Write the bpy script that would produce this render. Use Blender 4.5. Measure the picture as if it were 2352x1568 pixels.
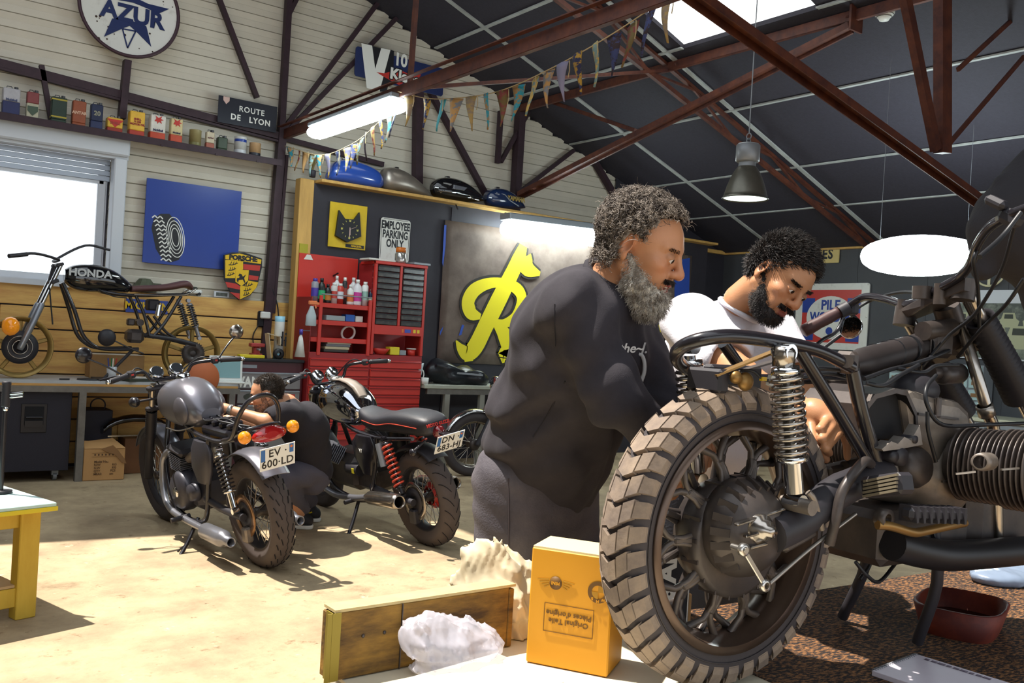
import bpy, bmesh, math, random
import numpy as np
from mathutils import Vector, Matrix
random.seed(7)
for o in list(bpy.data.objects): bpy.data.objects.remove(o)
SC = bpy.context.scene
COL = SC.collection
PI = math.pi
# ---------------------------------------------------------------- camera
W, H, F = 2352, 1568, 2100.0
YAW, PIT, ROLL = 0.93591, -0.004344, 0.0593477
HC = 1.4
_fw = np.array([math.cos(YAW)*math.cos(PIT), math.sin(YAW)*math.cos(PIT), math.sin(PIT)])
_r0 = np.array([math.sin(YAW), -math.cos(YAW), 0.0]); _u0 = np.cross(_r0, _fw)
CR = _r0*math.cos(ROLL)+_u0*math.sin(ROLL); CU = -_r0*math.sin(ROLL)+_u0*math.cos(ROLL); CF = _fw
CO = np.array([0, 0, HC])
cd = bpy.data.cameras.new('camera'); co = bpy.data.objects.new('camera', cd); COL.objects.link(co)
cd.sensor_width = 36; cd.lens = 36*F/W; cd.clip_start = .05; cd.clip_end = 200
m = Matrix.Identity(4)
for i in range(3):
    m[i][0] = CR[i]; m[i][1] = CU[i]; m[i][2] = -CF[i]; m[i][3] = CO[i]
co.matrix_world = m; SC.camera = co
cd.dof.use_dof = False
# ---------------------------------------------------------------- world, sun, exposure
SUN_DIR = (.62, -.70, -2.1); SUN_E = 7.5; SKY_E = 1.35; EXPO = 0.40
wd = bpy.data.worlds.new('sky'); SC.world = wd; wd.use_nodes = True
bgn = wd.node_tree.nodes['Background']; bgn.inputs[0].default_value = (.86, .93, 1.0, 1); bgn.inputs[1].default_value = SKY_E
sl = bpy.data.lights.new('sun', 'SUN'); sl.energy = SUN_E; sl.angle = .012; sl.color = (1.0, .93, .84)
so = bpy.data.objects.new('sun', sl); COL.objects.link(so)
so.rotation_euler = Vector(SUN_DIR).to_track_quat('-Z', 'Y').to_euler(); so.location = (-6, 6, 9)
SC.view_settings.view_transform = 'Standard'; SC.view_settings.look = 'None'
SC.view_settings.exposure = EXPO; SC.view_settings.gamma = 1.0; SC.view_settings.use_curve_mapping = False
# ---------------------------------------------------------------- pixel helpers (photo pixel -> point on a plane of the room)
A = np.array
def ray(px, py):
    d = CR*(px-W/2)-CU*(py-H/2)+CF*F
    return d/(d@CF)
def on(px, py, ax, v):
    i = 'xyz'.index(ax); d = ray(px, py); return CO+d*((v-CO[i])/d[i])
def dp(px, py, t): return CO+ray(px, py)*t
def plane(px, py, p0, n):
    d = ray(px, py); n = A(n, float); return CO+d*(((A(p0)-CO)@n)/(d@n))
# ---------------------------------------------------------------- materials
MATS = {}
def lin(h):
    h = h.lstrip('#'); c = [int(h[i:i+2], 16)/255 for i in (0, 2, 4)]
    return tuple(x/12.92 if x <= .04045 else ((x+.055)/1.055)**2.4 for x in c)+(1,)
def mat(name, col, rough=.5, metal=0, var=.0, vs=20, bump=0, bs=60, col2=None, emit=None, es=0, trans=0, ior=1.45, alpha=1, coat=0, sss=0, stretch=None, thr=(.4, .6), aniso=None):
    if name in MATS: return MATS[name]
    M = bpy.data.materials.new(name); M.use_nodes = True; nt = M.node_tree; N = nt.nodes; L = nt.links
    b = N['Principled BSDF']; b.inputs['Base Color'].default_value = lin(col); b.inputs['Roughness'].default_value = rough
    b.inputs['Metallic'].default_value = metal; b.inputs['IOR'].default_value = ior
    if trans: b.inputs['Transmission Weight'].default_value = trans
    if alpha < 1: b.inputs['Alpha'].default_value = alpha
    if coat: b.inputs['Coat Weight'].default_value = coat; b.inputs['Coat Roughness'].default_value = .08
    if sss: b.inputs['Subsurface Weight'].default_value = sss; b.inputs['Subsurface Radius'].default_value = (.012, .005, .003); b.inputs['Subsurface Scale'].default_value = 1
    if emit: b.inputs['Emission Color'].default_value = lin(emit); b.inputs['Emission Strength'].default_value = es
    src = None
    if col2 or var or bump:
        tc = N.new('ShaderNodeTexCoord'); mp = N.new('ShaderNodeMapping'); L.new(tc.outputs['Object'], mp.inputs[0])
        if stretch: mp.inputs['Scale'].default_value = stretch
        src = mp.outputs[0]
    if col2 or var:
        n = N.new('ShaderNodeTexNoise'); n.inputs['Scale'].default_value = vs; n.inputs['Detail'].default_value = 6; n.inputs['Roughness'].default_value = .65
        L.new(src, n.inputs['Vector'])
        r = N.new('ShaderNodeValToRGB'); c1 = lin(col)
        if col2: c2 = lin(col2); r.color_ramp.elements[0].position = thr[0]; r.color_ramp.elements[1].position = thr[1]
        else:
            c2 = tuple(min(1, x*(1+var)) for x in c1[:3])+(1,); c1 = tuple(x*(1-var) for x in c1[:3])+(1,)
            r.color_ramp.elements[0].position = .3; r.color_ramp.elements[1].position = .7
        r.color_ramp.elements[0].color = c1; r.color_ramp.elements[1].color = c2
        L.new(n.outputs['Fac'], r.inputs[0]); L.new(r.outputs[0], b.inputs['Base Color'])
    if bump:
        n2 = N.new('ShaderNodeTexNoise'); n2.inputs['Scale'].default_value = bs; n2.inputs['Detail'].default_value = 4; L.new(src, n2.inputs['Vector'])
        bp = N.new('ShaderNodeBump'); bp.inputs['Strength'].default_value = bump; bp.inputs['Distance'].default_value = .01
        L.new(n2.outputs['Fac'], bp.inputs['Height']); L.new(bp.outputs[0], b.inputs['Normal'])
    MATS[name] = M; return M
# ---------------------------------------------------------------- mesh builder
def nrm(v):
    v = A(v, float); n = np.linalg.norm(v); return v/n if n > 1e-12 else A([0, 0, 1.])
def frame(d, up=(0, 0, 1)):
    d = nrm(d); u = A(up, float)
    if abs(d@u) > .98*np.linalg.norm(u): u = A([1., 0, 0]) if abs(d[0]) < .9 else A([0, 1., 0])
    a = nrm(np.cross(u, d)); return a, np.cross(d, a), d
def rot(ax, ang):
    return A(Matrix.Rotation(ang, 3, ax))
def smooth(pts, n=6, closed=False):
    P = [A(p, float) for p in pts]; out = []; N = len(P)
    rng = range(N if closed else N-1)
    for i in rng:
        p1, p2 = P[i], P[(i+1) % N]
        p0 = P[(i-1) % N] if (closed or i > 0) else 2*p1-p2
        p3 = P[(i+2) % N] if (closed or i+2 < N) else 2*p2-p1
        for k in range(n):
            t = k/n
            out.append(.5*((2*p1)+(p2-p0)*t+(2*p0-5*p1+4*p2-p3)*t*t+(3*p1-p0-3*p2+p3)*t**3))
    if not closed: out.append(P[-1])
    return out
class MB:
    def __init__(s): s.v = []; s.f = []; s.m = []; s.sm = []; s.mi = 0
    def add(s, V, Fc, sm=False):
        o = len(s.v); s.v.extend([tuple(map(float, x)) for x in V])
        for f in Fc: s.f.append([i+o for i in f]); s.m.append(s.mi); s.sm.append(sm)
        return s
    def box(s, c, sz, R=None, bev=0.0):
        c = A(c, float); h = A(sz, float)/2
        if bev > 0:
            bev = min(bev, .49*min(sz)); V = []; idx = {}
            for x in (-1, 1):
                for y in (-1, 1):
                    for z in (-1, 1):
                        for a in range(3):
                            p = A([x, y, z])*(h-bev); p[a] = (x, y, z)[a]*h[a]; idx[(x, y, z, a)] = len(V); V.append(p)
            Fc = []
            for a in range(3):
                b, d = (a+1) % 3, (a+2) % 3
                for sg in (-1, 1):
                    q = []
                    for (u, w) in ((-1, -1), (1, -1), (1, 1), (-1, 1)):
                        k = [0, 0, 0]; k[a] = sg; k[b] = u; k[d] = w; q.append(idx[(*k, a)])
                    Fc.append(q if sg > 0 else q[::-1])
                for u in (-1, 1):
                    for w in (-1, 1):
                        q = []
                        for sg, ax in ((-1, b), (1, b), (1, d), (-1, d)):
                            k = [0, 0, 0]; k[a] = sg; k[b] = u; k[d] = w; q.append(idx[(*k, ax)])
                        Fc.append(q if u*w > 0 else q[::-1]) if False else Fc.append(q)
            for x in (-1, 1):
                for y in (-1, 1):
                    for z in (-1, 1): Fc.append([idx[(x, y, z, a)] for a in range(3)])
            V = A(V)
        else:
            V = A([[x, y, z] for x in (-1, 1) for y in (-1, 1) for z in (-1, 1)])*h
            Fc = [[0, 1, 3, 2], [4, 6, 7, 5], [0, 4, 5, 1], [2, 3, 7, 6], [0, 2, 6, 4], [1, 5, 7, 3]]
        if R is not None: V = V@A(R).T
        return s.add(V+c, Fc)
    def bar(s, a, b, w, h, up=(0, 0, 1), bev=0):
        a = A(a, float); b = A(b, float); x, y, z = frame(b-a, up)
        return s.box((a+b)/2, (w, h, np.linalg.norm(b-a)), np.stack([x, y, z], 1), bev)
    def tube(s, pts, r, n=8, closed=False, cap=True, flat=1.0):
        P = [A(p, float) for p in pts]; N = len(P)
        if np.isscalar(r): r = [r]*N
        V = []; Fc = []; T = []
        for i in range(N):
            a = P[(i-1) % N] if (closed or i > 0) else P[0]; b = P[(i+1) % N] if (closed or i < N-1) else P[-1]
            T.append(nrm(b-a))
        x, y, _ = frame(T[0])
        for i in range(N):
            t = T[i]; x = nrm(x-t*(x@t)); y = np.cross(t, x)
            for k in range(n):
                an = 2*PI*k/n; V.append(P[i]+(x*math.cos(an)+y*math.sin(an)*flat)*r[i])
        for i in range(N if closed else N-1):
            j = (i+1) % N
            for k in range(n): Fc.append([i*n+k, i*n+(k+1) % n, j*n+(k+1) % n, j*n+k])
        s.add(V, Fc, True)
        if cap and not closed: s.add([V[k] for k in range(n)][::-1], [list(range(n))]); s.add(V[-n:], [list(range(n))])
        return s
    def cyl(s, a, b, r0, r1=None, n=16, cap=True):
        return s.tube([a, b], [r0, r0 if r1 is None else r1], n, False, cap)
    def lathe(s, prof, o=(0, 0, 0), ax=(0, 0, 1), n=24, up=(0, 0, 1), sm=True, arc=None):
        x, y, z = frame(ax, up); o = A(o, float); V = []; Fc = []; m = len(prof)
        for k in range(n if not arc else n+1):
            an = 2*PI*k/n if not arc else arc[0]+(arc[1]-arc[0])*k/n
            for (r, h) in prof: V.append(o+x*math.cos(an)*r+y*math.sin(an)*r+z*h)
        for k in range(n):
            j = (k+1) % n if not arc else k+1
            for i in range(m-1): Fc.append([k*m+i, j*m+i, j*m+i+1, k*m+i+1])
        return s.add(V, Fc, sm)
    def ell(s, c, r, R=None, n=16, m=10):
        V = []; Fc = []; r = A([r]*3 if np.isscalar(r) else r, float)
        for i in range(m+1):
            th = PI*i/m
            for k in range(n):
                ph = 2*PI*k/n; V.append(A([math.sin(th)*math.cos(ph), math.sin(th)*math.sin(ph), math.cos(th)])*r)
        for i in range(m):
            for k in range(n): Fc.append([i*n+k, (i+1)*n+k, (i+1)*n+(k+1) % n, i*n+(k+1) % n])
        V = A(V)
        if R is not None: V = V@A(R).T
        return s.add(V+A(c), Fc, True)
    def torus(s, c, ax, R, r, n=32, m=8, sq=1.0, arc=None):
        x, y, z = frame(ax); pts = []
        a0, a1 = arc or (0, 2*PI)
        for k in range(n if not arc else n+1):
            an = a0+(a1-a0)*k/n; pts.append(A(c)+(x*math.cos(an)+y*math.sin(an))*R)
        return s.tube(pts, r, m, not arc)
    def loft(s, secs, cap=True, sm=True, closed=True):
        n = len(secs[0]); V = [p for q in secs for p in q]; Fc = []
        for i in range(len(secs)-1):
            for k in range(n if closed else n-1):
                j = (k+1) % n; Fc.append([i*n+k, i*n+j, (i+1)*n+j, (i+1)*n+k])
        s.add(V, Fc, sm)
        if cap and closed: s.add(secs[0][::-1], [list(range(n))]); s.add(secs[-1], [list(range(n))])
        return s
    def prism(s, poly, o, x, y, d0, d1):
        o, x, y = A(o, float), A(x, float), A(y, float); z = np.cross(x, y); n = len(poly)
        ar = sum(poly[i][0]*poly[(i+1) % n][1]-poly[(i+1) % n][0]*poly[i][1] for i in range(n))
        if ar < 0: poly = poly[::-1]
        lo = [o+x*p[0]+y*p[1]+z*min(d0, d1) for p in poly]; hi = [o+x*p[0]+y*p[1]+z*max(d0, d1) for p in poly]
        Fc = [list(range(n))[::-1], [n+i for i in range(n)]]+[[i, (i+1) % n, n+(i+1) % n, n+i] for i in range(n)]
        return s.add(lo+hi, Fc)
    def spring(s, a, b, R, r, turns, n=14, m=6):
        a = A(a, float); b = A(b, float); x, y, z = frame(b-a); Ln = np.linalg.norm(b-a); pts = []
        N = int(turns*n)
        for k in range(N+1):
            an = 2*PI*k/n; pts.append(a+z*Ln*k/N+(x*math.cos(an)+y*math.sin(an))*R)
        return s.tube(pts, r, m)
    def build(s, name, mats, parent=None, loc=None, bev=0, fix=True):
        me = bpy.data.meshes.new(name)
        if not isinstance(mats, (list, tuple)): mats = [mats]
        org = A(loc, float) if loc is not None else A([0, 0, 0.])
        me.from_pydata([tuple(A(v)-org) for v in s.v], [], s.f)
        for q in mats: me.materials.append(q)
        me.polygons.foreach_set('material_index', s.m); me.polygons.foreach_set('use_smooth', s.sm)
        if fix:
            bm = bmesh.new(); bm.from_mesh(me); bmesh.ops.recalc_face_normals(bm, faces=bm.faces); bm.to_mesh(me); bm.free()
        me.update()
        o = bpy.data.objects.new(name, me); COL.objects.link(o); o.location = tuple(org)
        if parent is not None: o.parent = parent
        if bev:
            bv = o.modifiers.new('bevel', 'BEVEL'); bv.width = bev; bv.segments = 2; bv.limit_method = 'ANGLE'; bv.angle_limit = .7
        return o
def npmesh(name, V, Q, mt, parent=None, sm=True, cols=None):
    me = bpy.data.meshes.new(name); V = np.ascontiguousarray(V, np.float32); Q = np.ascontiguousarray(Q, np.int32); k = Q.shape[1]
    me.vertices.add(len(V)); me.vertices.foreach_set('co', V.ravel())
    me.loops.add(Q.size); me.loops.foreach_set('vertex_index', Q.ravel())
    me.polygons.add(len(Q)); me.polygons.foreach_set('loop_start', np.arange(0, Q.size, k, dtype=np.int32))
    me.update(calc_edges=True); me.polygons.foreach_set('use_smooth', [sm]*len(Q)); me.validate(); me.update()
    if isinstance(mt, (list, tuple)):
        for q in mt: me.materials.append(q)
    else: me.materials.append(mt)
    o = bpy.data.objects.new(name, me); COL.objects.link(o)
    if parent is not None: o.parent = parent
    return o
# ---------------------------------------------------------------- naming
def tag(o, label, cat, group=None):
    o['label'] = label; o['category'] = cat
    if group: o['group'] = group
    return o
def thing(name, label, cat, loc=(0, 0, 0), rz=0, group=None, R=None):
    o = bpy.data.objects.new(name, None); COL.objects.link(o); o.empty_display_size = .1
    o.location = tuple(map(float, loc))
    if R is not None: o.rotation_euler = Matrix(A(R).tolist()).to_euler()
    else: o.rotation_euler = (0, 0, rz)
    return tag(o, label, cat, group)
def struct(o): o['kind'] = 'structure'; return o
def child(o, p): o.parent = p; return o
def text(name, s, size, mt, parent, o, x, y, ext=.001, bold=0.0, al='CENTER', sx=1.0, spc=1.0, shear=0):
    cu = bpy.data.curves.new(name, 'FONT'); cu.body = s; cu.size = size; cu.extrude = ext; cu.offset = bold; cu.align_x = al; cu.align_y = 'CENTER'; cu.space_character = spc; cu.shear = shear; cu.resolution_u = 3
    tmp = bpy.data.objects.new('t', cu); COL.objects.link(tmp); bpy.context.view_layer.update()
    me = bpy.data.meshes.new_from_object(tmp.evaluated_get(bpy.context.evaluated_depsgraph_get())); bpy.data.objects.remove(tmp)
    me.name = name; me.materials.clear(); me.materials.append(mt)
    x = nrm(x); y = A(y, float); y = nrm(y-x*(x@y)); z = np.cross(x, y); o = A(o, float)
    V = np.zeros(len(me.vertices)*3, np.float32); me.vertices.foreach_get('co', V); V = V.reshape(-1, 3)
    V = o+V[:, :1]*sx*x+V[:, 1:2]*y+(V[:, 2:3])*z
    me.vertices.foreach_set('co', V.astype(np.float32).ravel()); me.update()
    ob = bpy.data.objects.new(name, me); COL.objects.link(ob)
    if parent is not None: ob.parent = parent
    return ob
def copytree(o, parent=None):
    c = o.copy(); COL.objects.link(c)
    if parent is not None: c.parent = parent
    for ch in list(o.children): copytree(ch, c)
    return c
# ---------------------------------------------------------------- smooth solid modelling (distance field + surface nets)
def rc(a, b, ra, rb=None, k=.02, op='u', flat=None): return ('rc', A(a, float), A(b, float), ra, ra if rb is None else rb, k, op)
def el(c, r, R=None, k=.02, op='u'): return ('el', A(c, float), A([r]*3 if np.isscalar(r) else r, float), R, None, k, op)
def sdf(prims, res, warp=None):
    lo = []; hi = []
    for p in prims:
        if p[6] != 'u': continue
        if p[0] == 'rc': r = max(p[3], p[4]); lo.append(np.minimum(p[1], p[2])-r); hi.append(np.maximum(p[1], p[2])+r)
        else: r = p[2].max(); lo.append(p[1]-r); hi.append(p[1]+r)
    lo = np.min(lo, 0)-3*res; hi = np.max(hi, 0)+3*res
    n = np.ceil((hi-lo)/res).astype(int)+1
    G = np.full(n, 1.0, np.float32); ax = [lo[i]+res*np.arange(n[i]) for i in range(3)]
    for p in prims:
        k = p[5]
        if p[0] == 'rc': r = max(p[3], p[4]); l = np.minimum(p[1], p[2])-r; h = np.maximum(p[1], p[2])+r
        else: r = p[2].max(); l = p[1]-r; h = p[1]+r
        mg = 2*k+4*res
        i0 = np.clip(((l-mg-lo)/res).astype(int), 0, n); i1 = np.clip(np.ceil((h+mg-lo)/res).astype(int)+1, 0, n)
        if (i1 <= i0).any(): continue
        X, Y, Z = np.meshgrid(ax[0][i0[0]:i1[0]], ax[1][i0[1]:i1[1]], ax[2][i0[2]:i1[2]], indexing='ij')
        if p[0] == 'rc':
            a, b = p[1], p[2]; ba = b-a; L2 = max(ba@ba, 1e-12)
            t = np.clip(((X-a[0])*ba[0]+(Y-a[1])*ba[1]+(Z-a[2])*ba[2])/L2, 0, 1)
            D = np.sqrt((X-a[0]-t*ba[0])**2+(Y-a[1]-t*ba[1])**2+(Z-a[2]-t*ba[2])**2)-(p[3]+(p[4]-p[3])*t)
        else:
            c, r = p[1], p[2]; x, y, z = X-c[0], Y-c[1], Z-c[2]
            if p[3] is not None:
                R = A(p[3]); x, y, z = x*R[0, 0]+y*R[1, 0]+z*R[2, 0], x*R[0, 1]+y*R[1, 1]+z*R[2, 1], x*R[0, 2]+y*R[1, 2]+z*R[2, 2]
            k0 = np.sqrt((x/r[0])**2+(y/r[1])**2+(z/r[2])**2); k1 = np.sqrt((x/r[0]**2)**2+(y/r[1]**2)**2+(z/r[2]**2)**2)+1e-9
            D = k0*(k0-1)/k1
        S = G[i0[0]:i1[0], i0[1]:i1[1], i0[2]:i1[2]]
        if p[6] == 'u':
            hh = np.clip(.5+.5*(S-D)/k, 0, 1); S[...] = S+(D-S)*hh-k*hh*(1-hh)
        else:
            D = -D; hh = np.clip(.5-.5*(S-D)/k, 0, 1); S[...] = S+(D-S)*hh+k*hh*(1-hh)
    if warp is not None:
        X, Y, Z = np.meshgrid(*ax, indexing='ij'); G = G+warp(X, Y, Z).astype(np.float32)
    sg = G < 0
    c = [sg[i:n[0]-1+i, j:n[1]-1+j, k:n[2]-1+k] for i in (0, 1) for j in (0, 1) for k in (0, 1)]
    al = c[0].copy(); an = c[0].copy()
    for q in c[1:]: al &= q; an |= q
    act = an & ~al; I = np.argwhere(act); idx = np.full(act.shape, -1, np.int64); idx[act] = np.arange(len(I))
    P = np.zeros((len(I), 3)); C = np.zeros(len(I))
    cs = [(i, j, k) for i in (0, 1) for j in (0, 1) for k in (0, 1)]
    for u in range(8):
        for w in range(u+1, 8):
            if sum(abs(cs[u][q]-cs[w][q]) for q in range(3)) != 1: continue
            a = G[I[:, 0]+cs[u][0], I[:, 1]+cs[u][1], I[:, 2]+cs[u][2]]; b = G[I[:, 0]+cs[w][0], I[:, 1]+cs[w][1], I[:, 2]+cs[w][2]]
            mk = (a < 0) != (b < 0); t = np.where(mk, a/np.where(mk, a-b, 1), 0)
            P += mk[:, None]*(A(cs[u])+t[:, None]*(A(cs[w])-A(cs[u]))); C += mk
    V = lo+res*(I+P/C[:, None]); Q = []
    for d in range(3):
        e, g = (d+1) % 3, (d+2) % 3
        s0 = sg.take(range(n[d]-1), d); s1 = sg.take(range(1, n[d]), d)
        E = np.argwhere(s0 != s1); E = E[(E[:, e] > 0) & (E[:, g] > 0) & (E[:, e] < n[e]-1) & (E[:, g] < n[g]-1)]
        fl = s0[E[:, 0], E[:, 1], E[:, 2]]; qs = []
        for (de, dg) in ((-1, -1), (0, -1), (0, 0), (-1, 0)):
            T = E.copy(); T[:, e] += de; T[:, g] += dg; qs.append(idx[T[:, 0], T[:, 1], T[:, 2]])
        q = np.stack(qs, 1); q[~fl] = q[~fl][:, ::-1]; Q.append(q)
    return V, np.concatenate(Q)
# ================================================================ materials of the room
M_conc = mat('concrete_floor', '#84725a', .85, vs=2.2, col2='#b9a482', thr=(.28, .66), bump=.35, bs=40)
def stain(M_, items):   # older spills and wear: patches of their own shape
    nt = M_.node_tree; b_ = nt.nodes['Principled BSDF']; src = b_.inputs['Base Color'].links[0].from_socket; tc = nt.nodes.new('ShaderNodeTexCoord')
    for sc_, lo_, hi_, c_ in items:
        n_ = nt.nodes.new('ShaderNodeTexNoise'); n_.inputs['Scale'].default_value = sc_; n_.inputs['Detail'].default_value = 9; n_.inputs['Roughness'].default_value = .7; nt.links.new(tc.outputs['Object'], n_.inputs['Vector'])
        r_ = nt.nodes.new('ShaderNodeValToRGB'); r_.color_ramp.elements[0].position = lo_; r_.color_ramp.elements[1].position = hi_; nt.links.new(n_.outputs['Fac'], r_.inputs[0])
        m_ = nt.nodes.new('ShaderNodeMixRGB'); m_.inputs[2].default_value = lin(c_); nt.links.new(r_.outputs[0], m_.inputs[0]); nt.links.new(src, m_.inputs[1]); src = m_.outputs[0]
    nt.links.new(src, b_.inputs['Base Color'])
stain(M_conc, ((1.1, .56, .70, '#5f4c36'), (5.5, .60, .70, '#6b5338'), (16, .62, .72, '#57452f'), (9, .63, .72, '#d3c3a2')))
M_side = mat('white_siding', '#c4bdae', .5, var=.06, vs=3)
M_black = mat('black_panel', '#2e2c34', .6, var=.15, vs=4)
M_ceil = mat('black_ceiling_sheet', '#2e2b35', .8, var=.15, vs=30, bump=.2, bs=120)
M_batten = mat('grey_batten', '#a3a6a4', .5, var=.2, vs=8)
M_rust = mat('red_oxide_steel', '#43231f', .55, .15, vs=9, col2='#6b3a26', thr=(.35, .75))
M_rustdk = mat('dark_oxide_steel', '#34222a', .6, .1, var=.25, vs=12)
M_wood = mat('pine_board', '#a9793f', .6, vs=5, col2='#d0a25c', thr=(.3, .7), stretch=(.35, 3, 3), bump=.15, bs=25)
M_woodl = mat('pale_pine', '#c59c58', .6, var=.15, vs=6, stretch=(3, 3, .4))
M_white = mat('white_plastic', '#dedfda', .4)
M_glass = mat('window_glass', '#ffffff', .02, trans=1, ior=1.1)
M_lampon = mat('tube_diffuser_lit', '#ffffff', .4, emit='#eafcff', es=20)
M_greymetal = mat('grey_painted_metal', '#8b9096', .4, .3)
M_wallr = mat('charcoal_panel', '#45464a', .6, var=.08, vs=2)
XR, YB, XL, YF = 10.3, 8.95, -5.4, -3.0
def zroof(x): return 2.78+.36*(10.3-x) if x > 2 else 2.78+.36*8.3-.36*(2-x)
def roofpt(px, py, off=0):
    return plane(px, py, (10.3, 0, 2.78-off), (.36, 0, 1))
# floor
b = MB(); b.add([(XL-6, YF-6, 0), (XR+1, YF-6, 0), (XR+1, YB+.3, 0), (XL-6, YB+.3, 0)], [[0, 1, 2, 3]])
struct(b.build('floor', M_conc))
# back wall: board siding above, with window hole
b = MB(); pitch = .131; z = 0.0
WX0, WX1, WZ0, WZ1 = .25, 1.93, 1.66, 2.84
def seg(x0, x1, z0, z1, y0, y1):
    b.add([(x0, y0, z0), (x1, y0, z0), (x1, y1, z1), (x0, y1, z1)], [[0, 1, 2, 3]])
while z < 5.9:
    for (a0, a1, y0, y1) in ((0, .058, 8.945, 8.941), (.058, .062, 8.941, 8.945), (.062, .070, 8.945, 8.943), (.070, .118, 8.943, 8.93), (.118, .122, 8.93, 8.968), (.122, .131, 8.968, 8.945)):
        za, zb = z+a0, z+a1; zm = (za+zb)/2
        # gable limits
        xr = min(XR, 10.3-(zm-2.78)/.36) if zm > 2.78 else XR
        xl = max(XL, 2-(8.3*.36+2.78-zm)/.36) if zm > 2.78 else XL
        if xr-xl < .05: continue
        if WZ0 < zm < WZ1:
            seg(xl, WX0, za, zb, y0, y1); seg(WX1, xr, za, zb, y0, y1)
        else: seg(xl, xr, za, zb, y0, y1)
    z += pitch
struct(b.build('wall_back', M_side, fix=False))
b = MB(); b.box(((WX0+XL)/2, 9.1, 1.4), (WX0-XL, .14, 2.8)); b.box(((WX1+XR)/2, 9.1, 1.4), (XR-WX1, .14, 2.8)); b.box((1.09, 9.1, WZ0/2), (1.7, .14, WZ0))
b.prism([(XL, 2.84), (XR, 2.84), (XR, 2.9), (2, 5.9), (XL, 3.1)], (0, 9.17, 0), (1, 0, 0), (0, 0, 1), 0, .14)
struct(b.build('wall_back_core', M_black))
# right wall; unseen front wall, its wide bay opened to add fill light
b = MB(); b.box((XR+.06, 3, 1.42), (.12, 12.2, 2.85))
for i in range(13): b.box((XR-.003, 8.6-i*.93, 1.4), (.008, .012, 2.8))
struct(b.build('wall_right', M_wallr))
b = MB(); b.box((2.4, YF-.1, 3.4), (15.6, .2, 1.4)); b.box((-4.9, YF-.1, 1.4), (1.0, .2, 2.8)); b.box((9.8, YF-.1, 1.4), (1.0, .2, 2.8)); struct(b.build('wall_front', M_black))
# ceiling, right slope, with two clear sheets
SX0, SX1, SY0, SY1 = 4.6, 6.3, 4.62, 6.1
b = MB()
def roofq(x0, x1, y0, y1, off=0, th=.04):
    v = []
    for zz in (off, off+th):
        for (x, y) in ((x0, y0), (x1, y0), (x1, y1), (x0, y1)): v.append((x, y, zroof(x)+zz if x != 2 else 2.78+.36*8.3+zz))
    b.add(v, [[0, 3, 2, 1], [4, 5, 6, 7], [0, 1, 5, 4], [1, 2, 6, 5], [2, 3, 7, 6], [3, 0, 4, 7]])
for q in ((2.0, SX0, YF, 9.1), (SX1, 10.42, YF, 9.1), (SX0, SX1, YF, SY0), (SX0, SX1, SY1, 9.1)): roofq(*q)
struct(b.build('ceiling', M_ceil))
# unseen left slope; its opening is made up to let the sun in
b = MB()
OX0, OX1, OY0, OY1 = -1.5, 1.95, -2.4, 7.7
for q in ((OX1, 2.0, YF, 9.1), (XL, OX0, YF, 9.1), (OX0, OX1, YF, OY0), (OX0, OX1, OY1, 9.1)):
    x0, x1, y0, y1 = q; v = []
    for th in (0, .04):
        for (x, y) in ((x0, y0), (x1, y0), (x1, y1), (x0, y1)): v.append((x, y, 5.768-.36*(2-x)+th))
    b.add(v, [[0, 3, 2, 1], [4, 5, 6, 7], [0, 1, 5, 4], [1, 2, 6, 5], [2, 3, 7, 6], [3, 0, 4, 7]])
struct(b.build('ceiling_left', M_ceil))
struct(MB().box((XL-.06, 3, 1.55), (.12, 12.2, 3.1)).build('wall_left', M_side))
# corrugated clear sheet
b = MB(); ny = 60; prof = []
for i in range(ny+1):
    y = SY0-.03+(SY1-SY0+.06)*i/ny; prof.append((y, .012*math.sin(i*PI/1.5)))
V = []; Fc = []
for (y, h) in prof:
    for x in (SX0-.03, (SX0+SX1)/2, SX1+.03): V.append((x, y, zroof(x)+.055+h))
for i in range(ny):
    for j in (0, 1): Fc.append([i*3+j, i*3+j+1, i*3+j+4, i*3+j+3])
b.add(V, Fc, True)
M_sky = bpy.data.materials.new('clear_corrugated_sheet'); M_sky.use_nodes = True
nt = M_sky.node_tree; nt.nodes.remove(nt.nodes['Principled BSDF'])
t1 = nt.nodes.new('ShaderNodeBsdfTranslucent'); t1.inputs[0].default_value = (.75, .8, .8, 1); t2 = nt.nodes.new('ShaderNodeBsdfDiffuse'); t2.inputs[0].default_value = (.4, .4, .4, 1); mx = nt.nodes.new('ShaderNodeMixShader'); mx.inputs[0].default_value = .25
nt.links.new(t1.outputs[0], mx.inputs[1]); nt.links.new(t2.outputs[0], mx.inputs[2]); nt.links.new(mx.outputs[0], nt.nodes['Material Output'].inputs[0])
o = struct(b.build('window_2', M_sky))
# battens on the ceiling
b = MB()
for x in (4.2, 5.25, 6.28, 7.28, 8.4, 9.25):
    for (y0, y1) in ((YF, 8.9),):
        if SX0 < x < SX1:
            for (p, q) in ((YF, SY0), (SY1, 8.9)): b.bar((x, p, zroof(x)-.008), (x, q, zroof(x)-.008), .045, .014)
        else: b.bar((x, y0, zroof(x)-.008), (x, y1, zroof(x)-.008), .045, .014)
for y in (-.1, 1.5, 3.05, 4.65, 6.3, 7.93):
    b.bar((2.1, y, zroof(2.1)-.01), (10.25, y, zroof(10.25)-.01), .05, .014) if not SY0 < y < SY1 else None
struct(b.build('trim_1', M_batten))
# eave and corner trim
b = MB(); b.box((10.27, 3, 2.80), (.05, 11.8, .05)); b.box((9.3, 8.88, 2.80), (2.1, .06, .05))
struct(b.build('trim_2', M_woodl))
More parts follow.
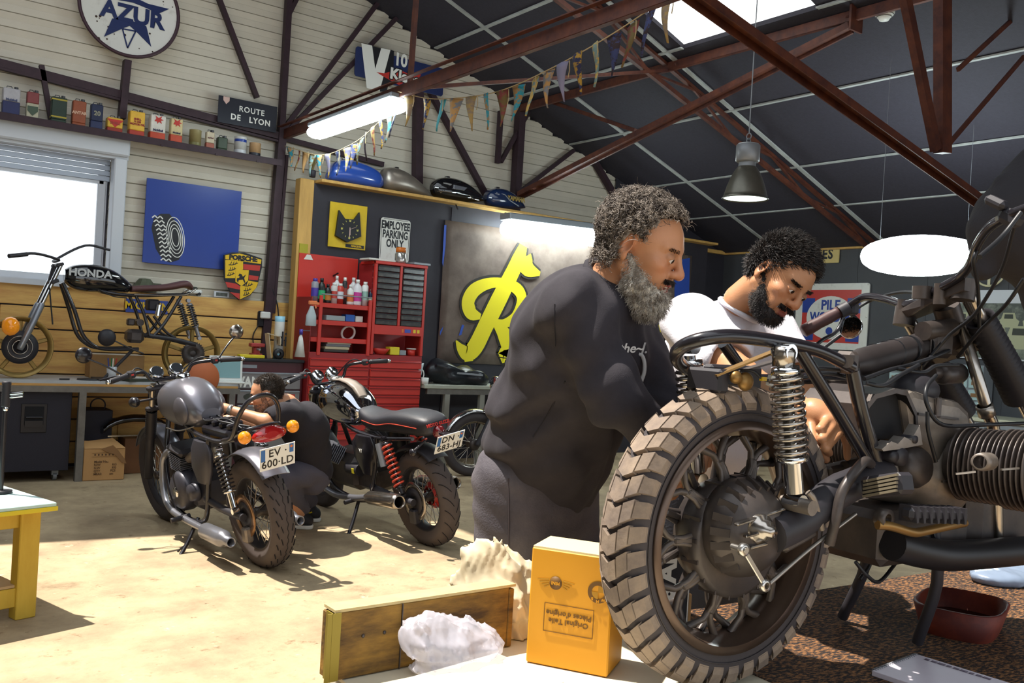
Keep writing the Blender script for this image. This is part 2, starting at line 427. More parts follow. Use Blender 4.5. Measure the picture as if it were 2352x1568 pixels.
# dark cladding right of the siding
b = MB(); b.add([(8.1, 8.915, 0), (10.3, 8.915, 0), (10.3, 8.915, 2.78), (8.1, 8.915, 3.57)], [[0, 1, 2, 3]]); struct(b.build('trim_3', M_black))
# window in the back wall: shutter box, frame, sash, glass
M_alu = mat('aluminium_frame', '#aab2bd', .35, .6)
M_pvc = mat('white_window_frame', '#c9cdd3', .4)
w = struct(bpy.data.objects.new('window_1', None)); COL.objects.link(w)
b = MB(); b.box((.95, 8.86, 2.905), (2.2, .2, .17), bev=.015); b.box((.95, 8.885, 2.81), (2.2, .16, .03)); b.build('shutter_box', M_pvc, w)
b = MB(); b.box((1.985, 8.86, 2.22), (.11, .14, 1.17), bev=.01); b.box((.16, 8.86, 2.22), (.11, .14, 1.17)); b.box((1.1, 8.89, 1.635), (1.95, .12, .05)); b.build('window_frame', M_pvc, w)
b = MB()
for i in range(4): b.box((1.08, 8.955-.004*i, 2.77-.05*i), (1.7, .012, .046), bev=.004)
b.build('shutter_slats', M_alu, w)
b = MB(); b.box((1.87, 8.97, 2.18), (.07, .05, 1.0), bev=.01); b.box((.3, 8.97, 2.18), (.07, .05, 1.0)); b.box((1.08, 8.97, 2.6), (1.6, .05, .06)); b.box((1.08, 8.97, 1.69), (1.6, .05, .06)); b.build('sash', M_pvc, w)
b = MB(); b.box((1.08, 8.975, 2.15), (1.56, .006, .9)); b.build('window_pane', M_glass, w)
# planks along the back wall
b = MB(); zz = 1.62; k = 0
for hgt in (.19, .20, .19, .20, .2, .2, .2, .2):
    x = .2
    for ln in ((1.9, 1.58, .0), (.9, 2.58, 0), (2.3, 1.18, 0))[k % 3]:
        if ln: b.box((x+ln/2, 8.885, zz-hgt/2), (ln-.004, .05, hgt-.012), bev=.004); x += ln
    zz -= hgt; k += 1
M_plank = mat('yellow_pine_plank', '#bf8b4c', .55, vs=3.5, col2='#e6bb6a', thr=(.35, .7), stretch=(.5, 1, 4), bump=.12, bs=30)
struct(b.build('trim_4', M_plank))
struct(MB().box((1.95, 8.92, .81), (3.6, .02, 1.6)).build('trim_5', M_black))
# ================================================================ steelwork
b = MB()
def chan(a, c, w, h, mb=None, up=(0, 0, 1)):  # a channel: two flanges and a web
    mb = MB(); a = A(a); c = A(c); x, y, z = frame(c-a, up); t = .007
    mb.bar(a, c, t, h, up)
    for s in (-1, 1): mb.bar(a+y*s*h/2+x*w/4, c+y*s*h/2+x*w/4, w/2, t, up)
    mb.build('channel', b.mt, b.t); return b
class SB:
    def __init__(s, t, mt): s.t = t; s.mt = mt; s.lab = 'strut'
    def bar(s, *a, **k): MB().bar(*a, **k).build(s.lab, s.mt, s.t); return s
    def box(s, *a, **k): MB().box(*a, **k).build('gusset_plate', s.mt, s.t); return s
def steel(name, label, fn, mt):
    global b
    t = thing(name, label, 'steel beam'); b = SB(t, mt); fn(); return t
def sY(px, py, y=8.86): return on(px, py, 'y', y)
def f_gable():
    b.bar((2.0-.02, 8.85, 3.17), (2.0, 8.85, 3.7), .09, .06)          # short stub
    b.bar(sY(-20, 140), sY(640, 312), .05, .07); b.bar(sY(-20, 152), sY(640, 325), .05, .02)
    b.bar(sY(500, -10), sY(590, 225), .05, .045); b.bar(sY(664, -20), sY(645, 310), .07, .06); b.bar(sY(690, -20), sY(660, 40), .05, .04)
    b.bar(sY(880, -10), sY(652, 296), .045, .045); b.bar(sY(910, 42), sY(662, 300), .045, .045)
    b.bar(sY(95, 150), sY(118, 280), .05, .04)
    b.bar(sY(652, 318), sY(880, 378), .05, .05)
    b.bar((3.42, 8.86, .05), (3.50, 8.86, 3.35), .085, .08); b.bar((3.51, 8.83, 1.5), (3.555, 8.83, 3.1), .03, .03)
    b.bar((5.10, 8.86, 2.9), (5.03, 8.86, 4.2), .1, .09)
    b.bar(sY(985, 205), sY(1120, 455), .06, .06)
    b.bar((6.45, 8.86, 2.85), (6.45, 8.86, 4.15), .11, .09); b.bar(sY(1150, 255), sY(1143, 375), .06, .05); b.bar(sY(1232, 225), sY(1150, 372), .045, .045); b.bar(sY(1318, 345), sY(1192, 442), .045, .045)
    b.bar(sY(1365, 370), sY(1415, 455), .08, .06)
steel('gable_truss', 'dark red steel lattice truss bolted against the white gable wall', f_gable, M_rustdk)
steel('tie_beam', 'long rust brown steel tie beam carrying the lit tube lamp', lambda: (chan((3.5, 8.8, 3.3), (3.5, .2, 3.3), .08, .09), b.bar((3.45, 8.8, 3.36), (3.45, .2, 3.36), .04, .008), b.bar(sY(956, -5, 6.4), sY(942, 190, 6.4), .045, .03)), M_rust)
def f_up():
    chan((6.4, 8.8, 4.13), (6.4, .5, 4.13), .07, .08)
    b.bar((6.42, 8.75, 3.1), (6.42, 4.4, 4.06), .06, .055); b.bar((6.46, 8.75, 3.07), (6.46, 4.4, 4.03), .02, .05)
    b.bar(on(1270, 235, 'x', 6.5), on(1460, 300, 'x', 6.5), .05, .04)
    for y in (2.9, 4.35): b.box((6.42, y, 4.1), (.16, .02, .2))
steel('purlin_tie_beam', 'upper rust brown steel tie beam with its long diagonal brace below skylight', f_up, M_rust)
YB2 = 3.4
def f_b():
    a, c = sY(1560, -45, YB2), sY(2290, 484, YB2); chan(a, c, .1, .1, up=(0, 1, 0)); b.bar(a+A([0, .05, .03]), c+A([0, .05, .03]), .008, .06, (0, 1, 0))
    e = c+(c-a)*.6; b.bar(c, e, .1, .1)
    b.bar(sY(2165, -60, YB2), sY(2165, 352, YB2), .12, .07, (0, 1, 0)); b.bar(sY(2072, -40, YB2), sY(2150, 345, YB2), .07, .05, (0, 1, 0)); b.bar(sY(2180, 330, YB2), sY(2352, 130, YB2), .03, .02, (0, 1, 0)); b.bar(sY(2200, 160, YB2), sY(2352, 20, YB2), .03, .02, (0, 1, 0))
steel('roof_truss', 'big rust brown channel truss with dark posts crossing nearest overhead', f_b, M_rust)
def f_c():
    p = [(2.6, 5.35), (10.15, 2.68)]
    y = 6.42
    def R(x, d): return A([x, y, zroof(x)-d])
    b.bar(R(2.4, .03), R(10.2, .03), .05, .03); b.bar(R(2.4, .33), R(9.95, .14), .045, .045)
    xs = np.linspace(3, 10, 12)
    for i in range(11): b.bar(R(xs[i], .33-.2*(xs[i]-2.4)/7.6 if i % 2 else .04), R(xs[i+1], .04 if i % 2 else .33-.2*(xs[i+1]-2.4)/7.6), .022, .022)
    b.bar(on(1680, 60, 'y', 6.0), on(1550, 150, 'y', 6.3), .03, .03)
steel('lattice_rafter', 'thin rust red lattice rafter running down under the black ceiling', f_c, M_rust)
steel('tie_brace', 'thin rust brown steel brace behind the bunting under the black ceiling', lambda: (b.bar((6.42, 6.4, 4.1), (3.55, 6.45, 3.33), .03, .03), b.bar((6.4, 4.4, 4.15), (6.5, 4.4, zroof(6.5)-.03), .06, .06)), M_rust)
steel('high_shelf_beam', 'dark red steel beam serving as a shelf for the old oil cans', lambda: (b.box((2.0, 8.78, 3.01), (2.9, .2, .012)), b.box((2.0, 8.685, 2.985), (2.9, .014, .06)), [b.box((x, 8.675, 2.96), (.02, .01, .02)) for x in (2.3, 2.8, 3.2)]), M_rustdk)
# ================================================================ lamps
def tube_lamp(name, label, p0, p1, w=.17, h=.09, oval=False):
    p0 = A(p0, float); p1 = A(p1, float); t = thing(name, label, 'tube lamp', (p0+p1)/2); c = -(p0+p1)/2
    q0, q1 = p0+c, p1+c; d = nrm(q1-q0)
    if oval:
        for q in (.12, .88): e = q0+(q1-q0)*q; MB().cyl(e+A([0, 0, h*.4]), A([e[0], e[1], zroof(e[0]+t.location[0])-t.location[2]-.02]), .002, n=6).build('suspension_wire', M_greymetal, t)
    else: MB().bar(q0+A([0, 0, h*.65]), q1+A([0, 0, h*.65]), w*.8, h*.4, bev=.01).build('lamp_housing', M_greymetal, t)
    x, y, z = frame(d)
    sec = []
    LL = np.linalg.norm(q1-q0)
    for s_, k in [(LL*(.5-.5*math.cos(u)), max(.06, math.sin(u)**.75)) for u in np.linspace(0, PI, 17)] if oval else ((0, .6), (.02, .9), (.05, 1), (np.linalg.norm(q1-q0)-.05, 1), (np.linalg.norm(q1-q0)-.02, .9), (np.linalg.norm(q1-q0), .6)):
        sec.append([q0+d*s_+x*w/2*k*math.cos(a)+y*h/2*k*math.sin(a) for a in np.linspace(0, 2*PI, 17)[:-1]])
    MB().loft(sec).build('diffuser', M_lampon, t)
    return t
tube_lamp('tube_lamp', 'long lit tube lamp fixed under the rust brown tie beam at left', (3.5, 8.05, 3.19), (3.5, 6.45, 3.19), w=.2, h=.11)
tube_lamp('tube_lamp', 'lit tube lamp glaring above the yellow lettered poster', (5.95, 8.35, 2.62), (7.55, 8.35, 2.66), w=.26, h=.2)
tube_lamp('tube_lamp', 'lit tube lamp glaring behind the handlebar of the nearest motorcycle', on(1985, 588, 'y', 4.4), on(2248, 586, 'y', 4.2), w=.36, h=.36, oval=True)  # oval diffuser takes the shape of the lamp's glare
# bell lamp
p = A([4.909, 4.097, 2.6]); t = thing('bell_lamp', 'grey industrial bell lamp hanging on a hook below the black ceiling', 'pendant lamp', p)
M_bell = mat('dull_aluminium_reflector', '#77756b', .35, .75, var=.1)
s_ = 6.204/2100
b = MB(); b.lathe([(.062, .0), (.074, -.015), (.094, -.05), (.112, -.09), (.128, -.135), (.142, -.185), (.149, -.213), (.156, -.217), (.152, -.221), (.125, -.135), (.09, -.05), (.06, -.005)], (0, 0, .05), n=40); b.build('reflector', M_bell, t)
MB().lathe([(.0, -.166), (.146, -.163), (.146, -.158)], n=36).build('lamp_glass', mat('bell_glass', '#dfe9e6', .3, emit='#e8fff8', es=1.6), t)
b = MB(); b.lathe([(.0, .205), (.07, .205), (.08, .195), (.08, .09), (.072, .082), (.052, .08)], n=28); b.box((.082, 0, .14), (.02, .05, .06)); b.build('ballast_housing', M_greymetal, t)
b = MB(); b.lathe([(.056, .085), (.06, .045)], n=20); b.build('lamp_neck', M_greymetal, t)
b = MB(); b.torus((0, 0, .224), (0, 1, 0), .02, .004, 16, 6); b.torus((0, 0, .258), (1, 0, 0), .02, .004, 16, 6); b.cyl((0, 0, .275), (0, 0, zroof(4.909)-2.6-.1), .004); b.build('hook', M_greymetal, t)
# smoke detector on the ceiling
p = roofpt(2032, 20); t = thing('smoke_detector', 'round white smoke detector on the black ceiling', 'smoke detector', p)
s_ = np.linalg.norm(p-CO)/2100*20
b = MB(); b.lathe([(0, -s_*1.25), (s_*.45, -s_*1.2), (s_*.6, -s_*.95), (s_*.95, -s_*.6), (s_, -s_*.45), (s_, 0)], n=28); b.build('detector_body', M_white, t)
b = MB()
for k in range(2): b.torus((0, 0, -s_*(.66+.2*k)), (0, 0, 1), s_*(.92-.2*k), s_*.03, 24, 5)
b.build('vent_slots', mat('dark_slot', '#3a3a3c', .6), t)
# ================================================================ black partition, poster, signs
X1, Z1 = A([1., 0, 0]), A([0, 0, 1.])
YN = A([0, -1., 0])
def Y_(px, py, y): return on(px, py, 'y', y)
def xz(pts, y, sc=1, ox=0, oy=0):
    return [tuple(Y_(ox+p[0]/sc, oy+p[1]/sc, y)[[0, 2]]) for p in pts]
def flat(b, poly, y, t=.002): return b.prism(poly, (0, y, 0), X1, Z1, 0, t)   # a thin plate facing the room
def ribbon(b, pts, y, t, grow=0, n=5):
    P = smooth([A(p) for p in pts], n); L, R = [], []
    for i, p in enumerate(P):
        a = P[max(0, i-1)][:2]; c = P[min(len(P)-1, i+1)][:2]; d = nrm(c-a); nn = A([-d[1], d[0]]); w = max(p[2], .004)/2+grow
        L.append(p[:2]+nn*w); R.append(p[:2]-nn*w)
    V = [(q[0], y-t, q[1]) for q in L]+[(q[0], y-t, q[1]) for q in R]; m = len(P)
    b.add(V, [[i, i+1, m+i+1, m+i] for i in range(m-1)])
    b.add([(q[0], y, q[1]) for q in L]+[(q[0], y, q[1]) for q in R], [[i, i+1, m+i+1, m+i] for i in range(m-1)])
YP = 8.62
px0, px1 = Y_(722, 430, YP)[0], 9.62
b = MB(); b.box(((px0+px1)/2, YP+.14, 1.415), (px1-px0, .26, 2.83)); b.box((5.42, YP, 1.4), (.012, .012, 2.8))
struct(b.build('wall_partition', M_black))
b = MB(); b.box((px0-.076, YP+.06, 1.43), (.15, .12, 2.86), bev=.004); b.build('post', M_woodl)
o = bpy.data.objects['post']; o.name = 'wooden_post'; tag(o, 'pale yellow squared wooden post at the left end of black partition', 'post')
o = MB().box(((px0+px1)/2+.02, YP+.06, 2.845), (px1-px0+.02, .42, .03), bev=.003).build('partition_shelf_board', M_woodl); tag(o, 'long pale board along the partition top carrying spare fuel tanks', 'shelf')
o = MB().box((px0-.08, YP-.007, 1.93), (.09, .012, .56)).build('yellow_spirit_level', mat('yellow_green_paint', '#a39a2a', .5)); tag(o, 'yellow green strip fixed to the front of wooden post', 'strip')
# poster
M_canvas = mat('brown_canvas', '#4c3f38', .75, vs=3, col2='#74665c', thr=(.3, .75), bump=.25, bs=6)
M_yel = mat('poster_yellow', '#e2d31e', .55); M_ink = mat('poster_black', '#26231f', .6); M_pblue = mat('poster_blue', '#2c4da8', .55)
p0 = Y_(1021, 505, YP); p1 = Y_(1009, 832, YP); xr = Y_(1586, 600, YP)[0]
t = thing('painted_canvas_poster', 'large brown canvas poster with yellow script letters on the partition', 'poster', ((p0[0]+xr)/2, YP, 1.0))
off = -A(t.location)
def poff(bm):
    bm.v = [tuple(A(v)+off) for v in bm.v]; return bm
b = MB(); NX = 40
V = []; Fc = []
for i in range(NX+1):
    for j in range(13):
        x = p0[0]+(xr-p0[0])*i/NX; z = p1[2]+(p0[2]-p1[2])*j/12
        V.append((x, YP-.012-.006*math.sin(3*x+z*2)-.004*math.sin(9*x-5*z), z))
for i in range(NX):
    for j in range(12): Fc.append([i*13+j, (i+1)*13+j, (i+1)*13+j+1, i*13+j+1])
b.add(V, Fc, True); o = poff(b).build('canvas', M_canvas, t); sm_ = o.modifiers.new('thick', 'SOLIDIFY'); sm_.thickness = .004
b = MB(); sc, ox, oy = 3.5636, 960, 480
def pr(pts):
    o_ = []
    for (x, y, w) in pts:
        c = Y_(ox+x/sc, oy+y/sc, YP); o_.append((c[0], c[2], w/sc*10.7/2100*1.12))
    return o_
strokes = [[(500, 880, 40), (425, 850, 100), (398, 760, 105), (450, 665, 100), (560, 610, 80), (690, 605, 70), (800, 655, 90), (838, 745, 90), (800, 880, 105), (700, 930, 60), (620, 915, 30)],
 [(850, 300, 70), (815, 400, 110), (760, 520, 120), (650, 740, 135), (540, 960, 130), (460, 1120, 130), (395, 1180, 110), (340, 1140, 70), (300, 1075, 10)],
 [(620, 935, 50), (690, 1020, 115), (720, 1130, 110), (690, 1205, 100), (780, 1150, 40)],
 [(850, 400, 150), (890, 490, 120), (985, 530, 30)],
 [(400, 1180, 90), (405, 1245, 70)],
 [(1010, 890, 50), (905, 930, 100), (850, 1050, 120), (850, 1170, 110), (930, 1260, 80), (1040, 1200, 60), (1080, 1040, 80), (1010, 890, 50)],
 [(1930, 1090, 60), (1960, 980, 60), (2020, 955, 60), (2055, 1010, 90), (2040, 1110, 90), (1990, 1200, 70), (1920, 1160, 50), (1930, 1090, 60)]]
for grp in (range(5), (5,), (6,)):
    bo, by = MB(), MB()
    for i in grp: ribbon(bo, pr(strokes[i]), YP-.024, .004+.0002*i, .03); ribbon(by, pr(strokes[i]), YP-.0295, .002+.0002*i)
    lo_ = poff(by).build('painted_letter', M_yel, t); poff(bo).build('letter_outline', M_ink, lo_)
for q in ([(215, 130), (232, 130), (225, 300), (205, 470), (198, 440)], [(180, 1000), (205, 960), (200, 990), (180, 1035)], [(360, 945), (378, 950), (355, 1030), (333, 1035)], [(770, 960), (850, 930), (820, 1060), (770, 1060)], [(2100, 420), (2225, 400), (2215, 900), (2100, 760)], [(755, 1130), (810, 1110), (830, 1230), (750, 1230)]):
    b = MB(); flat(b, xz(q, YP-.024, sc, ox, oy), YP-.024); poff(b).build('blue_paint', M_pblue, t)
# sign helper: rectangle from two pixel corners on a wall plane
M_signwhite = mat('enamel_white', '#d4d3cc', .35, vs=9, col2='#b9b5ad', thr=(.55, .8)); M_navy = mat('enamel_navy', '#25305a', .3, var=.08, vs=5); M_inkblk = mat('sign_black', '#1b1b20', .45)
M_signblk = mat('enamel_black', '#1c1e2a', .35); M_red = mat('enamel_red', '#b8342c', .4); M_blu = mat('enamel_blue', '#27408f', .28, var=.05, vs=4); M_letter = mat('sign_white_paint', '#e4e4de', .4); M_syel = mat('sign_yellow', '#dcb21c', .4, var=.06, vs=6)
def rect(px0, py0, px1, py1, y):
    a = Y_(px0, py0, y); c = Y_(px1, py1, y); return a[0], c[0], c[2], a[2]
def board(name, label, cat, r, y, mt, th=.012, rad=0):
    x0, x1, z0, z1 = r; t = thing(name, label, cat, ((x0+x1)/2, y, (z0+z1)/2)); w, h = (x1-x0)/2, (z1-z0)/2
    if rad:
        poly = []
        for (cx, cz, a0) in ((w-rad, h-rad, 0), (-w+rad, h-rad, 90), (-w+rad, -h+rad, 180), (w-rad, -h+rad, 270)):
            for k in range(6): an = math.radians(a0+18*k); poly.append((cx+rad*math.cos(an), cz+rad*math.sin(an)))
    else: poly = [(-w, -h), (w, -h), (w, h), (-w, h)]
    MB().prism(poly, (0, 0, 0), X1, Z1, -th, 0).build('panel', mt, t, bev=.002)
    return t, w, h
# round enamel sign
c = Y_(299, 20, 8.8); R_ = .425
t = thing('round_enamel_sign', 'round white enamel sign with a blue star emblem high on the siding', 'sign', c)
MB().lathe([(0, 0), (R_, 0), (R_+.012, .008), (R_+.012, -.02), (0, -.02)], ax=(0, -1, 0), n=56).build('panel', M_signwhite, t)
b = MB(); b.torus((0, -.004, 0), (0, 1, 0), R_, .016, 64, 8); b.build('rim', mat('rusty_rim', '#3d2630', .5), t)
k1 = 3.564
def cpoly(pts, yy): return [(p[0]-c[0], p[1]-c[2]) for p in xz(pts, yy, k1)]
b = MB()
for q in ([(920, 150), (1060, 160), (1200, 215), (1240, 382), (1112, 252), (1062, 210), (1004, 232), (852, 300)], [(1130, -10), (1215, 30), (1385, 72), (1300, 110), (1195, 62), (1090, 20), (950, -5), (1090, -30), (1120, -140), (1190, -130), (1210, -20)]):
    b.prism(cpoly(q, 8.79), (0, -.002, 0), X1, Z1, 0, .003)
q = cpoly([(1004, 234), (1045, 392), (1112, 254)], 8.79)
for i in range(3): b.bar((q[i][0], -.004, q[i][1]), (q[(i+1) % 3][0], -.004, q[(i+1) % 3][1]), .012, .003, (0, 1, 0))
b.build('star_emblem', M_navy, t)
p = cpoly([(1090, 125)], 8.79)[0]
text('lettering', 'AZUR', .205, M_navy, t, (p[0], -.004, p[1]), X1, Z1, .002, .008, sx=1.0)
b = MB()
for i in range(26):
    an = random.uniform(0, 6.28); rr = R_*math.sqrt(random.uniform(.1, .93)); b.cyl((rr*math.cos(an), -.001, rr*math.sin(an)), (rr*math.cos(an), -.0025, rr*math.sin(an)), random.uniform(.003, .012), n=7)
b.build('rust_chips', mat('rust_chip', '#3b2a22', .8), t)
# road sign
t, w, h = board('street_sign', 'dark street sign reading ROUTE DE LYON on the siding', 'sign', rect(503, 218, 634, 305, 8.8), 8.8, M_signblk)
text('lettering', 'ROUTE', .076, M_letter, t, (w*.12, -.001, h*.28), X1, Z1, .002, .001, sx=.95, spc=1.15); text('lettering', 'DE   LYON', .078, M_letter, t, (w*.1, -.001, -h*.42), X1, Z1, .002, .002, sx=.95, spc=1.15)
b = MB(); b.prism([(-.03, .035), (.03, .035), (.03, 0), (0, -.035), (-.03, 0)], (-w*.75, -.001, h*.7), X1, Z1, 0, .003); b.build('small_crest', mat('crest_pink', '#c9a9a0', .5), t)
# tyre advertising sign
r = rect(818, 105, 1017, 222, 8.8); t, w, h = board('enamel_tyre_sign', 'navy enamel sign with a huge white V and number 10', 'sign', r, 8.8, M_navy, rad=.03)
cc = A([t.location[0], 0, t.location[2]])
def kp(pts): return [(p[0]-cc[0], p[1]-cc[2]) for p in xz(pts, 8.79, 3.564, 600, 0)]
MB().prism(kp([(912, 375), (985, 395), (942, 560), (1060, 405), (1090, 415), (1085, 640), (1045, 690), (1030, 745), (978, 750), (905, 560)]), (0, -.001, 0), X1, Z1, 0, .0015).build('black_ground', M_inkblk, t)
b = MB(); b.prism(kp([(822, 352), (910, 372), (935, 565), (985, 392), (1060, 408), (972, 742), (866, 720)]), (0, -.003, 0), X1, Z1, 0, .0015); b.build('letter_v', M_letter, t)
b = MB(); b.prism(kp([(945, 590), (1010, 600), (1120, 565), (1200, 600), (1310, 610), (1290, 640), (1455, 710), (1290, 735), (1200, 660), (1130, 695), (1010, 630)]), (0, -.005, 0), X1, Z1, 0, .0015); b.build('red_diamond', M_red, t)
p = kp([(1145, 495)])[0]; text('number', '10', .19, M_letter, t, (p[0], -.005, p[1]), X1, Z1, .001, .006, sx=.85)
p = kp([(1200, 640)])[0]; yv = nrm(A([1, 0, -.03])); text('lettering', 'Kleber', .16, M_letter, t, (p[0], -.009, p[1]), yv, Z1, .001, .007, sx=1.0); text('lettering_shadow', 'Kleber', .16, M_inkblk, t, (p[0], -.0075, p[1]), yv, Z1, .0008, .018)
# blue sign with the tyre (the mascot is left out)
r = rect(338, 408, 545, 622, 8.87); t, w, h = board('blue_tyre_sign', 'square blue sign with a white drawn tyre above the planks', 'sign', r, 8.87, M_blu, .02)
cc = A([t.location[0], 0, t.location[2]])
def mp_(pts): return [(p[0]-cc[0], p[1]-cc[2]) for p in xz(pts, 8.85, 3.564, 0, 400)]
def ell2(cx, cy, a, bb, ang=0, n=36): return [(cx+a*math.cos(u)*math.cos(ang)-bb*math.sin(u)*math.sin(ang), cy+a*math.cos(u)*math.sin(ang)+bb*math.sin(u)*math.cos(ang)) for u in np.linspace(0, 2*PI, n+1)[:-1]]
b = MB(); b.prism(mp_([(1245, 440), (1262, 360), (1320, 322), (1390, 322), (1460, 400), (1500, 520), (1500, 640), (1470, 700), (1400, 722), (1340, 705), (1280, 610)]), (0, -.0005, 0), X1, Z1, 0, .001)
b.build('tyre_shape', M_inkblk, t)
b = MB(); d_ = -.002
for k in range(11):
    f_ = k/10; y0 = 345+f_*350; xl_ = 1262+((f_-.45)**2)*-60+f_*70; pts = []
    for j in range(5): pts.append((xl_+j*22+f_*6, y0+(-12 if j % 2 else 8)+j*3))
    q = mp_(pts)
    for i in range(4): b.bar((q[i][0], d_, q[i][1]), (q[i+1][0], d_, q[i+1][1]), .011, .002, (0, 1, 0))
for (a_, bb_) in ((72, 165), (58, 135), (44, 105), (30, 75)):
    q = mp_(ell2(1440, 515, a_, bb_, -.12)); q3 = [(p[0], d_, p[1]) for p in q]
    for i in range(len(q3)): b.bar(q3[i], q3[(i+1) % len(q3)], .007, .002, (0, 1, 0))
b.build('tyre_lines', M_letter, t)
# crest shield
k3 = lambda pts, yy=8.8: xz(pts, yy, 3.564, 0, 400)
ctr = Y_(1985/3.564, 400+830/3.564, 8.8)
t = thing('crest_shield_sign', 'black yellow and red shield crest with a prancing horse above the planks', 'sign', ctr)
def kk(pts): return [(p[0]-ctr[0], p[1]-ctr[2]) for p in k3(pts)]
MB().prism(kk([(1832, 660), (1900, 640), (2000, 640), (2145, 690), (2145, 760), (2105, 920), (2050, 990), (1958, 1032), (1885, 965), (1835, 860)]), (0, 0, 0), X1, Z1, -.015, .004).build('shield', M_inkblk, t, bev=.002)
b = MB()
b.prism(kk([(1843, 662), (1960, 648), (2138, 700), (2134, 735), (1980, 712), (1843, 695)]), (0, -.005, 0), X1, Z1, 0, .002)
b.prism(kk([(1842, 702), (1988, 708), (1988, 780), (1930, 790), (1922, 850), (1842, 850)]), (0, -.005, 0), X1, Z1, 0, .002)
b.prism(kk([(2030, 870), (2112, 885), (2095, 930), (2045, 985), (1962, 1025), (1965, 915), (2000, 912), (2026, 885)]), (0, -.005, 0), X1, Z1, 0, .002)
b.prism(kk([(1925, 780), (2035, 785), (2028, 870), (1975, 915), (1925, 880)]), (0, -.006, 0), X1, Z1, 0, .003); b.build('yellow_fields', M_syel, t)
b = MB()
for q in ([(1990, 735), (2130, 748), (2122, 792), (1990, 778)], [(2036, 825), (2115, 835), (2108, 868), (2034, 862)], [(1842, 880), (1930, 895), (1965, 918), (1963, 945), (1860, 925)], [(1880, 965), (1960, 975), (1958, 1025)]):
    b.prism(kk(q), (0, -.005, 0), X1, Z1, 0, .002)
b.build('red_bars', M_red, t)
b = MB()
for (x, y, s_) in ((1910, 730, 1), (1900, 775, .8), (1888, 815, .8), (2035, 903, .9), (2025, 942, .8), (2015, 978, .7)):
    q = kk([(x-40*s_, y+10), (x-10*s_, y+12), (x+35*s_, y-4)]); b.tube([(u[0], -.0075, u[1]) for u in q], .0045, 5)
    for dx in (-25, -5, 15): q = kk([(x+dx*s_, y+9), (x+(dx+9)*s_, y-14)]); b.tube([(u[0], -.0075, u[1]) for u in q], .0035, 5)
b.prism(kk([(1938, 850), (1935, 868), (1945, 890), (1952, 866), (1985, 862), (1998, 890), (2006, 886), (1996, 850), (2012, 820), (1985, 838), (1975, 818), (1958, 812), (1948, 830), (1960, 836), (1955, 848)]), (0, -.0092, 0), X1, Z1, 0, .001); b.build('black_emblems', M_inkblk, t)
p = kk([(1990, 690)])[0]; text('lettering', 'PORSCHE', .062, M_inkblk, t, (p[0], -.0075, p[1]), X1, Z1, .001, .004, sx=1.05)
# cat clock
k4 = lambda pts, yy: xz(pts, yy, 3.92, 640, 380)
r = rect(640+468/3.92, 380+322/3.92, 640+778/3.92, 380+765/3.92, YP-.02); t, w, h = board('cat_clock', 'black cat head wall clock on a yellow board', 'clock', r, YP-.02, mat('clock_yellow', '#cfae1f', .45, var=.1, vs=6), .015)
cc = A([t.location[0], 0, t.location[2]]); kc = lambda pts: [(p[0]-cc[0], p[1]-cc[2]) for p in k4(pts, YP-.05)]
MB().prism(kc([(545, 400), (598, 480), (680, 485), (728, 420), (742, 640), (615, 692), (512, 632)]), (0, 0, 0), X1, Z1, 0, .04).build('clock_case', mat('clock_black', '#1f2023', .5), t, bev=.004)
b = MB(); ctr2 = kc([(636, 575)])[0]
for k in range(12):
    an = k*PI/6; rr = .088; p = (ctr2[0]+rr*math.sin(an), ctr2[1]+rr*math.cos(an)); d = A([math.sin(an), 0, math.cos(an)])
    if k % 3: b.bar(A([p[0], -.041, p[1]])-d*.008, A([p[0], -.041, p[1]])+d*.008, .006, .002, (0, 1, 0))
    else: b.prism([(p[0]-.011, p[1]+.014), (p[0]-.006, p[1]+.006), (p[0]+.006, p[1]+.006), (p[0]+.011, p[1]+.014), (p[0]+.01, p[1]-.01), (p[0], p[1]-.014), (p[0]-.01, p[1]-.01)], (0, -.041, 0), X1, Z1, 0, .001)
b.build('hour_marks', mat('clock_mark', '#b8b05a', .5), t)
b = MB(); c3 = A([ctr2[0], -.044, ctr2[1]]); b.bar(c3+A([0, 0, .02]), c3+A([0, 0, -.085]), .006, .002, (0, 1, 0)); b.bar(c3+A([0, -.002, .01]), c3+A([.004, -.002, -.06]), .009, .002, (0, 1, 0)); b.bar(c3+A([0, -.003, 0]), c3+A([.07, -.003, .03]), .002, .002, (0, 1, 0)); b.build('clock_hands', mat('hand_pink', '#d9b9b0', .5), t)
text('brand_lettering', 'MARCHAL', .026, M_syel, t, (w*.5, -.004, -h*.87), X1, Z1, .001, .001); MB().box((w*.42, -.001, -h*.87), (w*1.0, .003, .034)).build('brand_strip', M_inkblk, t)
# parking sign
r = rect(640+922/3.92, 380+462/3.92, 640+1166/3.92, 380+880/3.92, YP-.01); t, w, h = board('parking_sign', 'white parking sign reading EMPLOYEE PARKING above red cabinet', 'sign', r, YP-.015, M_signwhite, .004, .03)
for s_, zz, kx in (('EMPLOYEE', .66, .88), ('PARKING', .24, .88), ('ONLY', -.18, .92)): text('lettering', s_, .115, M_inkblk, t, (0, -.001, h*zz), X1, Z1, .001, .004, sx=kx*.72)
b = MB()
for s_ in (-1, 1): b.bar((s_*(w-.012), -.001, -h+.03), (s_*(w-.012), -.001, h-.03), .004, .002, (0, 1, 0))
b.bar((-w+.03, -.001, h-.012), (w-.03, -.001, h-.012), .004, .002, (0, 1, 0)); b.build('border_line', M_inkblk, t)
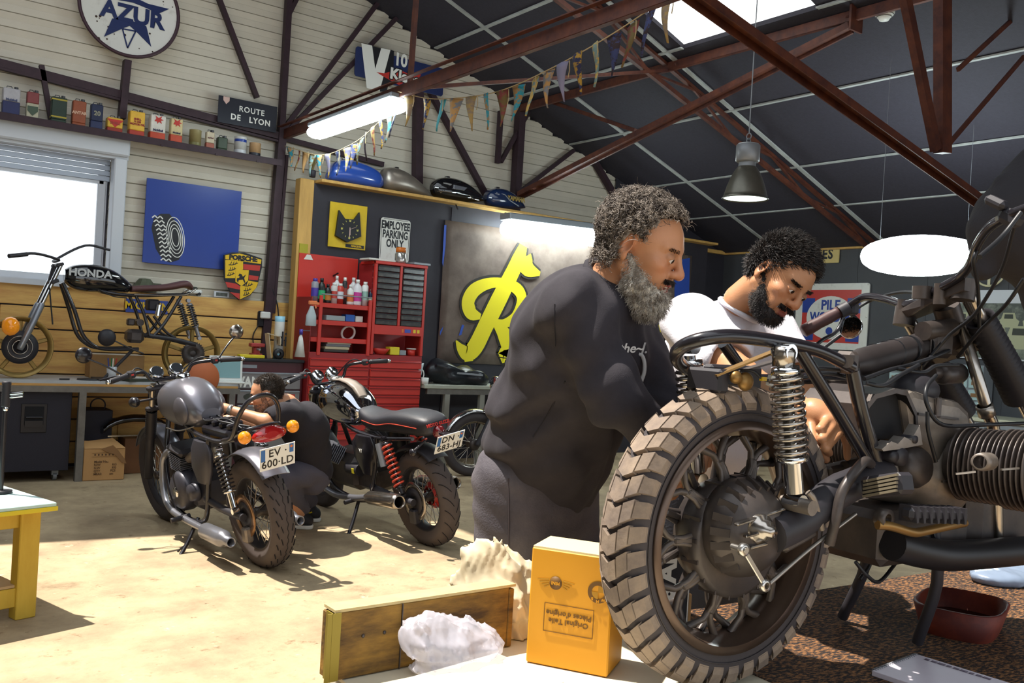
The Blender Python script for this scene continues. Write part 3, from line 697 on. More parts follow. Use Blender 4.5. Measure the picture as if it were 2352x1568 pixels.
# ---- right wall
XW = XR-.02; YV = A([0, -1., 0])
def Xp(px, py): return on(px, py, 'x', XW)
def boardx(name, label, cat, a, c, mt, th=.015, rad=.03):
    y0, y1, z0, z1 = a[1], c[1], c[2], a[2]; t = thing(name, label, cat, (XW, (y0+y1)/2, (z0+z1)/2)); w, h = (y0-y1)/2, (z1-z0)/2; poly = []
    for (cx, cz, a0) in ((w-rad, h-rad, 0), (-w+rad, h-rad, 90), (-w+rad, -h+rad, 180), (w-rad, -h+rad, 270)):
        for k in range(5): an = math.radians(a0+22.5*k); poly.append((cx+rad*math.cos(an), cz+rad*math.sin(an)))
    MB().prism(poly, (0, 0, 0), YV, Z1, -.003, th).build('panel', mt, t); return t, w, h
t, w, h = boardx('battery_enamel_sign', 'square red white and blue enamel sign reading PILE on grey wall', 'sign', Xp(1833, 652), Xp(1990, 806), M_signwhite)
b = MB(); b.prism([(-w*.8, -h*.8), (w*.8, -h*.8), (w*.8, h*.8), (-w*.8, h*.8)], (-.016, 0, 0), YV, Z1, 0, .002); b.build('red_field', M_red, t)
for (y0, y1, z0, z1) in ((-.8, -.45, .1, .55), (.45, .8, .1, .55), (-.8, -.45, -.75, -.45), (.45, .8, -.75, -.45)): MB().prism([(w*y0, h*z0), (w*y1, h*z0), (w*y1, h*z1), (w*y0, h*z1)], (-.018, 0, 0), YV, Z1, 0, .002).build('blue_field', M_blu, t)
b = MB(); b.prism(ell2(0, -.02, w*.66, h*.66, 0, 40), (-.020, 0, 0), YV, Z1, 0, .003); b.build('white_disc', M_signwhite, t)
text('lettering', 'PILE', .17, M_blu, t, (-.0235, 0, h*.33), YV, Z1, .001, .006, sx=.95); text('lettering', 'WONDER', .17, M_blu, t, (-.0235, 0, -h*.04), YV, Z1, .001, .006, sx=.78)
b = MB(); b.prism(ell2(-w*.0, -h*.45, .05, .05, 0, 24), (-.0235, 0, 0), YV, Z1, 0, .002); b.build('blue_dot', M_blu, t)
b = MB()
for q in ((-1, 1), (1, 1), (0, 1), (1, 0), (-1, 0)): b.ell((-.016, -q[0]*w*.96, q[1]*h*.96), .012, n=8, m=6)
b.build('mounting_screw', M_signwhite, t)
t, w, h = boardx('stencilled_sign', 'pale yellow stencilled sign ending in LES under the wall trim', 'sign', Xp(1800, 563), Xp(1927, 603), mat('pale_yellow_sign', '#cdb777', .5), .012, .01)
text('lettering', 'LES', .18, M_inkblk, t, (-.0135, -(w-.21), -.02), YV, Z1, .001, .006, sx=.85, spc=1.15)
# framed photograph
t, w, h = boardx('framed_photograph', 'white framed photograph of old cars on the right wall', 'picture', Xp(2190, 667), Xp(2400, 832), M_pvc, .02, .005)
MB().prism([(-w*.97, -h*.96), (w*.97, -h*.96), (w*.97, h*.62), (-w*.97, h*.62)], (-.021, 0, 0), YV, Z1, 0, .002).build('print', mat('photo_print', '#4a4f49', .35, vs=5, col2='#8e9486', thr=(.45, .65)), t)
M_pcar = mat('print_cream', '#a7a888', .4); M_pdark = mat('print_dark', '#34382f', .4)
for i in range(7):
    b = MB(); b2 = MB()
    cx, cz = -w*.75+(i % 4)*w*.5+(.12 if i > 3 else 0), -h*.38 if i > 3 else h*.12; s_ = 1.25 if i > 3 else .8
    b.prism([(cx+s_*u, cz+s_*v) for u, v in ((-.12, -.09), (.12, -.09), (.14, 0), (.10, .03), (.075, .11), (-.075, .11), (-.1, .03), (-.14, 0))], (-.0235, 0, 0), YV, Z1, 0, .001+.0001*i)
    b2.prism([(cx+s_*u, cz+s_*v) for u, v in ((-.06, .03), (.06, .03), (.055, .09), (-.055, .09))], (-.0255, 0, 0), YV, Z1, 0, .001)
    b.build('printed_car', M_pcar, t); b2.build('printed_window', M_pdark, t)
# bench by the right wall with small drawers
bz = .86; t = thing('wall_workbench', 'pale workbench along the grey right wall behind motorcycle', 'workbench', (9.9, 5.4, 0))
b = MB(); b.box((0, 0, bz-.02), (.75, 4.2, .04), bev=.004); b.build('worktop', mat('bench_top_grey', '#b4b29c', .5, var=.1), t)
b = MB(); b.box((-.33, 0, bz-.07), (.04, 4.1, .06)); b.build('frame', M_greymetal, t)
for y in (-2, -.7, .7, 2): MB().box((-.33, y, bz/2-.05), (.05, .05, bz-.1)).build('leg', M_greymetal, t)
t = thing('parts_drawer_cabinet', 'pale blue small parts drawer cabinet on the right hand workbench', 'drawer cabinet', (10.1, 5.5, bz)); MB().box((.03, 0, .27), (.22, 1.1, .54)).build('carcass', M_greymetal, t)
M_dr = mat('pale_blue_drawer', '#9db3b5', .35); M_drl = mat('drawer_label_brown', '#7d5a3a', .5)
for i in range(7):
    for j in range(4):
        o = MB().box((-.088, -.47+i*.157, .08+j*.13), (.02, .14, .11), bev=.004).build('drawer', M_dr, t); MB().box((-.1005, -.47+i*.157, .08+j*.13), (.006, .07, .04)).build('label_slot', M_drl, o)
# ================================================================ oil cans on the high shelf
def M(name, col, **k): return mat(name, col, **k)
CAN = [  # px0, px1, ytop, ybot (crop /3.564), body, lower colour, lower share, text, text colour, label, kind
 (15, 205, 745, 962, '#a6a4a8', '#272c55', .48, 'Mobiloil', '#3a4263', 'large white and navy square oil can, leftmost on the high shelf', 'sq'),
 (212, 345, 770, 985, '#7a3a3a', '#a9a58e', .55, '', '', 'square oil can with a maroon top and pale shield label', 'sq'),
 (415, 582, 815, 1025, '#26352b', '#26352b', .1, '', '', 'dark green square oil can with yellow bands on the high shelf', 'sq'),
 (588, 735, 842, 1050, '#8a4a30', '#8a4a30', .1, 'ANTAR', '#c9a48a', 'rust orange square oil can with faint pale lettering on the high shelf', 'sq'),
 (738, 870, 868, 1072, '#232a45', '#2b3354', .3, '20', '#8f8d78', 'dark navy square oil can numbered twenty', 'sq'),
 (875, 1042, 985, 1102, '#d0a53c', '#8f3328', .27, 'SHELL', '#8f3328', 'low wide yellow oil can with a red base and red chevron', 'sq'),
 (1056, 1220, 930, 1132, '#d9ac3e', '#a53a2c', .2, 'SHELL\nX-100\nMOTOR OIL', '#8f2d24', 'tall yellow square oil can with red lettering and a red base', 'sq'),
 (1226, 1390, 962, 1162, '#cfcac0', '#b3442c', .27, 'Mobiloil', '#26284a', 'white square oil can with red winged horse and red base', 'sq'),
 (1392, 1520, 988, 1185, '#c8b88a', '#b4462c', .3, 'Mobiloil', '#2d2d3f', 'cream yellow square oil can with orange base beside the white one', 'sq'),
 (1555, 1652, 1072, 1205, '#8f8459', '#6d6a40', .2, '', '', 'small round rusty cream tin on the high shelf', 'rd'),
 (1685, 1775, 1095, 1230, '#b9ac93', '#8f4a38', .3, 'mobiloil', '#5a2d2a', 'small cream and red oval tin on the high shelf', 'sq'),
 (1780, 1886, 1142, 1248, '#2c3a28', '#2c3a28', .1, '', '', 'small dark green tin near the right end of high shelf', 'sq'),
 (1925, 2022, 1138, 1277, '#c3c4c2', '#b9bcc0', .2, '', '', 'small round white and blue tin on the high shelf', 'rd'),
 (2050, 2140, 1176, 1285, '#b3916a', '#23262f', .22, '', '', 'small round brown tin with dark base, rightmost on high shelf', 'rd')]
ZS = 3.017; YC = 8.70
for i, (a, c, t0, b0, col, col2, sh, tx, tc, lab, kind) in enumerate(CAN):
    xa, xb = on(a/3.564, b0/3.564, 'y', YC)[0], on(c/3.564, b0/3.564, 'y', YC)[0]; w = xb-xa
    hh = (on((a+c)/7.128, t0/3.564, 'y', YC)[2]-on((a+c)/7.128, b0/3.564, 'y', YC)[2])*.97; side = .25*w if kind == 'sq' else 0
    w -= side; dd = min(.1, w*.7); t = thing('oil_can', lab, 'oil can', (xa+w/2, YC+dd/2, ZS), 0, 'old oil cans on the high shelf')
    m1 = mat('can_%s' % col[1:], col, .45, .1, var=.12, vs=14); m2 = mat('can_%s' % col2[1:], col2, .45, .1, var=.12, vs=14)
    zc = hh*sh
    if kind == 'sq':
        MB().box((0, 0, (zc+hh)/2), (w, dd, hh-zc), bev=.006).build('can_body', m1, t); MB().box((0, 0, zc/2), (w*1.002, dd*1.004, zc), bev=.004).build('lower_band', m2, t)
        bb = MB(); bb.cyl((w*.28, 0, hh), (w*.28, 0, hh+.022), .016, n=12); bb.build('cap', M('can_cap', '#4a4a4c', rough=.4, metal=.6), t)
        if hh > .1: MB().tube([(-w*.3, 0, hh-.002), (-w*.25, 0, hh+.02), (0, 0, hh+.02), (w*.1, 0, hh-.002)], .004, 6).build('handle', M('can_cap', '#4a4a4c'), t)
    else:
        MB().lathe([(0, zc), (w/2, zc), (w/2, hh-.008), (w/2*1.03, hh-.004), (w/2*1.03, hh), (w/2*.9, hh), (w/2*.9, hh-.006), (0, hh-.006)], n=24).build('can_body', m1, t); MB().lathe([(0, 0), (w/2*1.02, 0), (w/2*1.02, .006), (w/2*1.004, .01), (w/2*1.004, zc)], n=24).build('lower_band', m2, t)
    fy = -dd/2-.002 if kind == 'sq' else -w/2-.002
    if tx: text('lettering', tx, min(w/(.62*max(len(q) for q in tx.split('\n'))), hh*.26), mat('cant_%s' % tc[1:], tc, .5), t, (0, fy, zc+(hh-zc)*(.45 if '\n' in tx or tx != 'Mobiloil' else .12)), X1, Z1, .001, .0015)
    if 'horse' in lab or 'cream yellow' in lab:
        MB().prism([(-.035, .0), (-.02, .03), (-.03, .05), (0, .035), (.03, .055), (.02, .03), (.045, .02), (.02, .012), (.03, -.015), (.005, 0), (-.01, -.02), (-.012, 0)], (0, fy, zc+(hh-zc)*.62), X1, Z1, 0, .0015).build('winged_horse', M_red, t)
    if 'shield' in lab: MB().prism([(-.04, .04), (.04, .04), (.04, 0), (0, -.04), (-.04, 0)], (0, fy-.001, hh*.25), X1, Z1, 0, .001).build('shield_label', M('can_green', '#3f4f40'), t)
    if 'yellow bands' in lab:
        for q in (.2, .9): MB().box((0, 0, hh*q), (w*1.01, dd*1.01, .012)).build('yellow_band', M('can_band', '#a8962f'), t)
    if 'low wide' in lab: MB().prism([(-.07, .03), (.07, .03), (0, -.04)], (0, fy, hh*.62), X1, Z1, -.0, .0006).build('chevron', M_red, t)
    if 'white and blue' in lab: MB().lathe([(w/2*1.005, hh*.68), (w/2*1.005, hh*.85)], n=24).build('blue_band', M_blu, t)
# ================================================================ spare tanks on the partition
def tank(name, label, pxa, pxb, pyt, pyb, mt, prof, extras=None, yy=8.62, tilt=0):
    a = Y_(pxa, (pyt+pyb)/2, yy); c = Y_(pxb, (pyt+pyb)/2, yy); L = (c[0]-a[0]); zt, zb = Y_((pxa+pxb)/2, pyt, yy)[2], Y_((pxa+pxb)/2, pyb, yy)[2]
    h = zt-zb; t = thing(name, label, 'fuel tank', ((a[0]+c[0])/2, yy, 2.862), 0, 'spare fuel tanks on the partition')
    secs = []
    for (u, z0, z1, wd) in prof:
        sec = []
        for k in range(20):
            an = 2*PI*k/20; cc, ss = math.cos(an), math.sin(an)
            e = .7; sec.append((L*(u-.5), wd*.5*math.copysign(abs(cc)**e, cc), h*((z0+z1)/2+(z1-z0)/2*math.copysign(abs(ss)**e, ss))))
        secs.append(sec)
    o = MB().loft(secs).build('tank_shell', mt, t); s_ = o.modifiers.new('sub', 'SUBSURF'); s_.levels = 1; s_.render_levels = 2
    bb = MB(); bb.lathe([(0, .02), (.03, .018), (.032, 0)], (-L*.22, 0, h*.97), n=18); bb.build('filler_cap', M('chrome', '#d8dadc', rough=.12, metal=1), t)
    if extras: extras(t, L, h)
    if tilt: t.rotation_euler = (0, tilt, 0)
    return t
M('chrome', '#d8dadc', rough=.12, metal=1)
P_BOX = [(0, .1, .35, .12), (.03, .0, .6, .22), (.15, .0, .95, .26), (.4, .0, 1.0, .27), (.7, .0, .92, .25), (.92, .02, .75, .2), (1, .15, .5, .1)]
P_TEAR = [(0, .3, .7, .1), (.03, .1, .9, .2), (.12, .0, 1.0, .27), (.35, 0, .98, .28), (.6, .0, .75, .25), (.85, 0, .4, .16), (1, .02, .15, .06)]
P_OVAL = [(0, .35, .6, .08), (.05, .1, .85, .18), (.2, .0, 1.0, .26), (.45, 0, 1.0, .28), (.7, .08, .8, .24), (.9, .18, .5, .14), (1, .25, .35, .06)]
tank('fuel_tank', 'bright blue angular fuel tank, leftmost on the black partition', 752, 876, 388, 446, mat('blue_tank', '#2a4fa8', .2, coat=1), P_BOX, tilt=.02)
tank('fuel_tank', 'dull grey brown bare metal fuel tank on the black partition', 874, 990, 402, 458, mat('bare_tank', '#8a8178', .3, .6, var=.15, vs=9), P_TEAR)
def ex_b(t, L, h):
    b = MB(); b.prism([(-.12, -.01), (.02, -.01), (.06, .03), (-.12, .035)], (-L*.05, -.14, h*.5), X1, Z1, 0, .006); b.build('chrome_panel', MATS['chrome'], t, bev=.002)
    b = MB(); b.tube([(-.1, -.145, h*.3), (.06, -.145, h*.3), (.1, -.14, h*.18), (.2, -.125, h*.18)], .006, 6); b.build('chrome_strip', MATS['chrome'], t)
    MB().cyl((-.05, -.02, .0), (-.07, -.12, -.09), .008).build('fuel_tap', M_black, t)
tank('fuel_tank', 'glossy black fuel tank with chrome strip on the black partition', 990, 1112, 420, 474, mat('black_gloss', '#101014', .08, coat=1), P_OVAL, ex_b)
def ex_y(t, L, h):
    text('lettering', 'YAMAHA', .075, M('gold_letter', '#b59a52', rough=.4, metal=.3), t, (.06, -.139, h*.52), X1, Z1, .002, .002, sx=.8); b = MB(); b.tube([(-.2, -.1, h*.7), (-.1, -.13, h*.65), (-.03, -.142, h*.4), (.1, -.142, h*.2)], .006, 6); b.build('pale_stripe', M_greymetal, t)
    MB().cyl((-.02, -.04, .0), (-.02, -.06, -.06), .012).build('fuel_tap', M_black, t)
tank('fuel_tank', 'dark navy fuel tank with gold lettering, rightmost on the black partition', 1114, 1204, 444, 492, mat('navy_gloss', '#16294f', .15, coat=1), P_OVAL, ex_y)
# small dried posy on the post
p = Y_(717, 412, 8.6); t = thing('dried_posy', 'small dried posy in a dark pot on top of wooden post', 'plant', (p[0], 8.6, 2.88)); MB().lathe([(0, 0), (.03, 0), (.035, .06), (.028, .07), (0, .065)], n=14).build('pot', M_black, t)
b = MB()
for i in range(14): an = random.uniform(0, 6.28); r_ = random.uniform(.02, .07); b.tube([(0, 0, .05), (r_*.4*math.cos(an), r_*.4*math.sin(an), .12), (r_*math.cos(an), r_*math.sin(an), random.uniform(.15, .24))], .004, 5)
b.build('stems', M('dry_stem', '#7a6b3f'), t)
# ================================================================ bunting
FC = ['#2a2f52', '#6f8c8e', '#2a8ca0', '#4a9aa5', '#33262c', '#c2a45a', '#b98d55', '#7b3a38', '#7d7f84', '#a58a55', '#39406a', '#8a86a0', '#9c7748', '#8c7a66', '#b08a34', '#6b5a34']
def bunting(name, label, pts, flags, size0, size1, seed):
    rnd = random.Random(seed); t = thing(name, label, 'bunting', pts[0]); o0 = A(pts[0]); cv = smooth([A(p)-o0 for p in pts], 12)
    MB().tube(cv, .004, 5).build('string', M('twine', '#b59f78', rough=.8), t)
    L = np.cumsum([0]+[np.linalg.norm(cv[i+1]-cv[i]) for i in range(len(cv)-1)])
    def at_(u):
        s_ = u*L[-1]; i = min(max(np.searchsorted(L, s_)-1, 0), len(cv)-2); f_ = (s_-L[i])/max(L[i+1]-L[i], 1e-9); return cv[i]+(cv[i+1]-cv[i])*f_, nrm(cv[i+1]-cv[i])
    for k in range(flags):
        u = (k+.6)/(flags+.2); p, d = at_(u); s_ = size0+(size1-size0)*u; w = s_*.45; col = FC[(k*5+seed) % len(FC)]; c2 = FC[(k*3+seed+4) % len(FC)]
        tw = rnd.uniform(-.5, .5); d2 = nrm(A([d[0], d[1], 0])); nn = A([-d2[1], d2[0], 0]); dd = d2*math.cos(tw)+nn*math.sin(tw); n2 = A([-dd[1], dd[0], 0]); sw = rnd.uniform(-.15, .15)
        V = []; Fc = []; R_ = 7
        for i in range(R_+1):
            v = i/R_; hw = w/2*(1-v)
            for j in range(3):
                q = p+A([0, 0, (d[2]/max(.2, np.linalg.norm(d[:2])))*(j-1)*hw*.9])+dd*(hw*(j-1)+sw*s_*v*v)+n2*(.02*math.sin(3*v+k)+.012*(j-1)**2)+A([0, 0, -s_*v]); V.append(q)
        for i in range(R_):
            for j in range(2): Fc.append([i*3+j, i*3+j+1, i*3+j+4, i*3+j+3])
        b = MB(); b.add(V, Fc, True); M1 = mat('flag_%s_%s' % (col[1:], c2[1:]), col, .75, vs=16, col2=c2, thr=(.47, .53), stretch=(1, 1, 1.6)); o = b.build('pennant', M1, t)
        so_ = o.modifiers.new('thick', 'SOLIDIFY'); so_.thickness = .003
        if k % 2 == 0: MB().tube([p+dd*w*.55, p+dd*w*.6+A([0, 0, -s_*.25]), p+dd*w*.52+A([0, 0, -s_*.42])], .0035, 5).build('tassel', MATS['twine'], t)
    return t
bunting('bunting', 'faded pennant bunting sagging below the tube lamp to the wall post', [Y_(655, 335, 8.75), dp(735, 356, 8.6), dp(800, 335, 8.2), dp(850, 300, 7.8), dp(912, 236, 7.25)], 15, .2, .24, 2)
bunting('bunting', 'colourful pennant bunting rising from the tie beam towards the skylight', [dp(914, 210, 7.25), dp(985, 226, 7.1), dp(1060, 224, 6.9), dp(1150, 208, 6.6), dp(1260, 160, 6.2), dp(1400, 82, 5.7), dp(1560, -25, 5.2)], 17, .25, .27, 9)
# ================================================================ workbench and what stands on it
BY, BZ = 8.15, .832
t = thing('long_workbench', 'long grey topped workbench against the plank wall', 'workbench', (1.6, 8.5, 0))
b = MB(); b.box((.0, .02, BZ-.012), (2.7, .72, .024)); b.build('worktop', mat('grey_laminate', '#a9adb0', .35, var=.08, vs=4), t); MB().box((.0, .02, BZ-.034), (2.7, .72, .02)).build('edge_board', M_wood, t)
b = MB(); b.box((.02, -.32, BZ-.07), (2.7, .05, .05)); b.box((.02, .35, BZ-.07), (2.7, .05, .05)); b.build('frame_rail', mat('raw_steel', '#74706a', .5, .5, var=.2, vs=10), t)
for (x, y) in ((.05, -.32), (.0, .3), (1.3, -.32), (1.3, .3)): MB().box((x, y, (BZ-.09)/2), (.055, .055, BZ-.09)).build('leg', MATS['raw_steel'], t)
def px_box(name, label, cat, x0, x1, y0, y1, yf, depth, mt, ztop=None, z0=None, bev=.004, part='body', group=None):
    a = Y_(x0, y1, yf); c = Y_(x1, y1, yf); zb = a[2] if z0 is None else z0; zt = Y_((x0+x1)/2, y0, yf)[2] if ztop is None else ztop
    t = thing(name, label, cat, ((a[0]+c[0])/2, yf+depth/2, zb), 0, group); MB().box((0, 0, (zt-zb)/2), (c[0]-a[0], depth, zt-zb), bev=bev).build(part, mt, t); return t, c[0]-a[0], zt-zb
# flight case under the bench
t, w, h = px_box('flight_case', 'large black flight case with a recessed handle under the bench', 'case', -40, 155, 884, 1105, 8.2, .58, mat('case_black', '#211f2a', .6, bump=.2, bs=200), z0=.09, ztop=.745)
b = MB(); b.box((.03, -.292, h*.66), (.19, .01, .235), bev=.004); b.build('handle_plate', mat('case_fitting', '#3b3a3c', .35, .7), t)
b = MB(); b.box((.03, -.2995, h*.69), (.14, .006, .15)); b.build('recess_shade', mat('recess_shade_black', '#0d0d12', .8), t); b = MB(); b.cyl((-.03, -.306, h*.67), (.09, -.306, h*.67), .009); b.box((.03, -.303, h*.59), (.13, .006, .05)); b.build('handle', MATS['case_fitting'], t)  # raised black plate paints the shade of the handle recess
for s_ in (-1, 1):
    b = MB(); b.cyl((s_*.22-.014, -.2, -.055), (s_*.22+.014, -.2, -.055), .035); b.box((s_*.22, -.2, -.02), (.05, .05, .05)); b.build('castor', M_greymetal, t)
# amplifier, wooden drawer, cardboard box
t, w, h = px_box('amplifier', 'small black amplifier box under the bench behind the cardboard box', 'amplifier', 190, 254, 942, 1040, 8.5, .3, MATS['case_black'], z0=.02); MB().torus((.02, 0, h+.03), (0, 1, 0), .06, .006).build('cable', M_black, t)
t, w, h = px_box('wooden_box', 'plain brown wooden box on the floor under the bench', 'box', 283, 372, 1006, 1080, 8.45, .25, mat('brown_ply', '#6b4526', .6, var=.2, vs=4), z0=.002)
t = thing('cardboard_box', 'torn brown cardboard box with printed side beside the bench leg', 'box', (1.845, 8.33, .002))
M_card = mat('cardboard', '#b58a58', .8, var=.05, vs=5); M_print = mat('box_print', '#5f4630', .8)
w, h = .325, .265
b = MB(); b.box((0, 0, h/2), (w, .34, h), bev=.004); b.build('carton', M_card, t)
b = MB(); b.loft([[(-.16, -.17, h+.002), (.16, -.175, h+.002), (.16, -.172, h+.006), (-.16, -.168, h+.006)], [(-.15, -.05, h+.05), (.13, -.07, h+.03), (.13, -.07, h+.036), (-.15, -.05, h+.056)], [(-.12, .05, h+.03), (.1, .02, h+.06), (.1, .02, h+.066), (-.12, .05, h+.036)]], sm=False); b.build('flap', M_card, t)
b = MB(); b.prism([(-.05, .0), (.04, .03), (.08, -.01), (.14, -.09), (.155, -.13), (.12, -.12), (.06, -.05), (0, -.03)], (.02, -.175, h+.0), X1, Z1, 0, .004); b.build('torn_flap', mat('cardboard_dark', '#8a6540', .85), t)
text('printing', 'Model No.:\nN.W              KG\nG.W              KG\nQTY            PCS\nMEAS:         cm', .026, M_print, t, (-.08, -.1725, .105), X1, Z1, .0006, .0004, al='LEFT', spc=.95)
b = MB()
for i in range(7): b.box((-.075+i*.028, -.1722, .215), (.012, .001, .014))
for s_ in (-1, 1): b.bar((-.1, -.172, .215+s_*.016), (.12, -.172, .215+s_*.016), .002, .001)
b.build('care_symbols', M_print, t)
# black tank lying under the bench
t = thing('black_mudguard', 'glossy black mudguard lying on the brown box under the bench', 'mudguard', Y_(312, 985, 8.45)); b = MB(); secs = []
for k in range(9):
    an = .35+k*.28; c_ = A([-.30*math.cos(an)*1.0, 0, .16*math.sin(an)-.06]); secs.append([c_+A([0, .08*math.cos(u), .035*math.sin(u)]) for u in np.linspace(0, 2*PI, 13)[:-1]])
b.loft(secs); b.build('mudguard_shell', MATS['black_gloss'], t); MB().bar((-.25, -.085, -.05), (.24, -.085, -.04), .012, .012).build('bright_trim', MATS['chrome'], t)
# things on the bench
t = thing('pen_pot', 'clear pot of coloured pens on the bench beside the crate', 'pen pot', (Y_(257, 866, 8.25)[0], 8.27, BZ)); MB().lathe([(0, 0), (.035, 0), (.042, .12), (.039, .12), (.033, .004), (0, .004)], n=18).build('pot', mat('frosted_pot', '#c9cdd2', .3, alpha=.75), t)
for i, c_ in enumerate(('#b8332c', '#2b7a4a', '#2a3f8f', '#d8d4cc')): MB().cyl((.012*math.cos(i*1.6), .012*math.sin(i*1.6), .01), (.035*math.cos(i*1.6), .02*math.sin(i*1.6), .19), .005).build('pen', mat('pen_%s' % c_[1:], c_, .4), t)
t, w, h = px_box('wooden_crate', 'low wooden crate at the back of the bench behind pens', 'crate', 206, 330, 815, 858, 8.57, .2, mat('crate_wood', '#a07a4c', .7, var=.15, vs=6), z0=BZ); MB().box((0, 0, h-.01), (w-.03, .19, .03)).build('paper_sheets', M_signwhite, t)
for i, (x, lab) in enumerate(((172, 'round black disc lying on the bench, left of a pair'), (216, 'round black disc lying on the bench, right of a pair'))):
    p = on(x, 862, 'z', BZ); t = thing('black_disc', lab, 'disc', (p[0], 8.30, BZ), 0, 'black discs on the bench'); MB().lathe([(.0, .004), (.04, .004), (.05, .012), (.085, .012), (.09, 0), (0, 0)], n=28).build('disc', mat('disc_black', '#1d1e22', .5), t)
p = on(130, 866, 'z', BZ); t = thing('small_tool', 'short dark tool lying near the bench front edge', 'tool', (p[0], 8.22, BZ)); MB().bar((-.04, 0, .008), (.04, .01, .008), .012, .012, bev=.003).build('tool_body', MATS['disc_black'], t)
t = thing('laptop', 'white laptop standing open at the right end of bench', 'laptop', (Y_(520, 866, 8.26)[0], 8.29, BZ), -.1)
MB().box((0, -.065, .009), (.30, .14, .018), bev=.005).build('keyboard_half', M_white, t); b = MB(); R_ = rot('X', -.12); b.box((0, .0, .13), (.30, .012, .23), R_, bev=.004); b.build('screen_half', M_white, t); MB().box((0, -.0075, .135), (.26, .004, .18), R_).build('screen', mat('screen_teal', '#7fa3a6', .2), t)
t = thing('paper_stack', 'loose dark magazines on the bench behind the left motorcycle', 'magazines', (2.12, 8.28, BZ)); MB().box((0, 0, .012), (.3, .2, .024), rot('Z', .3)).build('magazine', M_pdark, t); MB().box((.05, .01, .03), (.22, .16, .008), rot('Z', -.2)).build('paper_sheet', M_signwhite, t)
t = thing('orange_disc_pad', 'terracotta round pad hung on the bench front edge behind the grey tank', 'pad', (Y_(466, 868, 8.1)[0], 8.102, Y_(466, 868, 8.1)[2])); b = MB(); b.lathe([(0, -.048), (.14, -.046), (.155, -.02), (.145, -.002), (0, .0)], (0, 0, 0), ax=(0, -1, 0), n=32); b.build('pad', mat('terracotta', '#b5633a', .6), t)
# planks' upper ledge: small things
LZ = 1.622
t = thing('engine_casting', 'grey green engine casting on the ledge above the planks', 'engine part', (2.27, 8.885, LZ)); b = MB(); b.lathe([(0, 0), (.1, 0), (.11, .04), (.08, .08), (.05, .12), (0, .125)], n=10, sm=False); b.box((.09, 0, .05), (.12, .09, .07), bev=.01); b.build('casting', mat('casting_green', '#565a48', .5, .4, var=.2), t)
t = thing('toy_car', 'small white toy car on the ledge above the planks', 'toy car', (2.72, 8.885, LZ)); MB().box((0, 0, .035), (.16, .065, .04), bev=.012).build('car_body', M_white, t); MB().box((-.01, 0, .067), (.09, .055, .03), bev=.01).build('cabin', M_pdark, t)
for s_ in (-1, 1):
    for q in (-1, 1): MB().cyl((s_*.05, q*.027, .016), (s_*.05, q*.034, .016), .016).build('wheel', M_inkblk, t)
t, w, h = px_box('small_picture', 'small white framed picture of a car beside the shield crest', 'picture', 491, 526, 669, 689, 8.87, .015, M_pvc, z0=LZ); MB().box((0, -.0085, h/2), (w*.75, .002, h*.6)).build('print', MATS['photo_print'], t)
# blue board with yellow name behind the bare motorcycle
t, w, h = board('blue_name_board', 'narrow blue board with yellow capitals behind the bare motorcycle', 'sign', rect(290, 685, 385, 722, 8.85), 8.85, M_blu, .01); text('lettering', 'MICHELIN', .095, M_syel, t, (.0, -.001, 0), X1, Z1, .001, .003, sx=.92)
# socket and flex
p = Y_(602, 728, 8.85); t = thing('wall_socket', 'white and black wall socket with its plug on yellow planks', 'socket', p); MB().box((0, 0, -.02), (.09, .04, .16), bev=.01).build('back_box', M_inkblk, t); MB().box((.02, -.03, .02), (.1, .05, .07), bev=.01).build('plug', M_white, t)
b = MB(); b.tube(smooth([(-.04, -.02, -.08), (-.09, -.02, -.2), (-.05, -.03, -.36), (.03, -.04, -.4)]), .006, 6); b.build('flex', M_inkblk, t)
b = MB(); b.tube(smooth([Y_(612, 640, 8.83), Y_(628, 670, 8.82), Y_(637, 700, 8.8), Y_(640, 728, 8.6)]), .007, 6); o = b.build('hanging_cable', M_inkblk); tag(o, 'thin black cable drooping down the siding to the spray tin', 'cable')
# ================================================================ red tool cabinets, maroon tool chest
M_tred = mat('tool_red', '#c2342b', .38, var=.06, vs=4); M_tredd = mat('tool_red_deep', '#96282a', .4); M_maroon = mat('maroon_paint', '#4d1620', .35)
YT = 8.22
x0, xm, x1 = Y_(708, 850, YT)[0], Y_(849, 830, YT)[0], Y_(970, 830, YT)[0]
zt = Y_(910, 816, YT)[2]
t = thing('red_tool_cabinet', 'large red roller tool cabinet with many drawers by black partition', 'tool cabinet', ((x0+x1)/2, YT+.2, 0)); w = x1-x0
MB().box((0, 0, zt/2+.03), (w, .38, zt-.06), bev=.006).build('carcass', M_tredd, t)
rows = [.09]*9; z = zt-.05
for i, hh in enumerate(rows):
    for s_, wd in ((-1, xm-x0), (1, x1-xm)):
        cx = -w/2+wd/2 if s_ < 0 else w/2-wd/2
        o = MB().box((cx, -.198, z-hh/2), (wd-.02, .02, hh-.012), bev=.004).build('drawer', M_tred, t); MB().box((cx, -.213, z-.018), (wd-.03, .014, .012), bev=.003).build('pull', M_tredd, o)
    z -= hh
for s_ in (-1, 1): MB().cyl((s_*w*.42, -.12, .035), (s_*w*.42+.03, -.12, .035), .035).build('castor', M_inkblk, t)
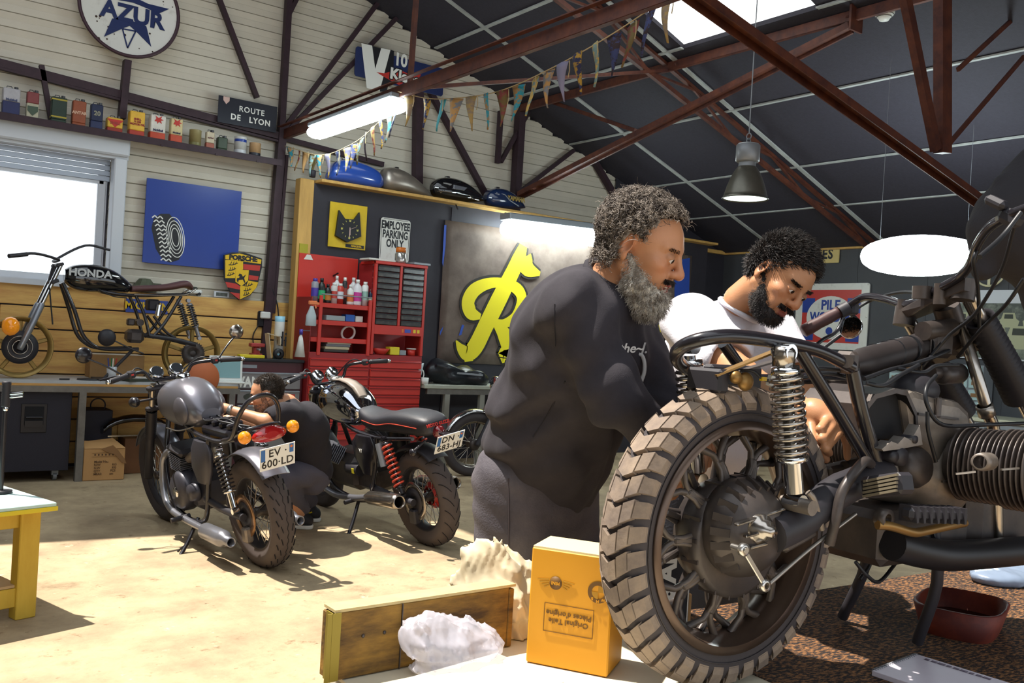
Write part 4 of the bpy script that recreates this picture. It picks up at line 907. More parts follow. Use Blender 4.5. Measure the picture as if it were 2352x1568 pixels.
# left hutch: shelves of bottles
hz = zt+.002; zl = Y_(770, 586, YT+.22)[2]
t = thing('red_shelf_hutch', 'open red steel shelf unit standing on the red cabinet', 'shelf unit', ((x0+xm)/2, YT+.2, hz)); w2 = xm-x0-.006; hh = zl-hz
SH = [Y_(790, 380/1+1250/3.92, YT)[2]-hz, Y_(790, 380+1405/3.92, YT)[2]-hz, Y_(790, 380+1560/3.92, YT)[2]-hz]
MB().box((0, .185, hh/2), (w2, .015, hh)).build('back_panel', M_tred, t)
xl0 = Y_(640+375/3.92, 740, YT)[0]-(x0+xm)/2
for xx in (xl0, w2/2-.02): MB().box((xx, -.19, .26), (.035, .02, .58 if xx < 0 else .56), bev=.003).build('post', M_tred, t)
for sx in (-1, 1): MB().box((sx*(w2/2-.004), .0, .26), (.008, .36, .54)).build('side_panel', M_tredd, t)
for i, s_ in enumerate(SH): MB().box((.0, 0, s_-.02), (w2-.02, .36, .045), bev=.003).build('shelf', M_tred, t)
MB().cyl((xl0, -.2, SH[0]+.085), (w2/2-.02, -.2, SH[0]+.085), .006).build('rail', M_greymetal, t)
MB().prism([(-.05, .0), (.05, .0), (.02, .05), (-.02, .05)], (-w2*.35, .176, hh-.06), X1, Z1, 0, .002).build('sticker', M_signwhite, t); MB().bar((.05, .17, hh-.2), (.07, .1, hh-.17), .012, .012).build('hook', M_inkblk, t)
HUT = A([(x0+xm)/2, YT+.2, hz])
# right hutch: two columns of small black drawers and an open bay
zr = Y_(910, 603, YT)[2]
t = thing('red_drawer_hutch', 'tall red hutch with two columns of small black drawers', 'drawer unit', ((xm+x1)/2, YT+.2, hz)); w3 = x1-xm-.006; hh = zr-hz
zb_ = Y_(900, 380+1440/3.92, YT)[2]-hz; zo = Y_(900, 380+1525/3.92, YT)[2]-hz
MB().box((0, .03, (hh+zb_)/2), (w3-.02, .3, hh-zb_-.03)).build('carcass', M_tredd, t)
for sx in (-1, 0, 1): MB().box((sx*(w3/2-.015), -.185, (hh+(zb_ if sx == 0 else 0))/2), (.03, .03, hh-(zb_ if sx == 0 else 0)), bev=.003).build('post', M_tred, t)
MB().box((0, -.04, hh-.015), (w3, .34, .03), bev=.003).build('top', M_tred, t); MB().box((0, -.185, (zb_+zo)/2), (w3-.05, .03, zb_-zo), bev=.003).build('name_rail', M_tred, t)
MB().box((0, .185, zo/2), (w3, .012, zo)).build('back_panel', M_tredd, t)
for sx in (-1, 1): MB().box((sx*(w3/2-.004), .0, zo/2), (.008, .34, zo)).build('side_panel', M_tred, t)
M_smoke = mat('smoky_drawer', '#3a3838', .25, vs=18, col2='#5d5752', thr=(.45, .75)); n9 = 10; dz = (hh-.04-zb_)/n9
for i in range(n9):
    for sx in (-1, 1):
        o = MB().box((sx*w3*.24, -.19, zb_+dz*(i+.5)), (w3*.40, .03, dz-.008), bev=.004).build('drawer', M_smoke, t); MB().box((sx*w3*.24, -.208, zb_+dz*(i+.85)), (w3*.38, .01, .012)).build('lip', M_inkblk, o)
for i, (c_, dx, ww) in enumerate((('#d8762c', .05, .02), ('#3c4fb0', .11, .07), ('#e0c22c', .19, .03), ('#e0c22c', .235, .03))): MB().box((dx, -.201, (zb_+zo)/2), (ww, .003, .035)).build('sticker', mat('sticker_%s' % c_[1:], c_, .4), t)
# bottles
BOT = [(270, 335, 1010, 1190, '#8a8890', '#4a3a9a', 'grey spray tin with a purple cap at the left shelf end', 'tin'), (345, 415, 1010, 1200, '#1d2220', '#2fa36a', 'black bottle with a green label on the red shelf', 'bot'), (405, 470, 1065, 1238, '#1c1c1e', '#b5702a', 'short black bottle with an orange mark on the red shelf', 'bot'),
 (466, 524, 1052, 1242, '#c7c3c0', '#b8433a', 'white and red slim tin, left of two beside the black bottles', 'tin'), (517, 580, 1058, 1246, '#b8392f', '#cfd3da', 'red and white slim tin, right of two beside the black bottles', 'tin'), (485, 545, 988, 1100, '#d9d9d9', '#d9d9d9', 'tall white bottle standing behind the slim tins', 'bot'),
 (566, 610, 1005, 1250, '#2b2a2c', '#8c3a30', 'dark spray tin standing between red tin and white jug', 'tin'), (610, 672, 1070, 1256, '#dcdcd8', '#d0703a', 'white bottle with an orange label on the red shelf', 'bot'), (632, 700, 1005, 1110, '#d6d6d6', '#d6d6d6', 'large plain white jug behind the orange label bottle', 'bot'),
 (666, 742, 1022, 1258, '#d9d7da', '#c03a90', 'white bottle with a magenta label on the red shelf', 'bot'), (745, 802, 1044, 1250, '#dfe2df', '#8fb5a8', 'tall white bottle with a pale green label on the shelf', 'tin'), (806, 846, 1102, 1262, '#27304a', '#c9c4b0', 'small dark blue nozzle bottle at the right shelf end', 'noz')]
for i, (a, c_, t0, b0, col, col2, lab, kind) in enumerate(BOT):
    back = b0 < 1180; yy = YT+(.22 if back else .1); xa, xb = Y_(640+a/3.92, 690, yy)[0], Y_(640+c_/3.92, 690, yy)[0]; r_ = (xb-xa)/2*.95; base = hz+SH[0]+.004
    if i == 0: xa += .02; xb += .02
    zt_ = Y_(640+a/3.92, 380+t0/3.92, yy)[2]; h_ = max(.1, zt_-base); p = ((xa+xb)/2, yy, base); t = thing('spray_tin' if kind == 'tin' else 'bottle', lab, 'bottle', p, 0, 'bottles on the red shelf')
    m1 = mat('bot_%s' % col[1:], col, .35); m2 = mat('bot_%s' % col2[1:], col2, .4)
    if kind == 'tin':
        MB().lathe([(0, 0), (r_, 0), (r_, h_*.82), (r_*.7, h_*.87), (0, h_*.87)], n=18).build('body', m1, t); MB().lathe([(0, h_*.87), (r_*.62, h_*.87), (r_*.6, h_), (0, h_)], n=16).build('cap', m2 if i in (0,) else M_white, t); MB().lathe([(r_*1.01, h_*.25), (r_*1.01, h_*.6)], n=18).build('label', m2, t)
    else:
        MB().lathe([(0, 0), (r_*.95, 0), (r_, .01), (r_, h_*.62), (r_*.85, h_*.74), (r_*.4, h_*.83), (r_*.36, h_*.87), (0, h_*.87)], n=18).build('body', m1, t)
        MB().lathe([(0, h_*.86), (r_*.45, h_*.86), (r_*.43, h_), (0, h_)] if kind == 'bot' else [(0, h_*.86), (r_*.45, h_*.86), (r_*.1, h_*1.1), (0, h_*1.1)], n=14).build('cap', M_white if i != 1 and i != 2 else M_inkblk, t); MB().lathe([(r_*1.01, h_*.15), (r_*1.01, h_*.5)], n=18).build('label', m2, t)
# lower shelves of the hutch
def blk(name, lab, cat, x, y, z, sz, mt, grp=None, part='body'):
    t = thing(name, lab, cat, (x, y, z), 0, grp); MB().box((0, 0, sz[2]/2), sz, bev=.004).build(part, mt, t); return t
xx = HUT[0]
blk('parts_tray', 'pale plastic tray of parts on the middle red shelf', 'tray', xx-.06, YT+.12, hz+SH[1]+.004, (.2, .2, .05), mat('tray_clear', '#8f9598', .3)); blk('blue_box', 'small blue carton on the middle red shelf', 'box', xx+.12, YT+.12, hz+SH[1]+.004, (.1, .1, .07), mat('carton_blue', '#2c5fb0', .5)); blk('pale_box', 'small pale carton at the right of middle red shelf', 'box', xx+.22, YT+.12, hz+SH[1]+.004, (.08, .1, .06), M_signwhite)
for i in range(4): blk('parts_book', ['thick dark manual lying lowest in the red shelf pile', 'cream manual second from the bottom of red shelf pile', 'grey manual third from the bottom of red shelf pile', 'pale manual on top of the red shelf pile'][i], 'book', xx-.03+.01*i, YT+.13, hz+.004+i*.027, (.26, .2, .026), mat('book_%d' % i, ['#3a3836', '#b6a98a', '#6a6a70', '#c9c0a8'][i], .6), 'manuals piled in the red shelf', 'cover')
b = MB(); b.torus((0, 0, .05), (0, 1, .3), .07, .012, 24, 8); t = thing('hose_coil', 'coiled white hose on the lowest red shelf', 'hose', (xx+.13, YT+.12, hz+SH[2]+.01)); b.build('hose', M_white, t)
xx = (xm+x1)/2
t = thing('red_bowl', 'red plastic bowl in the open bay of the drawer hutch', 'bowl', (xx-.16, YT+.06, hz+.002)); MB().lathe([(0, 0), (.05, 0), (.1, .06), (.095, .06), (.045, .006), (0, .006)], n=22).build('bowl', M_tred, t)
blk('yellow_tub', 'yellow plastic tub in the open bay of the drawer hutch', 'tub', xx-.02, YT+.06, hz+.002, (.11, .1, .08), mat('tub_yellow', '#d8c82a', .4))
t = thing('red_cup', 'small red and white tape roll in the drawer hutch bay', 'tape roll', (xx+.2, YT+.06, hz+.002)); MB().lathe([(0, 0), (.04, 0), (.042, .06), (0, .062)], n=18).build('roll', M_tred, t); MB().lathe([(0, .064), (.05, .064), (.05, .074), (0, .074)], n=18).build('roll_top', M_white, t)
blk('pale_parts_tub', 'small pale tub between yellow tub and red roll', 'tub', xx+.08, YT+.06, hz+.002, (.08, .08, .05), M_greymetal)
# on top of the hutch
t = thing('glass_jar', 'glass jar with an orange lid on top of red hutch', 'jar', (Y_(640+1098/3.92, 590, YT+.1)[0], YT+.1, zr+.003)); MB().lathe([(0, 0), (.055, 0), (.06, .02), (.06, .1), (.05, .115), (0, .115)], n=22).build('jar', mat('jar_metal', '#b9b6b0', .15, .7), t); MB().lathe([(0, .115), (.052, .115), (.052, .165), (0, .165)], n=22).build('lid', mat('orange_lid', '#c96a20', .4), t)
blk('paper_pile', 'loose pale papers on the left of the red hutch top', 'papers', (xm+x1)/2-.22, YT+.12, zr+.003, (.3, .22, .02), M_signwhite); blk('small_trays', 'thin grey tray on the right of the red hutch top', 'tray', (xm+x1)/2+.24, YT+.1, zr+.003, (.2, .2, .025), M_greymetal)
# hanging spray bottle and cone
p = Y_(640+295/3.92, 380+1330/3.92, YT-.08); t = thing('trigger_spray_bottle', 'clear trigger spray bottle hung at the red cabinet corner', 'spray bottle', p)
b = MB(); secs = []
for (z, wx, wy) in ((-.12, .05, .03), (-.11, .055, .035), (-.02, .05, .033), (.04, .025, .02), (.07, .016, .016)): secs.append([(wx*math.cos(u), wy*math.sin(u), z) for u in np.linspace(0, 2*PI, 17)[:-1]])
b.loft(secs); b.build('bottle_body', mat('clear_plastic', '#b9c4c8', .25, alpha=.8), t); b = MB(); b.box((.01, 0, .1), (.09, .025, .04), bev=.008); b.box((.06, 0, .095), (.03, .02, .025), bev=.004); b.bar((.03, 0, .085), (.045, 0, .05), .01, .015); b.build('trigger_head', mat('spray_orange', '#d9794a', .4), t)
p = Y_(690, 790, YT-.1); t = thing('plastic_funnel', 'white cone funnel hung upside down at the red cabinet corner', 'funnel', p); MB().lathe([(.008, .12), (.012, .08), (.02, .06), (.05, -.12), (.047, -.12), (.016, .06)], (0, 0, 0), n=22).build('cone', M_white, t); MB().lathe([(.0, .14), (.016, .14), (.018, .09), (.0, .09)], n=14).build('collar', mat('bot_4a3a9a', '#4a3a9a', .4), t); MB().bar((0, 0, .13), (x0-p[0]+.01, YT+.03-p[1], .13), .008, .008).build('hanger', M_greymetal, t)
# maroon chest
YM = 8.3; xa, xb = Y_(541, 850, YM)[0], Y_(704, 850, YM)[0]-.025; zt2 = Y_(610, 824, YM)[2]
t = thing('maroon_tool_chest', 'maroon tool chest with grey drawers and a white lettered sticker', 'tool chest', ((xa+xb)/2, YM+.2, 0)); w = xb-xa
MB().box((0, -.03, zt2/2+.02), (w, .30, zt2-.06), bev=.006).build('carcass', M_maroon, t); MB().box((0, -.04, zt2-.015), (w, .34, .03), bev=.006).build('top_mat', M_inkblk, t)
z = zt2-.12; M_gdr = mat('grey_drawer', '#7d7a7a', .35, .4)
for i, hh in enumerate((.17, .14, .14, .14, .14)):
    o = MB().box((0, -.19, z-hh/2), (w-.06, .02, hh-.015), bev=.004).build('drawer', M_gdr, t); MB().box((0, -.205, z-.015), (w-.07, .016, .016), bev=.003).build('pull', M_greymetal, o); z -= hh
text('sticker_lettering', 'VANS', .13, M_letter, t, (-w*.27, -.203, zt2-.225), X1, Z1, .001, .006, sx=.8); MB().box((-w*.3, -.1815, zt2-.075), (.15, .003, .03)).build('pale_badge', M_greymetal, t); b = MB(); b.prism(ell2(-w*.25, zt2-.36, .08, .035), (0, -.2015, 0), X1, Z1, 0, .002); b.build('oval_sticker', M_pdark, t); MB().box((w*.25, -.2015, zt2-.345), (.18, .003, .03)).build('red_sticker', M_tred, t)
for s_ in (-1, 1): MB().cyl((s_*w*.4, -.1, .03), (s_*w*.4+.03, -.1, .03), .03).build('castor', M_inkblk, t)
zz = zt2+.002
def tx(px): return Y_(px, 815, YM+.1)[0]
blk('yellow_tool_case', 'flat yellow tool case lying on the maroon chest', 'tool case', tx(575), YM+.08, zz, (.24, .08, .03), mat('case_yellow', '#d9c41e', .4)); t = thing('white_spray_tube', 'tall white and pale blue tube reading di on the maroon chest', 'tube', (tx(644), YM+.16, zz)); r_ = .047; hh = Y_(644, 726, YM+.16)[2]-zz
MB().lathe([(0, .05), (r_, .05), (r_, hh*.87)], n=28).build('tube_body', M_white, t); MB().lathe([(0, 0), (r_*1.005, 0), (r_*1.005, .05)], n=28).build('base_band', mat('pale_blue_plastic', '#8fc1d6', .4), t); MB().lathe([(r_*1.02, hh*.87), (r_*1.02, hh), (0, hh)], n=28).build('lid', MATS['pale_blue_plastic'], t); text('lettering', 'di', .2, M_inkblk, t, (.01, -r_-.001, hh*.45), X1, Z1, .001, .002, sx=.75)
t = thing('vice', 'small red bench vice on the maroon chest', 'vice', (tx(596), YM+.2, zz)); b = MB(); b.box((0, 0, .02), (.1, .1, .04), bev=.006); b.box((0, 0, .07), (.06, .07, .07), bev=.01); b.box((0, -.02, .12), (.14, .07, .035), bev=.006); b.build('vice_body', mat('vice_red', '#a33a38', .5), t); MB().cyl((.0, -.1, .08), (0, .06, .08), .01).build('screw', M_greymetal, t)
t = thing('folded_carton', 'folded pale carton leaning beside the white tube', 'carton', (tx(620), YM+.11, zz)); b = MB(); b.bar((0, 0, .0), (-.03, .02, .24), .1, .006); b.bar((-.03, .02, .24), (.07, -.02, .215), .1, .006); b.bar((.07, -.02, .215), (.075, -.02, .13), .1, .006); b.build('carton', mat('carton_pale', '#c8b596', .7), t)
t = thing('tape_dispenser', 'black round tape dispenser on the front of maroon chest', 'tape', (tx(632), YM+.02, zz)); MB().lathe([(.02, -.02), (.05, -.02), (.05, .02), (.02, .02)], (0, 0, .05), ax=(0, 1, 0), n=24).build('tape', M_inkblk, t)
# corner table right of the cabinets with folded black cover
YK = 8.16; xa = x1+.012; zk = Y_(1020, 884, YK)[2]
t = thing('corner_table', 'pale topped corner table right of the red cabinet', 'table', (xa+1.3, YK+.225, 0)); MB().box((0, 0, zk-.02), (2.6, .44, .04), bev=.004).build('table_top', mat('table_top_pale', '#a8ab9c', .4, var=.08), t); b = MB(); b.box((0, -.18, zk-.07), (2.5, .04, .06)); b.build('apron', MATS['raw_steel'], t)
for (x, y) in ((-1.0, -.18), (-.55, -.18), (1.2, -.18), (1.2, .18), (-1.2, .18)): MB().box((x, y, (zk-.1)/2), (.06, .05, zk-.1)).build('leg', mat('bare_leg', '#8c8a80', .5), t)
t = thing('folded_black_cover', 'folded black vinyl cover heaped on the corner table', 'cover', (Y_(1062, 850, YK)[0]+.05, YK+.22, zk)); V, Q = sdf([el((0, 0, .08), (.32, .17, .12)), el((-.2, 0, .14), (.18, .14, .12)), el((.2, -.03, .06), (.22, .15, .1)), rc((-.3, -.1, .2), (.25, -.16, .12), .03, .02)], .016, lambda X, Y, Z: .012*np.sin(18*X+9*Z)+.01*np.sin(25*Y-14*X)); V[:, 2] = np.maximum(V[:, 2], .002); npmesh('cover_folds', V, Q, mat('vinyl_black', '#1e2025', .3, bump=.2, bs=40), t); MB().bar((-.1, -.2, .13), (.22, -.215, .115), .012, .02).build('pale_piping', M_greymetal, t)
t = thing('clear_funnel', 'clear measuring funnel standing by the red cabinet', 'funnel', (Y_(973, 860, YK)[0], YK+.1, zk)); MB().lathe([(.02, 0), (.018, .08), (.03, .1), (.05, .22), (.047, .22), (.024, .1)], n=18).build('funnel', MATS['clear_plastic'], t); MB().tube(smooth([(.02, 0, .02), (.06, 0, .08), (.05, 0, .14), (.0, 0, .16)]), .006, 6).build('hose', M_white, t)
t = thing('white_pot', 'small white pot at the corner table edge', 'pot', (Y_(978, 870, YK)[0]+.02, YK+.05, zk)); MB().lathe([(0, 0), (.035, 0), (.04, .07), (.036, .07), (0, .06)], n=18).build('pot', M_white, t)
# ================================================================ motorcycles: shared helpers
M_rub = mat('tyre_rubber', '#3a3435', .75, var=.12, vs=10, bump=.1, bs=80); M_rubd = mat('tyre_dusty', '#6e6158', .85, vs=14, col2='#94826f', thr=(.35, .7), bump=.15, bs=60)
M_fblk = mat('frame_black', '#1f1d22', .25, coat=.3); M_mblk = mat('matt_black', '#29272c', .5); M_cast = mat('dirty_cast_alloy', '#6b625b', .42, .5, vs=9, col2='#8f857a', thr=(.35, .7), bump=.1, bs=50)
M_castd = mat('dark_cast_alloy', '#3a3535', .4, .35, vs=9, col2='#574e48', thr=(.35, .7)); M_chr = MATS['chrome']; M_chrd = mat('aged_chrome', '#a9a29a', .2, .95, var=.2, vs=20); M_brass = mat('dull_gold', '#8a6a3a', .4, .6); M_cable = mat('cable_black', '#191a1e', .45); M_bolt = mat('bolt_steel', '#9a938a', .3, .9); M_rimd = mat('bronze_black_rim', '#5a4a40', .3, .6, var=.15, vs=8)
class Bike:
    def __init__(s, o, th, lean=0):
        s.o = A(o, float); f = A([math.cos(th), math.sin(th), 0]); l = A([-math.sin(th), math.cos(th), 0]); u = A([0, 0, 1.])
        l2 = l*math.cos(lean)-u*math.sin(lean); u2 = u*math.cos(lean)+l*math.sin(lean)   # lean > 0 tips to its left
        u2 = u*math.cos(lean)-(-l)*math.sin(lean); l2 = l*math.cos(lean)-u*math.sin(lean)
        s.R = np.stack([f, l2, u2], 1)
    def L(s, P): return s.R.T@(A(P)-s.o)
    def K(s, px, py, off=0): return s.L(plane(px, py, s.o+s.R[:, 1]*off, s.R[:, 1]))
    def path(s, pts): return [s.K(*p) for p in pts]
YA = A([0, 1., 0])
def tyre_mesh(b, c, R, w, rim, n=64):
    prof = []
    for k in range(17):
        an = PI*k/16; y = -math.cos(an)*w/2; r = rim+(R-rim)*(math.sin(an)**.55)
        prof.append((r, y))
    prof = [(rim-.004, -w*.32)]+prof[1:-1]+[(rim-.004, w*.32)]
    b.lathe(prof, c, ax=(0, 1, 0), n=n, up=(0, 0, 1)); return prof
def rim_mesh(b, c, r, w, n=56):
    b.lathe([(r-.012, -w/2), (r+.006, -w/2), (r+.006, -w/2+.006), (r-.008, -w/2+.014), (r-.022, -w*.2), (r-.022, w*.2), (r-.008, w/2-.014), (r+.006, w/2-.006), (r+.006, w/2), (r-.012, w/2), (r-.016, w/2-.014), (r-.028, w*.2), (r-.028, -w*.2), (r-.016, -w/2+.014), (r-.012, -w/2)], c, ax=(0, 1, 0), n=n)
def disc_mesh(b, c, r0, r1, y, th=.005, n=40): b.lathe([(r0, y-th/2), (r1, y-th/2), (r1, y+th/2), (r0, y+th/2), (r0, y-th/2)], c, ax=(0, 1, 0), n=n)
def wire_wheel(t, c, R, w, rimr, mrim, part, nsp=32, hubr=.035, disc=None, mhub=None, tread=None, mt=None):
    c = A(c); wh = MB(); wh.lathe([(0, -.06), (hubr*.6, -.06), (hubr, -.045), (hubr*.75, -.03), (hubr*.6, 0), (hubr*.75, .03), (hubr, .045), (hubr*.6, .06), (0, .06)], (0, 0, 0), ax=YA, n=24)
    wo = wh.build(part, mhub or M_castd, t); wo.location = tuple(c)
    b = MB(); tyre_mesh(b, (0, 0, 0), R, w, rimr); b.build('tyre', mt or M_rub, wo)
    if tread: tread(wo, R, w)
    b = MB(); rim_mesh(b, (0, 0, 0), rimr, w*.62); b.build('rim', mrim, wo)
    sp = None
    for i in range(nsp):
        an = 2*PI*i/nsp; sd = 1 if i % 2 else -1; ca = .35*(1 if (i//2) % 2 else -1)
        if sp is None or i < 4:
            p0 = A([hubr*.85*math.cos(ca), sd*.042, hubr*.85*math.sin(ca)]); p1 = A([rimr-.02, sd*.008, 0]); o = MB().cyl(p0, p1, .0024, n=5).build('spoke', M_chrd, wo); 
            if i == 0: sp = []
            sp.append(o)
        else: o = sp[i % 4].copy(); COL.objects.link(o); o.parent = wo
        o.rotation_euler = (0, an, 0)
    if disc:
        b = MB(); disc_mesh(b, (0, 0, 0), disc*.72, disc, .065); b.build('brake_disc', M_chrd, wo); b = MB(); disc_mesh(b, (0, 0, 0), .03, disc*.78, .06, .006)
        b.build('disc_carrier', M_mblk, wo)
    return wo
def shock(t, a, c, R, turns, msp, mbody, name='shock_absorber', r_=.0055, cov=.0, low=.3):
    a = A(a); c = A(c); d = nrm(c-a); L = np.linalg.norm(c-a); b = MB(); b.cyl(a+d*.02, c-d*L*low, R*.42, n=16); b.cyl(c-d*L*low, c-d*.02, R*.62, n=18); b.lathe([(R*.4, L*(1-low)-.012), (R*1.05, L*(1-low)-.01), (R*1.05, L*(1-low)), (R*.4, L*(1-low)+.006)], a, ax=d, n=22); b.lathe([(R*.4, .03), (R*.9, .03), (R*.95, .045), (R*.4, .05)], a, ax=d, n=20)
    for p in (a, c): b.cyl(A(p)-YA*.02, A(p)+YA*.02, .017, n=14)
    o = b.build(name, mbody, t); MB().spring(a+d*.045, c-d*(L*low+.006), R, r_, turns).build('spring', msp, o)
    if cov: MB().cyl(a+d*.03, a+d*cov, R*1.12, n=20).build('shroud', mbody, o)
    return o
def pipe(t, name, pts, r, mt, n=10, k=6): return MB().tube(smooth(pts, k), r, n).build(name, mt, t)
# ================================================================ the foreground motorcycle on its lift table
TH = math.radians(-3); TZ = 1.0081-.322; lf = A([-math.sin(TH), math.cos(TH), 0])
BM = Bike(A([1.5475, 1.2426, TZ])+lf*.055, TH)
bm = thing('stripped_motorcycle', 'stripped dark boxer motorcycle with chunky rear tyre in the foreground', 'motorcycle', BM.o, TH)
K = BM.K; AX = A([0, 0, .322])
hub = MB(); hub.lathe([(0, -.05), (.118, -.05), (.128, -.045), (.13, -.02), (.122, .01), (.11, .04), (0, .05)], ax=YA, n=48)
for i in range(18):
    an = 2*PI*i/18; hub.bar((.128*math.cos(an), -.047, .128*math.sin(an)), (.128*math.cos(an), .0, .128*math.sin(an)), .004, .008)
hub = hub.build('rear_wheel', M_castd, bm); hub.location = tuple(AX)
b = MB(); prof = []
RT, RR, WT = .322, .236, .118
def tr(y):  # base radius of the carcass
    u = min(1, abs(y)/(WT/2)); return RR+(RT-.012-RR)*(1-u**3.2)**.5
for k in range(25):
    y = -WT/2+WT*k/24; prof.append((tr(y), y))
b.lathe([(RR-.004, -WT*.36)]+prof[1:-1]+[(RR-.004, WT*.36)], ax=YA, n=96)
for rr in (.262, .275):
    for s_ in (-1, 1): b.torus((0, s_*(WT/2-.006 if rr < .27 else WT/2-.010), 0), YA, rr, .0016, 72, 5)
b.build('tyre', M_rub, hub)
b = MB(); NR = 38
for i in range(NR):
    a0 = 2*PI*i/NR; da = 2*PI/NR
    for (y0, y1, s0, s1, f0, f1) in ((-.0, .021, .0, .22, .06, .80), (-.021, .0, .22, .0, .06, .80), (.024, .041, .25, .5, .1, .86), (-.041, -.024, .5, .25, .1, .86), (.043, .054, .52, .62, .12, .78), (-.054, -.043, .62, .52, .12, .78)):
        V = []; J = 2
        for lay in (0, 1):
            for (y, sh) in ((y0, s0), (y1, s1)):
                for fr in (f0, f1):
                    sg = 1; an = a0+(fr+sh)*da; r = tr(y)-.003+(.0155 if lay else 0); sk = .0006 if lay else 0
                    V.append((r*math.sin(an), y, r*math.cos(an)))
        b.add(V, [[0, 1, 3, 2], [4, 6, 7, 5], [0, 4, 5, 1], [2, 3, 7, 6], [0, 2, 6, 4], [1, 5, 7, 3]])
o = b.build('tyre_tread', M_rubd, hub); 
b = MB(); rim_mesh(b, (0, 0, 0), RR+.004, .105, 80); b.build('rim', M_rimd, hub)
NS = 10
for i in range(NS*2):
    sd = -1 if i < NS else 1; an = 2*PI*(i % NS)/NS+(.0 if sd < 0 else PI/NS)
    b = MB(); y0, y1 = sd*.03, sd*.02
    def q(r, a, y): return A([r*math.cos(a), y, r*math.sin(a)])
    b.bar(q(.105, 0, y0), q(.168, 0, y1), .013, .022, (0, 1, 0), bev=.003)
    for s_ in (-1, 1):
        b.tube([q(.112, s_*.10, y0), q(.15, s_*.035, y0), q(.172, s_*.03, y1)], [.007, .006, .006], 6)
        b.tube([q(.16, 0, y1), q(.185, s_*.06, y1), q(.214, s_*.2, sd*.012)], [.008, .007, .009], 7)
    o = b.build('spoke', M_castd, hub); o.rotation_euler = (0, an, 0)
# final drive, swing arm, axle
b = MB(); c0 = K(1735, 1218, -.1); b.lathe([(0, -.035), (.045, -.035), (.075, -.02), (.098, .01), (.104, .03), (.1, .06), (0, .06)], (c0[0], -.1, c0[2]), ax=YA, n=40)
for i in range(11):
    an = math.radians(60+i*17); p = A([c0[0]+.085*math.cos(an), -.11, c0[2]+.085*math.sin(an)]); e = A([c0[0]+.104*math.cos(an), -.075, c0[2]+.104*math.sin(an)]); b.bar(p, e, .006, .016)
fd = b.build('final_drive', M_castd, bm)
b = MB(); ax_ = K(1775, 1222, -.165); b.lathe([(0, 0), (.011, 0), (.012, .012), (.02, .014), (.021, .024), (.03, .028), (.033, .045), (.036, .07), (0, .07)], (ax_[0], -.168, ax_[2]), ax=YA, n=24); b.build('axle_nut', M_chrd, fd)
b = MB()
for (p, q_) in (((1690, 1205, -.135), (1800, 1168, -.13)), ((1710, 1232, -.14), (1762, 1218, -.145)), ((1800, 1212, -.145), (1860, 1192, -.14)), ((1722, 1258, -.135), (1760, 1248, -.14)), ((1800, 1226, -.145), (1862, 1205, -.14))): b.bar(K(*p), K(*q_), .006, .012, (0, 1, 0), bev=.002)
b.build('casting_ribs', M_chrd, fd)
sa = [K(1770, 1225, -.12), K(1840, 1190, -.115), K(1930, 1125, -.11), K(2030, 1085, -.10)]; o = MB().tube(smooth(sa, 5), [.04]*6+[.038]*5+[.036]*5, 16).build('swing_arm', M_mblk, bm)
MB().bar(K(1790, 1245, -.12), K(1865, 1205, -.12), .05, .03, (0, 1, 0), bev=.008).build('arm_bracket', M_castd, o)
pipe(bm, 'brake_rod', [K(1765, 1342, -.14), K(1860, 1260, -.14), K(1965, 1180, -.14)], .0045, M_bolt)
pipe(bm, 'brake_arm', [K(1888, 1215, -.14), K(1870, 1150, -.145), K(1856, 1130, -.14)], .007, M_cast)
b = MB(); b.tube(smooth([K(2000, 1065, -.12), K(1985, 1060, -.15), K(1955, 1095, -.16), K(1932, 1135, -.16), K(1920, 1190, -.16), K(1905, 1250, -.15)], 6), .011, 10); b.build('brake_lever', M_castd, bm)
# shock absorbers
s_top, s_bot = K(1801, 808, -.135), K(1826, 1152, -.14)
sh = shock(bm, s_top, s_bot, .031, 11.5, M_chrd, M_chr, r_=.0048, low=.28); MB().cyl(s_bot+A([0, -.045, -.005]), s_bot+A([0, .03, -.005]), .016, n=12).build('lower_bolt', M_cast, sh)
MB().lathe([(0, 0), (.022, 0), (.024, .03), (.02, .04), (0, .04)], s_top+A([0, 0, -.03]), n=16).build('upper_cap', M_chrd, sh)
shock(bm, s_top*A([1, -1, 1]), s_bot*A([1, -1, 1]), .031, 11.5, M_chrd, M_chr, r_=.0048, low=.28)
# rear hoop, subframe and main frame
hp = [(1955, 842, -.11), (1880, 806, -.11), (1800, 787, -.11), (1700, 773, -.108), (1640, 774, -.1), (1588, 786, -.07), (1556, 806, -.02), (1558, 830, .04), (1590, 850, .085), (1660, 866, .105), (1760, 872, .11), (1880, 868, .11), (1960, 870, .11)]
pipe(bm, 'seat_hoop', [K(*p) for p in hp], .0145, M_fblk, 12)
b = MB(); b.bar(K(1640, 862, -.03), K(1795, 800, -.09), .035, .004, (0, 0, 1)); b.build('hoop_strap', M_brass, bm)
b = MB(); b.bar(K(1650, 866, 0), K(1790, 826, -.05), .03, .004); b.build('seat_bracket', M_castd, bm)
nd = K(1945, 838, -.10)
b = MB(); b.box(K(1945, 832, -.09), (.03, .05, .05), bev=.008); b.cyl(K(1945, 830, -.125), K(1945, 830, -.06), .014); b.build('frame_lug', M_castd, bm)
pipe(bm, 'diagonal_tube', [K(1832, 797, -.105), K(1915, 930, -.1), K(2008, 1085, -.095)], .0145, M_fblk, 12); pipe(bm, 'upright_tube', [K(1958, 850, -.1), K(1980, 950, -.1), K(2022, 1092, -.1)], .0165, M_fblk, 12)
